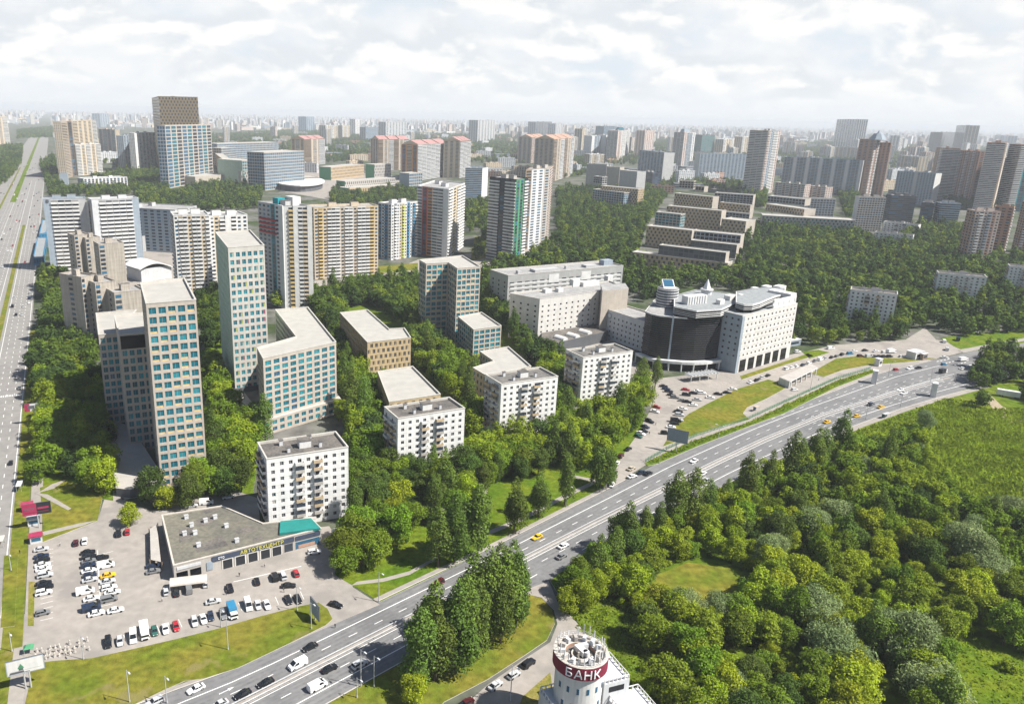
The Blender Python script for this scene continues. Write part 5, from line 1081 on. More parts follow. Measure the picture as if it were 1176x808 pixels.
# ------------------------------------------------------------------ trees
rt = random.Random(5)
def crown_data(seed, Hh, R, kind, n, leaf, jit=.5):
    rg = np.random.default_rng(seed); r_ = random.Random(seed)
    lobes = []
    if kind == 'poplar': nl, zc, zr = 16, Hh * .55, Hh * .40
    elif kind == 'willow': nl, zc, zr = 15, Hh * .52, Hh * .33
    elif kind == 'shrub': nl, zc, zr = 8, Hh * .48, Hh * .30
    else: nl, zc, zr = 27, Hh * .53, Hh * .32
    for i in range(nl):
        a = r_.uniform(0, 2 * PI); w = r_.uniform(-1, 1); rr = R * (.66 if kind in ('poplar', 'willow') else .78) * math.sqrt(r_.random()) * (math.sqrt(max(0.05, 1 - (w * .9) ** 2)))
        if kind == 'poplar': lr = R * r_.uniform(.36, .55) * (1 - .38 * max(0, w)); sz = 1.5
        elif kind == 'willow': lr = R * r_.uniform(.34, .50); sz = .95
        else: lr = R * r_.uniform(.20, .44) * (1 - .15 * max(0, w)); sz = r_.uniform(.7, 1.15)
        lobes.append((rr * math.cos(a), rr * math.sin(a), zc + w * zr, lr, sz))
    lobes.append((0, 0, zc, R * .62, zr / R * 1.25))
    if kind == 'poplar': lobes.append((r_.uniform(-.3, .3), 0, zc + zr * 1.02, R * .34, 2.0))
    L_ = np.array(lobes); wts = L_[:, 3] ** 2 * L_[:, 4]; idx = rg.choice(len(L_), n, p=wts / wts.sum())
    d = rg.normal(size=(n, 3)); d[:, 2] = np.where(d[:, 2] < -.75, -d[:, 2], d[:, 2]); d /= np.linalg.norm(d, axis=1)[:, None]
    l = L_[idx]; rad = l[:, 3] * (1.24 - .62 * rg.random(n) ** 1.1)
    pos = l[:, :3] + d * rad[:, None] * np.stack([np.ones(n), np.ones(n), l[:, 4]], 1)
    # thin the deep inside
    dist = np.min(np.linalg.norm((pos[:, None, :] - L_[None, :, :3]) / np.stack([np.ones(len(L_))] * 2 + [L_[:, 4]], 1)[None], axis=2) / L_[:, 3][None], axis=1)
    keep = (dist > .55) & (pos[:, 2] > Hh * .06); pos, d = pos[keep], d[keep]; n = len(pos)
    nrm = d * .75 + rg.normal(size=(n, 3)) * jit + np.array([0, 0, .3]); nrm /= np.linalg.norm(nrm, axis=1)[:, None]
    t = np.cross(nrm, rg.normal(size=(n, 3)))
    if kind == 'willow': t = t * .5 + np.array([0, 0, -1.0]) ; t -= nrm * np.sum(t * nrm, 1)[:, None]
    t /= np.linalg.norm(t, axis=1)[:, None] + 1e-6; b = np.cross(nrm, t)
    s = leaf * rg.uniform(.55, 1.2, n)[:, None]; el = (1.15, .5) if kind == 'willow' else (1.0, .68)
    q = np.stack([pos - t * s * .5 * el[0], pos + b * s * .5 * el[1] + nrm * s * .10, pos + t * s * .5 * el[0], pos - b * s * .5 * el[1] + nrm * s * .10], 1)
    return q.reshape(-1, 3)
def quads_mesh(name, v, m):
    me = bpy.data.meshes.new(name); n = len(v) // 4
    me.vertices.add(len(v)); me.vertices.foreach_set('co', v.astype(np.float32).ravel())
    me.loops.add(len(v)); me.loops.foreach_set('vertex_index', np.arange(len(v), dtype=np.int32))
    me.polygons.add(n); me.polygons.foreach_set('loop_start', np.arange(0, len(v), 4, dtype=np.int32)); me.materials.append(MATS[m]); me.update(calc_edges=True); return me
def trunk_mesh(Hh, R, kind, seed):
    r_ = random.Random(seed); b = MB(); k = .55 if kind != 'shrub' else .2; rb = Hh * .016 + .07
    b.tube((0, 0, -.2), (r_.uniform(-.2, .2), r_.uniform(-.2, .2), Hh * k), rb, 'bark', 7, rb * .55)
    for i in range(6):
        a = r_.uniform(0, 2 * PI); z = Hh * r_.uniform(.25, k) if kind != 'shrub' else .2; e = (R * .6 * math.cos(a), R * .6 * math.sin(a), z + Hh * r_.uniform(.12, .28)); b.tube((0, 0, z), e, rb * .45, 'bark', 5, rb * .15)
    return b.mesh('trunk')
KIND = {'round': (13.5, 5.6, 7000, .64), 'bright': (11.0, 5.2, 6000, .62), 'poplar': (17.0, 4.1, 7000, .62), 'willow': (11.0, 6.6, 9500, .58), 'dark': (14.0, 5.4, 7000, .64), 'shrub': (3.6, 2.2, 900, .5)}
NAMES = {'round': 'broadleaf_tree', 'bright': 'broadleaf_tree', 'dark': 'broadleaf_tree', 'poplar': 'poplar_tree', 'willow': 'willow_tree', 'shrub': 'shrub'}
LEAF = {'round': 'leaf_green', 'bright': 'leaf_bright', 'dark': 'leaf_dark', 'poplar': 'leaf_poplar', 'willow': 'leaf_silver', 'shrub': 'leaf_bright'}
PT = {}
for k, (Hh, R, n, leaf) in KIND.items():
    for v in range(3):
        sd = hash_ = sum(map(ord, k)) * 10 + v
        PT[k, v] = (quads_mesh('crown', crown_data(sd, Hh, R, k, n, leaf), LEAF[k]), trunk_mesh(Hh, R, k, sd))
LOD = {(k, l, v): crown_data(900 + v, KIND[k][0], KIND[k][1], k, nn, lf, .28) for k in ('round', 'poplar') for l, nn, lf in ((0, 1000, 1.35), (1, 260, 2.6), (2, 2300, .95)) for v in range(3)}
TREES = []  # (dist, kind, x, y, scale, label, group)
def can(p):
    for f in FOOT:
        if (f[0] - p).length < 130 and inside(p, f): return False
        if (f[0] - p).length < 60:
            for i in range(len(f)):
                a, b = f[i], f[(i + 1) % len(f)]; e = b - a
                if e.length < .01: continue
                t = max(0, min(1, (p - a).dot(e) / e.length_squared))
                if (a + e * t - p).length < 2.6: return False
    return True
def put(kind, p, sc, label, group): TREES.append((math.hypot(p.x, p.y), kind, p.x, p.y, sc, label, group))
def zone(pts, sp, kinds, label, group, holes=(), smin=.85, smax=1.25, only_stuff=False):
    poly = GG(pts); xs = [p.x for p in poly]; ys = [p.y for p in poly]; hs = [GG(h) for h in holes]
    got = {}; cell = sp
    for _ in range(int((max(xs) - min(xs)) * (max(ys) - min(ys)) / (sp * sp) * 2.6)):
        p = Vector((rt.uniform(min(xs), max(xs)), rt.uniform(min(ys), max(ys))))
        if not inside(p, poly) or any(inside(p, h) for h in hs): continue
        ci, cj = int(p.x // cell), int(p.y // cell)
        if any((q - p).length < sp * .8 for i in (-1, 0, 1) for j in (-1, 0, 1) for q in got.get((ci + i, cj + j), ())): continue
        if not can(p): continue
        got.setdefault((ci, cj), []).append(p)
        k = rt.choices([a for a, _ in kinds], [b for _, b in kinds])[0]
        if only_stuff: put(k, p, rt.uniform(smin, smax), None, None)
        else: put(k, p, rt.uniform(smin, smax), label, group)
mix = [('round', 5), ('dark', 3), ('bright', 1.6), ('poplar', 1.2)]
zone([(36, 440), (56, 370), (66, 345), (98, 345), (110, 420), (124, 495), (132, 545), (128, 572), (104, 577), (86, 562), (66, 548), (44, 545), (52, 470)], 6.6, [('round', 5), ('bright', 2.5), ('dark', 2)], 'leafy tree in the dense strip between the avenue and the stepped tower cluster', 'trees between the avenue and the tower cluster')
zone([(40, 335), (70, 316), (100, 345), (60, 350)], 7, mix, 'leafy tree below the grey double slab by the avenue', 'trees below the grey double slab')
zone([(243, 425), (262, 470), (290, 498), (312, 512), (292, 530), (290, 567), (256, 577), (205, 590), (178, 584), (160, 576), (200, 568), (248, 556), (242, 480)], 6.4, mix, 'leafy tree squeezed between the new towers and the car service centre', 'trees between the new towers and the service centre')
zone([(392, 482), (408, 474), (424, 450), (442, 470), (440, 500), (452, 545), (420, 575), (404, 600), (404, 520)], 6.4, mix, 'tree in the gap between two white panel blocks', 'trees between the white blocks')
zone([(384, 664), (402, 612), (404, 575), (446, 545), (530, 540), (548, 512), (572, 506), (640, 502), (652, 476), (668, 482), (704, 476), (738, 448), (745, 466), (716, 512), (694, 536), (664, 540), (632, 540), (596, 556), (560, 562), (540, 590), (500, 604), (474, 606), (456, 628), (436, 652), (408, 666)], 6.2, [('round', 5), ('dark', 4), ('bright', 1.3), ('poplar', 2)], 'leafy tree in the thick park between the white blocks and the highway', 'trees in the park along the highway', smin=.72, smax=1.15)
zone([(442, 402), (478, 390), (520, 424), (544, 430), (556, 444), (560, 500), (540, 500), (538, 470), (510, 452), (478, 420)], 6.4, mix, 'tree between the brown honeycomb office and the angled tower', 'trees by the angled tower')
zone([(362, 352), (392, 336), (478, 326), (482, 372), (466, 376), (430, 352), (392, 352)], 6.4, mix, 'tree in front of the wide yellow and white apartment tower', 'trees before the yellow-bayed tower')
zone([(330, 352), (362, 345), (392, 352), (388, 400), (420, 440), (440, 450), (432, 470), (396, 470), (384, 396), (356, 356)], 6.0, mix, 'tree on the ground between the L-shaped block and the brown honeycomb office', 'trees between the L-shaped and brown blocks')
zone([(470, 374), (482, 372), (486, 392), (540, 424), (524, 424), (476, 394)], 6.0, mix, 'tree at the foot of the angled tower', 'trees at the foot of the angled tower')
zone([(556, 318), (576, 312), (584, 372), (578, 382), (556, 356)], 6.2, mix, 'tree between the angled tower and the grey institute', 'trees between the angled tower and the institute')
zone([(578, 382), (588, 372), (604, 402), (640, 420), (654, 440), (644, 480), (616, 426), (590, 400)], 6.4, mix, 'tree below the institute beside a white panel block', 'trees below the institute')
zone([(478, 796), (496, 764), (540, 722), (580, 696), (598, 696), (594, 722), (560, 752), (510, 782)], 4.4, [('poplar', 6), ('dark', 1)], 'tall dark poplar in the clump between the highway and the bank road', 'poplars between the highway and the bank road', smin=1.05, smax=1.38)
holes = ([(1060, 500), (1110, 470), (1260, 470), (1260, 570), (1180, 600), (1080, 575)], [(1074, 735), (1130, 738), (1260, 770), (1260, 860), (1090, 850)], [(745, 658), (800, 640), (850, 650), (880, 680), (790, 715), (735, 700)], [(640, 700), (690, 690), (730, 720), (740, 800), (720, 840), (640, 830)], [(1118, 450), (1145, 450), (1260, 490), (1260, 535), (1140, 480)], [(880, 640), (935, 620), (940, 650), (890, 670)], [(975, 500), (1085, 455), (1125, 462), (1062, 500), (1020, 512), (985, 508)])
zone([(646, 692), (680, 655), (724, 622), (800, 590), (862, 566), (985, 512), (1046, 486), (1080, 468), (1130, 455), (1260, 445), (1280, 850), (730, 850), (720, 760), (700, 730)], 5.3, [('round', 5), ('bright', 6), ('dark', 1.3), ('willow', .35), ('poplar', .6), ('shrub', 3)], 'leafy tree in the wild thicket east of the highway', 'trees of the wild thicket', holes=holes, smin=.5, smax=1.05)
for x, y, s in ((688, 664, 1.0), (700, 652, .9), (722, 640, 1.0), (742, 630, 1.05), (758, 618, .95), (776, 606, 1.0), (798, 598, 1.05), (816, 594, 1.1), (836, 584, .95), (852, 576, 1.0), (876, 562, 1.1), (900, 553, 1.0), (920, 545, 1.05), (938, 536, 1.15), (960, 524, .95)):
    put('poplar', G(x + rt.uniform(-7, 7), y + rt.uniform(-2, 6)), s * rt.uniform(.72, 1.2), 'tall poplar in the row at the highway edge of the thicket', 'poplars at the highway edge')
for x, y, s in ((788, 712, .95), (880, 655, .9), (930, 620, .95), (962, 600, .9), (1100, 645, 1.1), (1132, 668, 1.1), (934, 728, 1.2), (960, 775, 1.15), (1042, 770, 1.2), (1068, 812, 1.2), (1155, 600, 1.1), (822, 716, .8), (840, 806, .8), (1062, 492, .8), (890, 640, .7), (1115, 656, 1.1), (1020, 745, 1.0), (950, 752, 1.1)):
    put('willow', G(x, y), s, 'silvery willow standing out pale among the green thicket', 'silvery willows in the thicket')
zone([(1075, 742), (1130, 742), (1180, 765), (1190, 840), (1090, 840)], 16, [('shrub', 1)], 'small bush in the lower meadow', 'bushes in the lower meadow')
# single trees a viewer can point at
for k, x, y, s, lb in (('poplar', 503, 651, 1.2, 'dark poplar at the bend of the footpath, nearer of a touching pair'), ('poplar', 522, 646, 1.28, 'taller poplar of the touching pair by the footpath'), ('poplar', 548, 637, 1.25, 'dark narrow poplar beside the street lamp at the highway kerb'), ('poplar', 590, 612, 1.22, 'broad grey-green poplar whose crown reaches over the highway lawn'),
        ('poplar', 618, 594, .98, 'small upright tree on the lawn, second from the yard entrance'), ('poplar', 648, 580, 1.05, 'lone slim tree with a visible trunk on the highway lawn'), ('dark', 689, 560, 1.2, 'dark rounded tree at the mouth of the east car park'), ('bright', 476, 806, .72, 'bright green bush-like tree at the foot of the poplar clump'), ('bright', 150, 604, .72, 'yellow-green round tree beside the car park corner'),
        ('bright', 45, 505, .75, 'yellow-green tree by the avenue behind the red and white billboard'), ('dark', 42, 556, .85, 'dark round tree over the avenue footpath near the bus shelter'), ('poplar', 736, 452, 1.1, 'tallest tree right beside the dark glass building'), ('poplar', 752, 446, .9, 'tree in front of the glass building canopy'), ('bright', 652, 704, .8, 'bright tree at the mouth of the bank road'), ('bright', 668, 700, .9, 'wide bright tree beside the bank road bend'), ('shrub', 365, 704, .5, 'small shrub on the grass bank')):
    put(k, G(x, y), s, lb, None)
# middle distance: part of the woods that nobody would count
wmix = [('round', 5), ('poplar', 1)]
for z, sp in (([(905, 402), (922, 335), (864, 300), (885, 276), (985, 272), (1012, 290), (1060, 298), (1176, 326), (1240, 340), (1240, 384), (1096, 384), (1060, 372), (1030, 390), (960, 396)], 8), ([(606, 300), (640, 274), (640, 220), (735, 212), (766, 226), (740, 262), (730, 292), (745, 322), (716, 330), (700, 304), (640, 312), (596, 310)], 8),
        ([(716, 320), (840, 316), (860, 300), (925, 334), (918, 346), (800, 330), (730, 350)], 8), ([(840, 300), (866, 262), (880, 256), (990, 270), (1010, 288), (880, 300)], 9), ([(1010, 288), (1056, 262), (1110, 262), (1110, 300), (1176, 292), (1240, 330), (1120, 322)], 9), ([(145, 202), (188, 196), (196, 225), (240, 212), (300, 216), (300, 240), (240, 244), (162, 240)], 9),
        ([(-30, 170), (26, 168), (24, 190), (4, 214), (-60, 214)], 10), ([(56, 214), (74, 214), (72, 228), (58, 228)], 9), ([(46, 190), (62, 180), (66, 212), (54, 212)], 9), ([(380, 222), (480, 216), (484, 240), (440, 262), (436, 236), (380, 236)], 9), ([(534, 234), (566, 232), (562, 262), (536, 268)], 9),
        ([(226, 330), (252, 325), (262, 400), (236, 405)], 7), ([(86, 216), (150, 218), (150, 226), (60, 226)], 9), ([(960, 220), (985, 222), (990, 250), (975, 258)], 9), ([(752, 182), (775, 182), (775, 215), (752, 215)], 10), ([(865, 212), (880, 214), (878, 240), (868, 240)], 9), ([(134, 182), (146, 182), (148, 200), (136, 204)], 10), ([(1090, 226), (1135, 228), (1135, 238), (1100, 240)], 10), ([(365, 330), (376, 240), (362, 240), (358, 330)], 12),
        ([(745, 322), (770, 320), (778, 334), (742, 346)], 7), ([(576, 300), (604, 303), (640, 300), (640, 312), (576, 312)], 7), ([(1096, 384), (1110, 381), (1160, 378), (1160, 383), (1110, 387)], 12), ([(1110, 440), (1140, 410), (1260, 395), (1260, 440), (1130, 448)], 7),
        ([(300, 345), (362, 340), (362, 352), (318, 354)], 8), ([(560, 262), (566, 300), (548, 300), (545, 280)], 12), ([(100, 205), (160, 195), (170, 200), (150, 205)], 10), ([(375, 178), (430, 172), (430, 182), (375, 188)], 16), ([(1060, 204), (1176, 216), (1176, 246), (1110, 240), (1062, 222)], 14), ([(770, 206), (866, 212), (866, 226), (800, 216)], 12), ([(640, 180), (690, 178), (690, 200), (640, 206)], 13), ([(20, 150), (60, 146), (70, 150), (60, 158), (20, 160)], 16)):
    zone(z, sp * 1.12, wmix, None, None, only_stuff=False, smin=.6, smax=1.15)
zone([(100, 165), (330, 150), (640, 152), (1176, 172), (1176, 200), (900, 190), (640, 190), (300, 180), (110, 190)], 25, wmix, None, None)
TREES.sort(key=lambda t: t[0])
cntk = {}; far_q = []
LBW = 'leafy tree in the near edge of the eastern woods'
for d, k, x, y, s, lb, gr in TREES:
    nm = NAMES[k]; px, py = P(x, y, 5)
    if px < -60 or px > 1236 or py > 880: continue
    if lb is None or cntk.get(nm, 0) >= 290:
        far_q.append((d, k, x, y, s)); continue
    cntk[nm] = cntk.get(nm, 0) + 1
    v = rt.randrange(3); cm, tm = PT[k, v]
    r = bpy.data.objects.new(nm, None); COL.objects.link(r); r.location = (x, y, 0); r.rotation_euler.z = rt.uniform(0, 6.28); r.scale = (s * rt.uniform(.9, 1.1),) * 2 + (s * rt.uniform(.9, 1.12),)
    if k in ('round', 'bright', 'dark') and lb and gr: lb = {'round': 'mid-green ', 'bright': 'yellow-green ', 'dark': 'dark '}[k] + lb.replace('leafy ', ''); gr = {'round': 'mid-green ', 'bright': 'yellow-green ', 'dark': 'dark '}[k] + gr
    elif k in ('poplar', 'willow') and gr and k not in lb: lb = {'poplar': 'upright poplar', 'willow': 'silvery willow'}[k] + lb[lb.index(' ', lb.index('tree') if 'tree' in lb else 0):]; gr = k + ' ' + gr
    tag(r, lb, 'bush' if k == 'shrub' else 'tree', gr)
    c = bpy.data.objects.new('crown', cm); COL.objects.link(c); c.parent = r
    t = bpy.data.objects.new('trunk', tm); COL.objects.link(t); t.parent = r
parts = []; pm_ = []; rg = np.random.default_rng(3)
for d, k, x, y, s in far_q:
    base = 'poplar' if k == 'poplar' else 'round'; l = 2 if d < 430 else 0 if d < 640 else 1
    q = LOD[base, l, rt.randrange(3)]; a = rt.uniform(0, 6.28); ca, sa = math.cos(a), math.sin(a); M_ = np.array([[ca, -sa, 0], [sa, ca, 0], [0, 0, 1]]) * s
    parts.append(q @ M_.T + np.array([x, y, 0])); pm_.append(np.full(len(q) // 4, rt.choices((0, 1, 2, 3, 4), (0, 0, 1.2, 5, 4) if l == 2 else (5, 1.5, 4, 0, 0))[0], dtype=np.int32))
me = quads_mesh('woodland', np.concatenate(parts), 'wood_mid'); me.materials.append(MATS['wood_light']); me.materials.append(MATS['wood_dark']); me.materials.append(MATS['thicket_mid']); me.materials.append(MATS['thicket_light']); me.polygons.foreach_set('material_index', np.concatenate(pm_)); o = bpy.data.objects.new('woodland', me); COL.objects.link(o); o['kind'] = 'stuff'; o['label'] = 'dense far woods between the towers'
# tall meadow grass and undergrowth
gp = []
def grass_zone(pts, dens, h0, h1, w):
    poly = GG(pts); xs = [p.x for p in poly]; ys = [p.y for p in poly]
    for _ in range(int((max(xs) - min(xs)) * (max(ys) - min(ys)) * dens)):
        p = Vector((rt.uniform(min(xs), max(xs)), rt.uniform(min(ys), max(ys))))
        if not inside(p, poly): continue
        a = rt.uniform(0, PI); dx, dy = math.cos(a) * w * rt.uniform(.5, 1.2), math.sin(a) * w * rt.uniform(.5, 1.2); h = rt.uniform(h0, h1); lx, ly = rt.uniform(-.5, .5) * h, rt.uniform(-.5, .5) * h
        gp.append(np.array([[p.x - dx, p.y - dy, .1], [p.x + dx, p.y + dy, .1], [p.x + dx * .6 + lx * 1.6, p.y + dy * .6 + ly * 1.6, h], [p.x - dx * .6 + lx * 1.6, p.y - dy * .6 + ly * 1.6, h * .9]]))
grass_zone([(1060, 500), (1110, 470), (1190, 470), (1230, 560), (1180, 600), (1080, 575)], 3.0, .5, 1.5, .5)
grass_zone([(1070, 735), (1130, 740), (1200, 770), (1200, 840), (1090, 840)], 1.5, .3, .7, .4)
grass_zone([(660, 720), (700, 690), (735, 690), (780, 720), (735, 800), (700, 760)], 2.6, .2, .6, .4)
grass_zone([(985, 495), (1085, 458), (1130, 462), (1060, 500), (1000, 520), (880, 560)], 1.6, .5, 1.3, .5)
grass_zone([(880, 640), (935, 620), (940, 650), (890, 670)], 3, .3, .8, .4)
grass_zone([(640, 690), (676, 655), (700, 650), (700, 720), (660, 712)], 2, .3, .9, .4)
grass_zone([(742, 531), (768, 519), (800, 505), (858, 486), (900, 466), (960, 438), (1000, 425), (1003, 427), (960, 443), (900, 472), (862, 488), (800, 511), (754, 532)], 2.6, .4, 1.1, .4)
me = quads_mesh('meadow_grass', np.concatenate(gp), 'grass_blade'); o = bpy.data.objects.new('meadow_grass', me); COL.objects.link(o); o['kind'] = 'stuff'; o['label'] = 'tall meadow grass and weeds'
# ------------------------------------------------------------------ vehicles
def hexm(n, c): mat('car_' + n, c, rough=.3, var=.03, spec=.5); return 'car_' + n
CARC = {k: hexm(k, c) for k, c in dict(white=(.76, .76, .75), silver=(.45, .46, .47), grey=(.17, .175, .18), black=(.012, .013, .016), navy=(.018, .03, .06), red=(.36, .02, .03), yellow=(.72, .43, .02), blue=(.03, .19, .34), green=(.03, .10, .08), beige=(.46, .40, .30), maroon=(.07, .012, .015)).items()}
CM = {}
def car_parts(kind, colr):
    if (kind, colr) in CM: return CM[kind, colr]
    m = CARC[colr]; b, g = MB(), MB()
    if kind in ('sedan', 'hatchback', 'estate', 'suv'):
        Ln, w, zs, zr = {'sedan': (4.6, .9, .92, 1.44), 'hatchback': (4.1, .86, .94, 1.48), 'estate': (4.6, .9, .95, 1.5), 'suv': (4.7, .94, 1.08, 1.72)}[kind]; h = Ln / 2
        st = [(-h, w * .80, .36, zs * .80), (-h * .95, w * .93, .28, zs * .95), (-h * .55, w, .25, zs * 1.01), (h * .36, w, .25, zs), (h * .78, w * .96, .27, zs * .88), (h * .95, w * .86, .30, zs * .78), (h, w * .72, .36, zs * .62)]
        def ring(x, ww, z0, zt): zm = (z0 + zt) * .55; return [(x, -ww * .92, z0), (x, ww * .92, z0), (x, ww, zm), (x, ww * .93, zt), (x, -ww * .93, zt), (x, -ww, zm)]
        rs = [ring(*s) for s in st]
        for a, c in zip(rs, rs[1:]): b.loft(a, c, m)
        b.face(rs[0][::-1], m); b.face(rs[-1], m)
        xb0, xb1, xr0, xr1 = {'sedan': (-h * .74, h * .42, -h * .42, h * .10), 'hatchback': (-h * .93, h * .45, -h * .72, h * .12), 'estate': (-h * .94, h * .42, -h * .80, h * .10), 'suv': (-h * .95, h * .40, -h * .82, h * .14)}[kind]
        lo = [(xb0, -w * .90, zs), (xb1, -w * .90, zs * .96), (xb1, w * .90, zs * .96), (xb0, w * .90, zs)]; hi = [(xr0, -w * .68, zr - .05), (xr1, -w * .68, zr - .05), (xr1, w * .68, zr - .05), (xr0, w * .68, zr - .05)]
        g.loft(lo, hi, 'car_glass')
        up = [(x * 1.0 + (.04 if x > 0 else -.04), y * 1.04, z + .07) for x, y, z in hi]; lo2 = [(x + (.08 if x > xr0 + .1 else -.08), y * 1.08, z - .03) for x, y, z in hi]; b.loft(lo2, up, m); b.face(up, m); b.face(lo2[::-1], m)
        for f in (0, .5, 1):   # pillars
            for sg in (-1, 1):
                x0 = xb0 + (xb1 - xb0) * (.03 + .94 * f); x1 = xr0 + (xr1 - xr0) * (.03 + .94 * f); b.tube((x0, sg * w * .905, zs * .97), (x1, sg * w * .69, zr - .04), .045, m, 4)
        wx = (-h * .58, h * .62); wr = .33 if kind != 'suv' else .38
    else:
        if kind == 'van': Ln, w, zr = 5.2, .98, 2.15
        elif kind == 'truck': Ln, w, zr = 6.4, 1.1, 2.8
        elif kind == 'minivan': Ln, w, zr = 4.8, .95, 1.85
        h = Ln / 2; hood = {'van': .74, 'truck': .62, 'minivan': .62}[kind]
        if kind == 'truck':
            b.box((-h * .30, 0, .75), (Ln * .66, w * 2.1, zr - .75), m, bottom=True); b.box((h * .1, 0, .45), (Ln * .9, w * 1.2, .3), 'rubber', bottom=True)
            cab = 'car_white' if colr != 'white' else m; b.box((h * .70, 0, .45), (Ln * .26, w * 1.9, 1.6), cab, taper=.9, bottom=True); g.box((h * .74, 0, 1.25), (Ln * .215, w * 1.84, .62), 'car_glass', taper=.93)
        else:
            sec = [(-h, .30, zr * .93), (-h * .97, .28, zr), (hood * h * .45, .28, zr), (hood * h, .28, zr * .62), (h * .97, .30, zr * .50), (h, .36, zr * .40)]
            rs = [[(x, -w * .95, z0), (x, w * .95, z0), (x, w, z0 + (zt - z0) * .5), (x, w * .86, zt), (x, -w * .86, zt), (x, -w, z0 + (zt - z0) * .5)] for x, z0, zt in sec]
            for a, c in zip(rs, rs[1:]): b.loft(a, c, m)
            b.face(rs[0][::-1], m); b.face(rs[-1], m)
            xa, xb = hood * h * .45 + .02, hood * h - .02
            za, zb_ = zr * .985 + .02, zr * .64 + .02
            g.face([(xa, -w * .78, za), (xb, -w * .84, zb_), (xb, w * .84, zb_), (xa, w * .78, za)], 'car_glass')
            for sg in (-1, 1):
                x0 = -h * .9 if kind == 'minivan' else h * .02; g.face([(x0, sg * w * 1.0, zr * .60), (xb - .15, sg * w * 1.0, zr * .60), (xa, sg * w * .90, zr * .90), (x0, sg * w * .90, zr * .90)][::sg], 'car_glass')
        wx = (-h * .60, h * .64); wr = .36
    wh = MB(); wh.tube((0, -.11, 0), (0, .11, 0), wr, 'rubber', 12); wh.tube((0, -.115, 0), (0, .115, 0), wr * .55, 'metal', 8); wh.face([(wr * math.cos(i * PI / 6), -.11, wr * math.sin(i * PI / 6)) for i in range(12)], 'rubber')
    hl = MB(); hl.box((0, 0, 0), (.10, .34, .14), 'lamp_glass'); tl = MB(); tl.box((0, 0, 0), (.08, .32, .16), 'tail_red')
    CM[kind, colr] = (b.mesh('body'), g.mesh('window_glass'), wh.mesh('wheel'), wx, w, wr, Ln / 2, hl.mesh('headlight'), tl.mesh('taillight'))
    return CM[kind, colr]
ORD = ['first', 'second', 'third', 'fourth', 'fifth', 'sixth', 'seventh', 'eighth', 'ninth', 'tenth', 'eleventh', 'twelfth']
NCAR = {'sedan': 'car', 'hatchback': 'car', 'estate': 'car', 'suv': 'car', 'van': 'van', 'minivan': 'car', 'truck': 'truck'}
def vehicle(kind, colr, p, head, label, group, level=2, z=.1):
    bm, gm, wm, wx, w, wr, hl_, hm, tm = car_parts(kind, colr)
    r = bpy.data.objects.new('parked_' + NCAR[kind] if 'park' in (group or '') else NCAR[kind], None); COL.objects.link(r); r.location = (p.x, p.y, z); r.rotation_euler.z = head; tag(r, label, NCAR[kind], group)
    def ch(nm, me, loc=(0, 0, 0)): o = bpy.data.objects.new(nm, me); COL.objects.link(o); o.parent = r; o.location = loc
    ch('body', bm); ch('window_glass', gm)
    if level >= 1:
        for x in wx:
            for s in (-1, 1): ch('wheel', wm, (x, s * (w - .09), wr))
    if level >= 2:
        for s in (-1, 1): ch('headlight', hm, (hl_ - .06, s * w * .58, .56)); ch('taillight', tm, (-hl_ + .04, s * w * .62, .62))
    return r
HD = math.radians
def row(place, group, items, head, far_word, level=1, z=.1, jit=.05):
    """items in order from the far_word end; each (px, py, colour, kind[, heading])"""
    cc = {}
    for it in items: cc[it[2], it[3]] = cc.get((it[2], it[3]), 0) + 1
    seen = {}
    for it in items:
        px, py, c, k = it[:4]; hd = it[4] if len(it) > 4 else head; key = (c, k); seen[key] = seen.get(key, 0) + 1
        kn = {'suv': 'SUV'}.get(k, k)
        if cc[key] > 1: lb = '%s %s %s %s, counting from %s' % (ORD[seen[key] - 1], c, kn, place, far_word)
        else: lb = 'only %s %s %s' % (c, kn, place)
        vehicle(k, c, G(px, py, .7), HD(hd) + rnd.uniform(-jit, jit), lb, group, level, z)
LR = 26
row('in the row beside the avenue pavement', 'cars parked beside the avenue pavement', [(47.3, 630, 'silver', 'sedan'), (47.5, 638, 'navy', 'sedan'), (48.6, 642.5, 'black', 'sedan'), (48.8, 648, 'white', 'sedan'), (49.8, 652.8, 'white', 'sedan'), (51.7, 660, 'silver', 'suv'), (50, 669, 'black', 'sedan'), (52, 673.5, 'black', 'suv'), (50, 680, 'white', 'suv'), (49, 703, 'grey', 'hatchback')], LR, 'the lawn')
row('in the west file of the middle double row', 'cars parked in the middle double row', [(101, 633.5, 'black', 'sedan'), (102, 639, 'black', 'suv'), (102.3, 643.3, 'grey', 'sedan'), (101.2, 648.5, 'navy', 'sedan'), (102.4, 654.5, 'white', 'sedan'), (103, 660, 'navy', 'hatchback'), (103, 665, 'silver', 'sedan'), (98, 679, 'white', 'van'), (105, 686.5, 'white', 'sedan'), (105, 698, 'navy', 'van'), (110.5, 703.6, 'white', 'sedan')], LR, 'the lawn')
row('in the east file of the middle double row', 'cars parked in the middle double row', [(117.6, 639.6, 'black', 'hatchback'), (121.6, 649, 'white', 'van'), (124, 660, 'yellow', 'sedan'), (123.7, 667, 'silver', 'sedan'), (125.3, 674, 'white', 'estate'), (129, 679.4, 'white', 'sedan'), (125.3, 687.5, 'grey', 'minivan'), (132.8, 700, 'white', 'sedan')], LR, 'the lawn')
row('at the lawn corner of the car park', 'cars parked at the lawn corner', [(87, 622.7, 'maroon', 'hatchback'), (97, 620.5, 'white', 'sedan'), (136, 612, 'black', 'suv'), (146, 610, 'red', 'hatchback')], 112, 'the avenue')
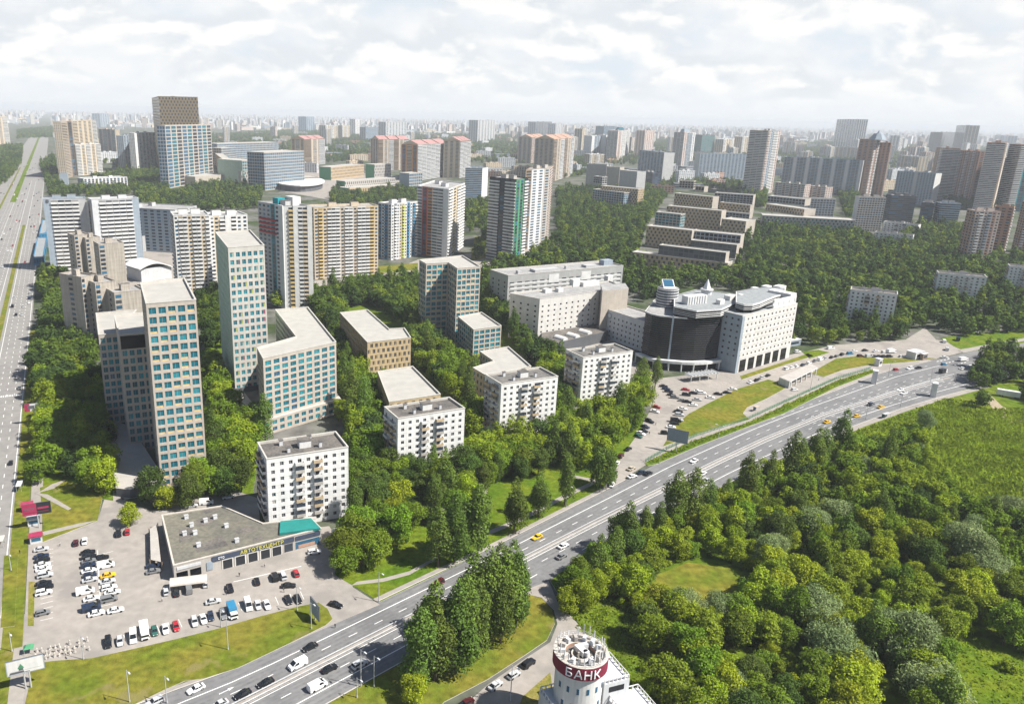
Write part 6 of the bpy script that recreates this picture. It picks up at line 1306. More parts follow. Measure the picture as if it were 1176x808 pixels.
row('on the grass bank edge', 'cars parked along the grass bank', [(124, 737, 'black', 'suv'), (137.6, 735.5, 'silver', 'hatchback'), (153, 731, 'white', 'van'), (166, 726, 'white', 'truck'), (177.5, 724, 'green', 'hatchback'), (190, 721.4, 'white', 'sedan'), (202, 718.7, 'red', 'hatchback'), (223.4, 713, 'silver', 'estate'), (233.4, 710, 'white', 'sedan'), (242, 707, 'navy', 'hatchback'), (256, 705, 'grey', 'estate'), (267, 703, 'blue', 'truck'), (285, 694.5, 'white', 'van'), (296, 694.5, 'silver', 'hatchback'), (306.5, 693.7, 'white', 'sedan'), (331, 688, 'black', 'sedan'), (342, 687, 'black', 'sedan')], -66, 'the avenue', level=2)
row('in the row facing the garage doors', 'cars parked before the garage doors', [(190.6, 678.4, 'silver', 'hatchback'), (202.4, 679.4, 'black', 'sedan'), (216.7, 675.7, 'grey', 'van'), (235, 669, 'silver', 'estate'), (264, 674.7, 'black', 'suv'), (295, 667, 'black', 'hatchback'), (315.5, 662, 'black', 'minivan'), (325, 660.4, 'silver', 'suv'), (340, 657.5, 'red', 'hatchback')], 112, 'the lean-to', level=2)
row('beside the lean-to yard', 'cars parked beside the lean-to yard', [(176, 649, 'navy', 'sedan', 20), (176, 655.5, 'grey', 'sedan', 20)], 20, 'the yard')
row('rolling through the car park', 'cars moving in the car park', [(244.7, 690, 'silver', 'sedan', 24), (331.4, 671.8, 'black', 'sedan', 10), (385.5, 693.7, 'black', 'sedan', -26)], 0, 'the avenue', level=2)
row('behind or beside the service centre', 'cars parked round the service centre', [(220, 580, 'silver', 'sedan', 15), (237, 576.7, 'white', 'van', 15), (262, 570, 'white', 'sedan', 18), (361, 633, 'white', 'estate', 14)], 15, 'the lean-to')
hd1 = math.degrees(math.atan2(D1.y, D1.x))
row('on the bank-side carriageway', 'cars on the near highway', [(177.5, 805, 'silver', 'estate'), (225, 790, 'white', 'sedan'), (252, 808, 'silver', 'sedan'), (278.5, 796, 'black', 'sedan'), (305, 783, 'black', 'sedan'), (342, 762.5, 'white', 'van'), (356, 742, 'black', 'sedan'), (503, 669, 'maroon', 'suv'), (617, 616, 'yellow', 'sedan'), (797, 528.6, 'white', 'sedan')], hd1 + 180, 'the car park end', level=2, z=.06, jit=.02)
row('on the poplar-side carriageway', 'cars on the near highway', [(364.5, 787, 'white', 'van'), (378.6, 766.6, 'black', 'sedan'), (413, 762, 'silver', 'suv'), (598, 654, 'navy', 'sedan'), (645, 638, 'grey', 'sedan'), (647, 626, 'white', 'sedan'), (715, 591.7, 'black', 'sedan'), (807, 543, 'white', 'sedan'), (812, 551, 'silver', 'sedan')], hd1, 'the car park end', level=2, z=.06, jit=.02)
row('on the far wide stretch of highway', 'cars on the far stretch of highway', [(950, 484, 'yellow', 'sedan', 30), (984, 477, 'yellow', 'sedan', 30), (1000.5, 464, 'navy', 'suv', 32), (1012, 467, 'yellow', 'sedan', 30), (1034, 447, 'white', 'sedan', 210), (1038, 451, 'white', 'sedan', 210), (1045, 422.7, 'white', 'suv', 200), (1055, 422, 'black', 'sedan', 200), (1029, 424, 'red', 'hatchback', 20), (1084, 418, 'blue', 'hatchback', 20), (1083, 427, 'black', 'truck', 30), (1106, 413.5, 'white', 'truck', 15), (1105, 422.7, 'white', 'sedan', 30), (1085, 410, 'white', 'sedan', -15), (1087.6, 401, 'silver', 'van', 60), (1084, 392, 'white', 'van', 70), (1100, 390, 'navy', 'truck', 60)], 30, 'the glass building side', level=0, z=.08)
row('at the mouth of the east car park', 'cars parked at the mouth of the east car park', [(702.6, 556, 'white', 'sedan', 70), (706, 543, 'navy', 'sedan', 75), (709, 531, 'white', 'hatchback', 65), (713, 523, 'maroon', 'suv', 60), (721.6, 515, 'black', 'sedan', 50), (725, 537.5, 'beige', 'sedan', 40), (726, 546.5, 'white', 'sedan', 30), (737, 542, 'navy', 'sedan', 30), (744.5, 543, 'black', 'sedan', 40)], 40, 'the highway')
row('in the tree-side row of the east car park', 'cars parked in the tree-side row', [(733, 500.5, 'green', 'hatchback', -50), (736, 497, 'white', 'sedan', -50), (739, 494, 'black', 'sedan', -50), (741, 489.5, 'navy', 'sedan', -50), (746, 483.4, 'black', 'suv', -50), (752, 472, 'white', 'sedan', -30), (754, 467, 'red', 'hatchback', -30)], -50, 'the highway', level=0)
row('in the lawn-side row of the east car park', 'cars parked in the lawn-side row', [(764.4, 497, 'black', 'suv'), (770.6, 490, 'white', 'sedan'), (774.4, 486, 'black', 'sedan'), (776, 483, 'black', 'van'), (779.6, 482, 'silver', 'sedan'), (780.5, 476, 'silver', 'suv'), (779, 472, 'black', 'sedan'), (784, 469, 'white', 'sedan'), (796, 464.7, 'white', 'sedan'), (801, 458.5, 'silver', 'sedan'), (815.7, 456, 'white', 'sedan'), (824.7, 452, 'black', 'sedan'), (835, 450.5, 'black', 'sedan'), (841.6, 446.5, 'white', 'sedan')], -8, 'the highway', level=0)
row('in the double row before the glass entrance', 'cars parked before the glass entrance', [(789.5, 461, 'black', 'sedan'), (784, 459.5, 'grey', 'sedan'), (775, 456, 'grey', 'suv'), (771, 453, 'black', 'sedan'), (768, 449, 'navy', 'suv'), (765, 446, 'navy', 'sedan'), (762, 443, 'black', 'sedan'), (788, 453, 'black', 'suv'), (796, 451, 'black', 'sedan'), (787.4, 447, 'red', 'sedan'), (802, 449, 'white', 'sedan'), (806, 451, 'white', 'suv')], -12, 'the lawn', level=0)
row('along the white slab wing', 'cars parked along the white slab wing', [(862, 438.5, 'white', 'sedan'), (869, 436, 'black', 'sedan'), (875, 433, 'silver', 'sedan'), (882, 430.7, 'black', 'sedan'), (903, 423, 'white', 'suv'), (909, 421.5, 'white', 'sedan'), (915, 420, 'white', 'hatchback'), (922, 418.6, 'navy', 'sedan'), (929, 416.5, 'white', 'estate'), (936, 414, 'grey', 'sedan'), (942, 412.5, 'white', 'van'), (948, 411, 'silver', 'sedan'), (955, 410, 'black', 'hatchback'), (961, 408.6, 'grey', 'estate'), (967, 406.8, 'black', 'suv')], 40, 'the glass building', level=0)
row('under the eastern trees', 'cars parked under the eastern trees', [(912.6, 447, 'white', 'hatchback'), (916, 403.5, 'white', 'suv'), (954, 399.7, 'white', 'van'), (976, 405.8, 'blue', 'suv'), (981, 403, 'white', 'sedan'), (988, 408.6, 'maroon', 'suv'), (993.5, 402, 'black', 'sedan'), (998, 409, 'silver', 'van'), (1006, 403, 'white', 'sedan'), (1005, 409, 'navy', 'sedan'), (1010, 409, 'black', 'hatchback'), (1015.5, 409, 'black', 'estate'), (1021.6, 409, 'black', 'suv'), (1016, 404, 'white', 'estate'), (1023.5, 404, 'white', 'truck'), (1035.6, 409, 'white', 'hatchback')], 15, 'the glass building', level=0)
row('on the bank road', 'cars parked on the bank road', [(607, 761, 'black', 'suv'), (590, 774, 'silver', 'hatchback'), (569, 786, 'silver', 'sedan'), (536, 806, 'maroon', 'sedan')], hd1 + 2, 'the bank', level=2)
# avenue traffic: grouped by what tells them apart, which is only colour
for i in range(150):
    s = rnd.uniform(20, 1250) if i < 105 else rnd.uniform(1200, 2300); t = rnd.choice((2, 5.8, 9.3, 12.6, 23.5, 27, 31, 36, 42, 46, 52, 58, 63)); p = Vector(AV(s, t)[:2]); px, py = P(p.x, p.y, 0)
    if px < 1: continue
    c = rnd.choice(('white', 'white', 'silver', 'black', 'navy', 'grey', 'red')); k = rnd.choice(('sedan', 'suv', 'sedan', 'hatchback', 'van')) if s < 600 else 'sedan'
    hd = math.atan2(D2.y, D2.x) + (0 if t < 16 else PI)
    vehicle(k, c, p, hd, 'tiny %s %s in the traffic of the wide avenue' % (c, {'van': 'van', 'suv': 'SUV'}.get(k, 'car')), 'tiny %s %ss on the avenue' % (c, {'van': 'van', 'suv': 'SUV'}.get(k, 'car')), 0, .05)
# ------------------------------------------------------------------ street furniture
def lamp(bx, by, ty, label, arm=1.6, adir=None, heads=1):
    g = G(bx, by); h = max(6, hgt(bx, by, ty)); r = root('street_lamp', (g.x, g.y, .1), label, 'street lamp', rz=adir if adir is not None else rnd.uniform(0, 6))
    r['_o'] = [0, 0, 0]; b = MB(); b.cyl((0, 0, 0), .14, h, 'pole', 8, r2=.08); b.cyl((0, 0, 0), .2, .6, 'pole', 8); po = b.build('pole', r)
    for i in range(heads):
        sg = 1 if i == 0 else -1; b = MB(); b.tube((0, 0, h - .2), (sg * arm, 0, h + .25), .05, 'pole', 6); b.build('arm', po); b = MB(); b.box((sg * (arm + .3), 0, h + .18), (.9, .34, .16), 'light_grey', bottom=True); b.build('lamp_head', po)
ad = math.atan2(-N1.y, -N1.x)
for a in ((435, 691, 657, 'street lamp at the corner where the car park meets the highway'), (547, 634, 604, 'street lamp beside the dark narrow poplar'), (650, 582, 558, 'street lamp next to the lone slim tree'), (341.5, 701, 673, 'lamp post on the bank between two black parked cars'), (357.6, 721.7, 692, 'pole beside the dark billboard on the grass bank'), (262, 746, 706, 'tall pole in the middle of the grass bank'), (254, 720, 701, 'lamp post behind the grey parked estate on the bank edge'), (149, 806, 769, 'pole at the lower edge of the grass bank nearest the corner'), (192, 807, 776, 'pole at the highway kerb below the grass bank'),
          (414.5, 788, 746, 'taller lamp post on the verge opposite the grass bank'), (429.5, 788, 753, 'second post on the verge, closest to the poplar clump'), (410, 801, 780, 'short post on the verge opposite the grass bank'), (586, 804, 764, 'lamp post on the bank road beside the silver sedan'), (825, 503, 489, 'lamp post on the hedge strip beyond the dark billboard'), (757, 532, 515, 'lamp post at the tip of the hedge strip'), (1034, 466.5, 449, 'lamp post on the far pavement by the bus stop'), (994, 481.5, 464, 'lamp post at the start of the far pavement'), (1068, 440, 422, 'lamp post beside the second white kiosk on the highway'), (1020, 432, 414, 'lamp post near the first white kiosk'), (930, 450, 432, 'lamp post by the underpass ramp'), (96, 757, 730, 'lamp post among the stone figures'), (14, 748, 726, 'lamp post at the side street corner by the white billboard'), (13, 655, 636, 'lamp post on the narrow avenue verge')):
    lamp(a[0], a[1], a[2], a[3], adir=ad, heads=2 if 'hedge' in a[3] else 1)
# median barrier: rail, posts
r = root('crash_barrier', (*H(0, 0)[:2], .1), 'pale double crash barrier running down the middle of the highway', 'barrier')
for off in (-.75, .75):
    b = MB(); s = -160
    while s < 430:
        p, q = hway(s, 0), hway(s + 3, 0); p = Vector(p[:2]) + N1 * off; q = Vector(q[:2]) + N1 * off; t = (q - p).normalized(); b.box((*((p + q) / 2), .55), (3.05, .10, .32), 'light_grey', math.atan2(t.y, t.x), bottom=True); b.box((p.x, p.y, .1), (.14, .14, .6), 'grey'); s += 3
    b.build('rail', r)
# fence along the hedge strip
fp = GG([(741, 531), (768, 515.5), (800, 501), (858, 482.5), (900, 463), (960, 436), (1000, 424)]); r = root('railing_fence', (*fp[0], 0), 'green railing fence along the hedge strip beside the highway', 'fence')
b = MB()
for a, c in zip(fp, fp[1:]):
    n_ = int((c - a).length / 2.5)
    for i in range(n_):
        p = a.lerp(c, i / n_); q = a.lerp(c, (i + 1) / n_); b.box((p.x, p.y, .2), (.1, .1, 1.9), 'green')
        for z in (.5, 1.2, 1.9): b.tube((p.x, p.y, z), (q.x, q.y, z), .04, 'green', 4)
        for j in range(1, 8): w = p.lerp(q, j / 8); b.box((w.x, w.y, .4), (.04, .04, 1.5), 'green')
b.build('railing', r)
# billboards
def billboard(px, py, top_py, w, hh, label, ang, face_fn, back='dark_grey', posts=1):
    g = G(px, py); h = hgt(px, py, top_py); r = root('billboard', (g.x, g.y, 0), label, 'billboard', rz=ang); r['_o'] = [0, 0, 0]
    b = MB()
    for i in range(posts): b.cyl((0 if posts == 1 else (i - .5) * 1.2, 0, 0), .2, h - hh + .1, 'pole', 8)
    b.build('post', r); b = MB(); b.box((0, 0, h - hh), (w, .35, hh), back, bottom=True); pn = b.build('panel', r); b = MB(); face_fn(b, w, hh, h - hh); b.build('poster', pn)
def pq(b, x0, x1, z0, z1, m, y=-.19): b.face([(x0, y, z0), (x1, y, z0), (x1, y, z1), (x0, y, z1)], m)
def f_white(b, w, h, z):
    pq(b, -w / 2, w / 2, z, z + h, 'blue_grey'); pq(b, -w / 2 + .2, w / 2 - .2, z + .2, z + h - .2, 'white', -.195); pq(b, -w * .42, -w * .05, z + .35, z + .9, 'dark_grey', -.2); pq(b, -w * .18, -w * .06, z + .9, z + 1.7, 'dark_grey', -.2); pq(b, -w * .4, w * .42, z + .9, z + 1.05, 'grey', -.203)
    for k in range(4): pq(b, -w * (.2 - .02 * k), -w * (.04 + .02 * k), z + 1.6 + k * .3, z + 1.95 + k * .3, 'green', -.206)
    pq(b, -w * .44, w * .1, z + .3, z + .5, 'dark_grey', -.207)
    for k in range(5): pq(b, w * .08, w * (.4 - .03 * k), z + 1.3 + k * .28, z + 1.4 + k * .28, 'light_grey', -.2)
def f_red(b, w, h, z):
    pq(b, -w / 2, 0, z, z + h, 'magenta'); pq(b, 0, w / 2, z, z + h, 'black'); pq(b, -w * .42, -w * .08, z + h * .5, z + h * .6, 'dark_grey', -.2); pq(b, .3, w * .42, z + h * .45, z + h * .62, 'magenta', -.2); pq(b, -w * .42, w * .4, z + h * .2, z + h * .26, 'maroon', -.205)
def f_car(b, w, h, z):
    pq(b, -w / 2, w / 2, z, z + h, 'light_grey'); pq(b, -w / 2, -w * .2, z, z + h, 'magenta', -.195); pq(b, -w * .3, w * .05, z + h * .3, z + h * .75, 'dark_grey', -.2); pq(b, w * .1, w * .4, z + h * .4, z + h * .5, 'grey', -.2)
def f_dark(b, w, h, z): pq(b, -w / 2 + .1, w / 2 - .1, z + .1, z + h - .1, 'blue_grey'); [pq(b, -w / 2 + .1, w / 2 - .1, z + .5 * k, z + .5 * k + .08, 'dark_grey', -.2) for k in range(1, int(h / .5))]
billboard(33, 790, 755, 8.5, 4.2, 'white blue-bordered billboard with a tree picture at the side street corner', .45, f_white, posts=2)
billboard(45, 606, 577, 9, 4.4, 'big billboard, half red and half black, by the avenue pavement', .42, f_red)
billboard(41, 487, 463, 7.5, 3.6, 'white and red billboard on the avenue footpath among trees', .42, f_car)
billboard(362, 712, 690, 6, 5, 'dark-backed billboard at the tip of the grass bank', -1.0, f_dark)
billboard(776, 519, 493, 9, 6, 'large dark-backed billboard on a side post beside the east lawn', -.55, f_dark)
# kiosks with magenta roofs, bus shelter
for x, y, lb in ((32, 586, 'magenta-roofed kiosk behind the half red billboard'), (42, 622, 'magenta-roofed kiosk nearest the parked cars'), (39, 602, 'grey kiosk standing under the half red billboard')):
    g = G(x, y); r = root('kiosk', (g.x, g.y, .1), lb, 'kiosk', rz=.45); r['_o'] = [0, 0, 0]; b = MB(); b.box((0, 0, 0), (3.6, 2.6, 2.5), 'light_grey'); b.build('wall', r); b = MB(); b.box((0, 0, 2.5), (4.2, 3.2, .35), 'magenta' if 'magenta' in lb else 'grey', bottom=True); b.build('roof', r); b = MB(); b.box((0, -1.32, .9), (2.8, .06, 1.2), 'glass_blue', bottom=True); b.build('window', r); b = MB(); b.box((1.82, .3, 0), (.06, .9, 2.1), 'blue_grey'); b.build('door', r)
def shelter(x, y, lb, rz, m='light_grey', w=5):
    g = G(x, y); r = root('bus_shelter', (g.x, g.y, .12), lb, 'bus shelter', rz=rz); r['_o'] = [0, 0, 0]; b = MB(); b.box((0, 0, 2.4), (w, 1.9, .18), m, bottom=True); b.build('roof', r); b = MB(); b.box((0, .8, .3), (w - .4, .05, 2.0), 'glass_blue', bottom=True); b.build('glass_panel', r)
    for sx in (-1, 1):
        for yy in (-.8, .8): b = MB(); b.cyl((sx * (w / 2 - .2), yy, 0), .06, 2.4, 'pole', 6); b.build('post', r)
    b = MB(); b.box((0, .5, .45), (w * .6, .4, .08), 'brown', bottom=True); b.build('bench', r)
shelter(23, 562, 'grey bus shelter at the upper end of the avenue pavement', 1.9); shelter(868, 472, 'small brick-coloured booth shelter on the hedge strip', .6, 'beige', 3); shelter(1017, 480, 'dark bus shelter on the far pavement near the yellow taxi', .5, 'grey', 5); shelter(2, 626, 'cream stop shelter cut off by the edge of the avenue', 1.9, 'stone', 4)
for x, y, lb in ((1003, 440, 'white advertising kiosk on the lay-by side of the highway'), (1071, 455, 'white advertising kiosk on the meadow side of the highway')):
    g = G(x, y); r = root('advertising_kiosk', (g.x, g.y, .1), lb, 'kiosk', rz=1.1); r['_o'] = [0, 0, 0]; b = MB(); b.box((0, 0, 0), (3.6, 2.4, 7.6), 'white'); b.box((0, 0, 7.6), (3.9, 2.7, .2), 'light_grey', bottom=True); b.build('body', r); b = MB(); b.box((0, -1.23, 1.0), (3.0, .05, 6), 'light_grey', bottom=True); b.build('poster', r); b = MB(); b.box((2.6, 0, 0), (.6, .5, 6.5), 'dark_grey'); b.build('pylon', r)
# underpass canopy
pU = GG([(894, 441), (906, 446), (938, 429.5), (930, 425)], 0); r = root('underpass_canopy', (*centre(pU), 0), 'white open-sided canopy over the ramp between the two east lawns', 'canopy')
b = MB(); b.prism(ccw(pU), 3.6, 4.2, 'light_grey', top='warm_grey', bottom=True); b.build('roof', r); e = pU[2] - pU[1]
for k in range(6):
    p = pU[1] + e * (.04 + .18 * k); q = pU[0] + (pU[3] - pU[0]) * (.04 + .18 * k)
    b = MB(); b.box((p.x, p.y, 0), (.6, .6, 3.65), 'white', math.atan2(e.y, e.x)); b.build('column', r); b = MB(); b.box((q.x, q.y, 0), (.6, .6, 3.65), 'white', math.atan2(e.y, e.x)); b.build('column', r)
b = MB(); p = pU[0].lerp(pU[1], .5); t = pU[1] - pU[0]; b.box((p.x, p.y, 0), (t.length, .5, 4.0), 'white', math.atan2(t.y, t.x)); b.build('end_wall', r)
# small white hall, booth, trailer, tents
for x, y, sx, sy, h, lb, nm, cat, m in ((1050, 411, 9, 6, 4.5, 'white booth hall at the end of the far parking lot', 'booth', 'booth', 'white'), (1008, 420, 3, 3, 4.5, 'little white guard hut on the ramp lawn', 'guard_hut', 'hut', 'white'), (1060, 413, 5, 2, 4, 'dark striped kiosk beside the white booth hall', 'kiosk', 'kiosk', 'brown'), (905, 396, 14, 8, 4, 'grey-roofed shed hidden behind the white slab wing', 'shed', 'shed', 'blue_grey')):
    g = G(x, y); r = root(nm, (g.x, g.y, .1), lb, cat, rz=.5); r['_o'] = [0, 0, 0]; b = MB(); b.box((0, 0, 0), (sx, sy, h), m); b.build('wall', r); b = MB(); b.box((0, 0, h), (sx + .5, sy + .5, .25), 'light_grey', bottom=True); b.build('roof', r); b = MB(); b.box((0, -sy / 2 - .02, h * .35), (sx * .7, .05, h * .4), 'glass', bottom=True); b.build('window', r)
g = G(1157, 456); r = root('trailer', (g.x, g.y, .2), 'long white box trailer parked at the head of the dirt track', 'trailer', rz=-.55); r['_o'] = [0, 0, 0]; b = MB(); b.box((0, 0, .9), (10.5, 2.7, 2.9), 'white', bottom=True); b.build('box', r); b = MB(); b.box((0, 0, .6), (10, 1.2, .3), 'dark_grey', bottom=True); b.build('chassis', r)
wm_ = car_parts('truck', 'white')[2]
for x in (-3.6, -2.4, 3.2):
    for s in (-1, 1): o = bpy.data.objects.new('wheel', wm_); COL.objects.link(o); o.parent = r; o.location = (x, s * 1.15, .36)
for x, y, lb in ((388, 616, 'white parasol group by the end of the service centre'), (395, 619, 'smaller white parasol next to the first one')):
    g = G(x, y); r = root('parasol', (g.x, g.y, .1), lb, 'parasol'); r['_o'] = [0, 0, 0]; b = MB(); b.cyl((0, 0, 2.2), 2.4, .9, 'white', 8, r2=.1); b.build('canopy', r); b = MB(); b.cyl((0, 0, 0), .06, 2.3, 'pole', 6); b.build('pole', r)
# stone figures for sale on the pavement
protos_s = []
for v in range(4):
    b = MB(); b.box((0, 0, 0), (.7, .7, .25), 'warm_grey'); h = .7 + .2 * v; b.cyl((0, 0, .25), .3, h * .55, 'warm_grey', 8, r2=.18); b.cyl((0, 0, .25 + h * .55), .18, h * .2, 'stone', 8, r2=.3); b.cyl((0, 0, .25 + h * .75), .2, .25, 'stone', 8, r2=.1); protos_s.append(b.mesh('stone_figure'))
for i in range(12):
    for j in range(3):
        if rnd.random() < .12: continue
        g = G(42 + i * 5.4 + rnd.uniform(-1, 1), 759 - i * 1.2 - j * 5 + rnd.uniform(-.8, .8)); o = bpy.data.objects.new('stone_figure', rnd.choice(protos_s)); COL.objects.link(o); o.location = (g.x, g.y, .1); o.rotation_euler.z = rnd.uniform(0, 6); o.scale = (1, 1, rnd.uniform(.8, 1.3)); tag(o, 'small pale stone figure in the display rows by the side street', 'stone figure', 'stone figures on display')
g = G(34, 750); r = root('market_stall', (g.x, g.y, .1), 'green canvas stall beside the white billboard', 'stall', rz=.4); r['_o'] = [0, 0, 0]; b = MB(); b.box((0, 0, 2.0), (2.6, 2.2, .5), 'green', taper=.5, bottom=True); b.build('canopy', r)
for sx in (-1, 1):
    for sy in (-1, 1): b = MB(); b.cyl((sx * 1.1, sy * .9, 0), .05, 2.0, 'pole', 6); b.build('post', r)
# parking bay lines
mk = MB()
def bay(a, c, w=.14):
    p, q = G(*a), G(*c); t = (q - p).normalized(); n = Vector((-t.y, t.x)) * w / 2; mk.face([(p.x - n.x, p.y - n.y, .115), (q.x - n.x, q.y - n.y, .115), (q.x + n.x, q.y + n.y, .115), (p.x + n.x, p.y + n.y, .115)], 'paint')
for y in (632, 636.5, 641, 646, 651, 656.5, 662, 668, 674, 680, 686, 692, 698, 704.5, 711): bay((41, y + 3), (61, y - 2))
for y in (637, 645, 653, 661, 670, 679, 688, 697): bay((112, y), (130, y - 4))
bay((112, 632), (116, 706), .25); bay((268, 668), (346, 650), .25)
for x, y in ((146, 738), (160, 734), (172, 730), (184, 727), (197, 723.5), (209, 720), (278, 701), (291, 698.5), (302, 697), (320, 694), (337, 691), (349, 688)): bay((x, y), (x - 4, y - 9))
struct(mk, 'parking_markings')
# people
def person_mesh(top, legs, seed):
    v = [(0, 0, .95), (0, 0, 1.2), (0, 0, 1.42), (0, .01, 1.52), (0, .02, 1.66), (.1, 0, .9), (.11, .06, .48), (.11, .0, .08), (.12, .12, .04), (-.1, 0, .9), (-.11, -.12, .48), (-.11, -.2, .10), (-.12, -.08, .04), (.2, 0, 1.40), (.25, .04, 1.12), (.24, .14, .88), (-.2, 0, 1.40), (-.25, -.04, 1.12), (-.24, .0, .86)]
    e = [(0, 1), (1, 2), (2, 3), (3, 4), (0, 5), (5, 6), (6, 7), (7, 8), (0, 9), (9, 10), (10, 11), (11, 12), (2, 13), (13, 14), (14, 15), (2, 16), (16, 17), (17, 18)]
    rad = [.15, .15, .15, .06, .11, .10, .07, .05, .05, .10, .07, .05, .05, .065, .05, .04, .065, .05, .04]
    me = bpy.data.meshes.new('p'); me.from_pydata(v, e, []); o = bpy.data.objects.new('p', me); COL.objects.link(o); m = o.modifiers.new('s', 'SKIN')
    for i, q in enumerate(me.skin_vertices[0].data): q.radius = (rad[i], rad[i] * .85); q.use_root = i == 0
    o.modifiers.new('d', 'SUBSURF').levels = 1; bpy.context.view_layer.update()
    out = bpy.data.meshes.new_from_object(o.evaluated_get(bpy.context.evaluated_depsgraph_get())); bpy.data.objects.remove(o)
    out.materials.clear()
    for k in (legs, top, 'skin', 'bark'): out.materials.append(MATS[k])
    for p in out.polygons: z = p.center.z; p.material_index = 0 if z < .95 else 1 if z < 1.47 else 3 if (z > 1.70 or p.center.y < -.03) else 2
    return out
pm = [person_mesh('cloth_dark', 'cloth_dark', 0), person_mesh('cloth_light', 'cloth_dark', 1)]
for x, y, k, lb in ((275, 662, 0, 'person in dark clothes standing before the garage doors'), (304, 651, 1, 'person in a pale top walking by the garage doors'), (260, 683, 0, 'person in dark clothes beside the black SUV in the garage row'), (326, 680, 0, 'person in dark clothes behind the black moving sedan'), (186, 691, 1, 'person in a pale top crossing the open car park'), (753, 488, 0, 'person in dark clothes walking between rows of the east car park'), (745.5, 499, 0, 'person in dark clothes beside the tree-side parked row'), (940, 437, 0, 'person in dark clothes on the ramp by the white canopy'), (33, 497, 0, 'person walking on the avenue footpath below the white and red billboard'), (385, 721, 0, 'person at the highway kerb by the grass bank tip'), (23, 636, 0, 'person in dark clothes on the avenue pavement by the parked cars'), (69, 627, 1, 'person in a pale top at the lawn corner')):
    g = G(x, y); o = bpy.data.objects.new('person', pm[k]); COL.objects.link(o); o.location = (g.x, g.y, .1); o.rotation_euler.z = rnd.uniform(0, 6); tag(o, lb, 'person')
# ------------------------------------------------------------------ light, sky, air
EL = math.radians(50); AZ = math.atan2(-.30, 1.0)   # towards the sun
sd = Vector((math.cos(EL) * math.cos(AZ), math.cos(EL) * math.sin(AZ), math.sin(EL)))
su = bpy.data.lights.new('sun', 'SUN'); su.energy = 5.0; su.angle = math.radians(.53); su.color = (1.0, .955, .88)
so = bpy.data.objects.new('sun', su); COL.objects.link(so); so.rotation_euler = (-sd).to_track_quat('-Z', 'Y').to_euler(); so.location = (0, 0, 500)
w = bpy.data.worlds.new('World'); S.world = w; w.use_nodes = True; nt = w.node_tree; N = nt.nodes; L = nt.links
bg = N['Background']; bg.inputs['Strength'].default_value = .06
sky = N.new('ShaderNodeTexSky'); sky.sky_type = 'NISHITA'; sky.sun_disc = False; sky.sun_elevation = EL; sky.sun_rotation = PI / 2 - AZ; sky.air_density = 1.0; sky.dust_density = 1.0; sky.altitude = 200
tc = N.new('ShaderNodeTexCoord'); sp = N.new('ShaderNodeSeparateXYZ'); L.new(tc.outputs['Generated'], sp.inputs[0])
def math_(op, a, b=None, clamp=False):
    m = N.new('ShaderNodeMath'); m.operation = op; m.use_clamp = clamp
    for i, v in enumerate((a, b)):
        if v is None: continue
        if isinstance(v, (int, float)): m.inputs[i].default_value = v
        else: L.new(v, m.inputs[i])
    return m.outputs[0]
zc = math_('MAXIMUM', sp.outputs[2], 0.0); den = math_('ADD', zc, .48)
cb = N.new('ShaderNodeCombineXYZ'); L.new(math_('DIVIDE', sp.outputs[0], den), cb.inputs[0]); L.new(math_('DIVIDE', sp.outputs[1], den), cb.inputs[1])
def noise(sc, det, rough=.55, dist=0.0, off=0.0):
    n = N.new('ShaderNodeTexNoise'); n.inputs['Scale'].default_value = sc; n.inputs['Detail'].default_value = det; n.inputs['Roughness'].default_value = rough; n.inputs['Distortion'].default_value = dist; 
    if off:
        va = N.new('ShaderNodeVectorMath'); va.operation = 'ADD'; L.new(cb.outputs[0], va.inputs[0]); va.inputs[1].default_value = (0, off, 0); L.new(va.outputs[0], n.inputs['Vector'])
    else: L.new(cb.outputs[0], n.inputs['Vector'])
    return n.outputs['Fac']
def ramp(s, a, b, va=0.0, vb=1.0):
    r = N.new('ShaderNodeMapRange'); r.interpolation_type = 'SMOOTHSTEP'; r.inputs['From Min'].default_value = a; r.inputs['From Max'].default_value = b; r.inputs['To Min'].default_value = va; r.inputs['To Max'].default_value = vb; L.new(s, r.inputs['Value']); return r.outputs[0]
def mix(f, a, b):
    m = N.new('ShaderNodeMix'); m.data_type = 'RGBA'
    if isinstance(f, float): m.inputs[0].default_value = f
    else: L.new(f, m.inputs[0])
    for i, v in ((6, a), (7, b)):
        if isinstance(v, tuple): m.inputs[i].default_value = (*v, 1)
        else: L.new(v, m.inputs[i])
    return m.outputs[2]
c0 = noise(5.2, 9, .50, .2); c1 = noise(5.2, 9, .50, .2, .035)
cloud = mix(ramp(math_('SUBTRACT', c1, c0), -.07, .05), (9.6, 9.55, 9.4), (7.5, 7.9, 8.3))   # grey bellies to bright tops
thin = mix(ramp(noise(3.6, 6, .55), .38, .60), (7.3, 7.95, 8.6), (8.9, 9.0, 9.1))
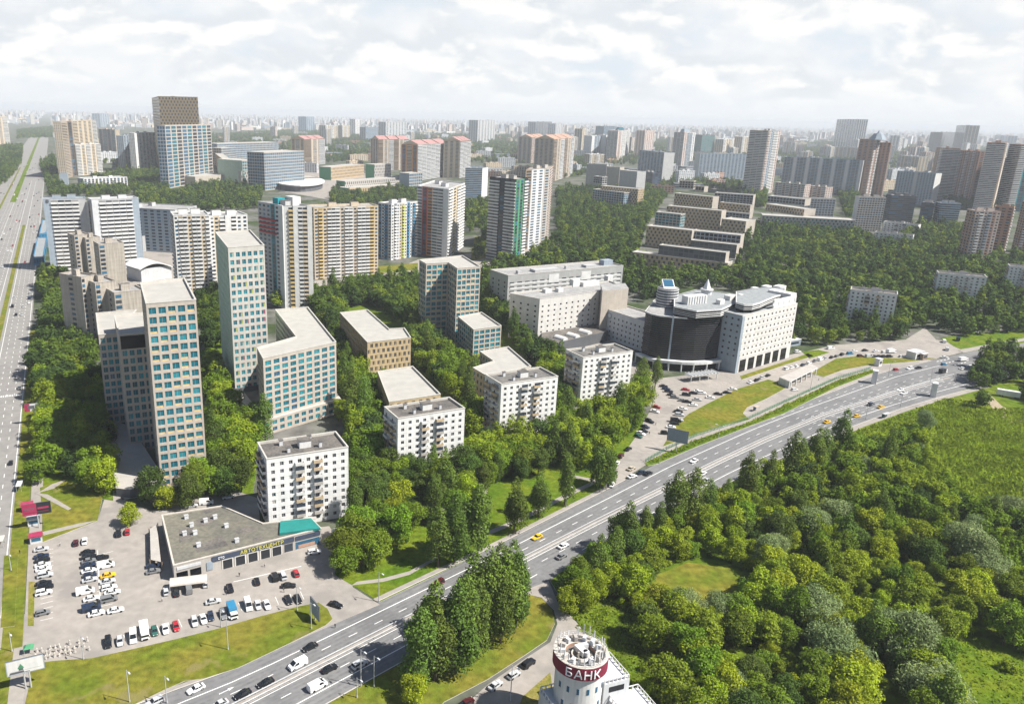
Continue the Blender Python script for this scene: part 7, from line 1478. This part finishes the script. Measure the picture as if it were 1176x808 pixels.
cover = ramp(c0, .40, .54)
lowsky = mix(cover, thin, cloud)
lowsky = mix(ramp(zc, .0, .05), (8.4, 8.7, 9.0), lowsky)              # pale band on the horizon
col = mix(ramp(zc, .11, .25), lowsky, sky.outputs[0])                     # clouds thin out to open sky overhead
L.new(col, bg.inputs['Color'])
bpy.context.view_layer.update()
TOP = max(CAMH, max((o.matrix_world @ Vector(c)).z for o in bpy.data.objects if o.type == 'MESH' for c in o.bound_box)) + 4
print('TOP', TOP)
mb = MB(); mb.box((0, R0 / 2 - 150, -1), (2 * R0 + 40, R0 + 340, TOP + 1), 'haze_air' if 'haze_air' in MATS else 'white', bottom=True)
me = mb.mesh('haze'); me.materials.clear(); hz = bpy.data.objects.new('haze', me); COL.objects.link(hz); hz['kind'] = 'stuff'; hz['label'] = 'pale summer haze over the city'
hm = bpy.data.materials.new('haze_air'); hm.use_nodes = True; n2 = hm.node_tree
for n in list(n2.nodes):
    if n.type != 'OUTPUT_MATERIAL': n2.nodes.remove(n)
pv = n2.nodes.new('ShaderNodeVolumePrincipled'); pv.inputs['Density Attribute'].default_value = ''; pv.inputs['Color Attribute'].default_value = ''; pv.inputs['Temperature Attribute'].default_value = ''
pv.inputs['Color'].default_value = (.90, .95, 1.0, 1); pv.inputs['Density'].default_value = 8.5e-5; pv.inputs['Anisotropy'].default_value = 0.0
n2.links.new(pv.outputs[0], [n for n in n2.nodes if n.type == 'OUTPUT_MATERIAL'][0].inputs['Volume']); me.materials.append(hm)
S.view_settings.view_transform = 'Standard'; S.view_settings.look = 'None'; S.view_settings.exposure = .85; S.view_settings.gamma = 1.0
S.render.engine = 'CYCLES'; S.cycles.use_denoising = True; S.cycles.max_bounces = 5; S.cycles.diffuse_bounces = 2; S.cycles.glossy_bounces = 2; S.cycles.transmission_bounces = 2; S.cycles.volume_bounces = 0; S.cycles.transparent_max_bounces = 4
S.cycles.use_adaptive_sampling = True; S.cycles.adaptive_threshold = .02
for o in bpy.data.objects:
    if '_o' in o: del o['_o']
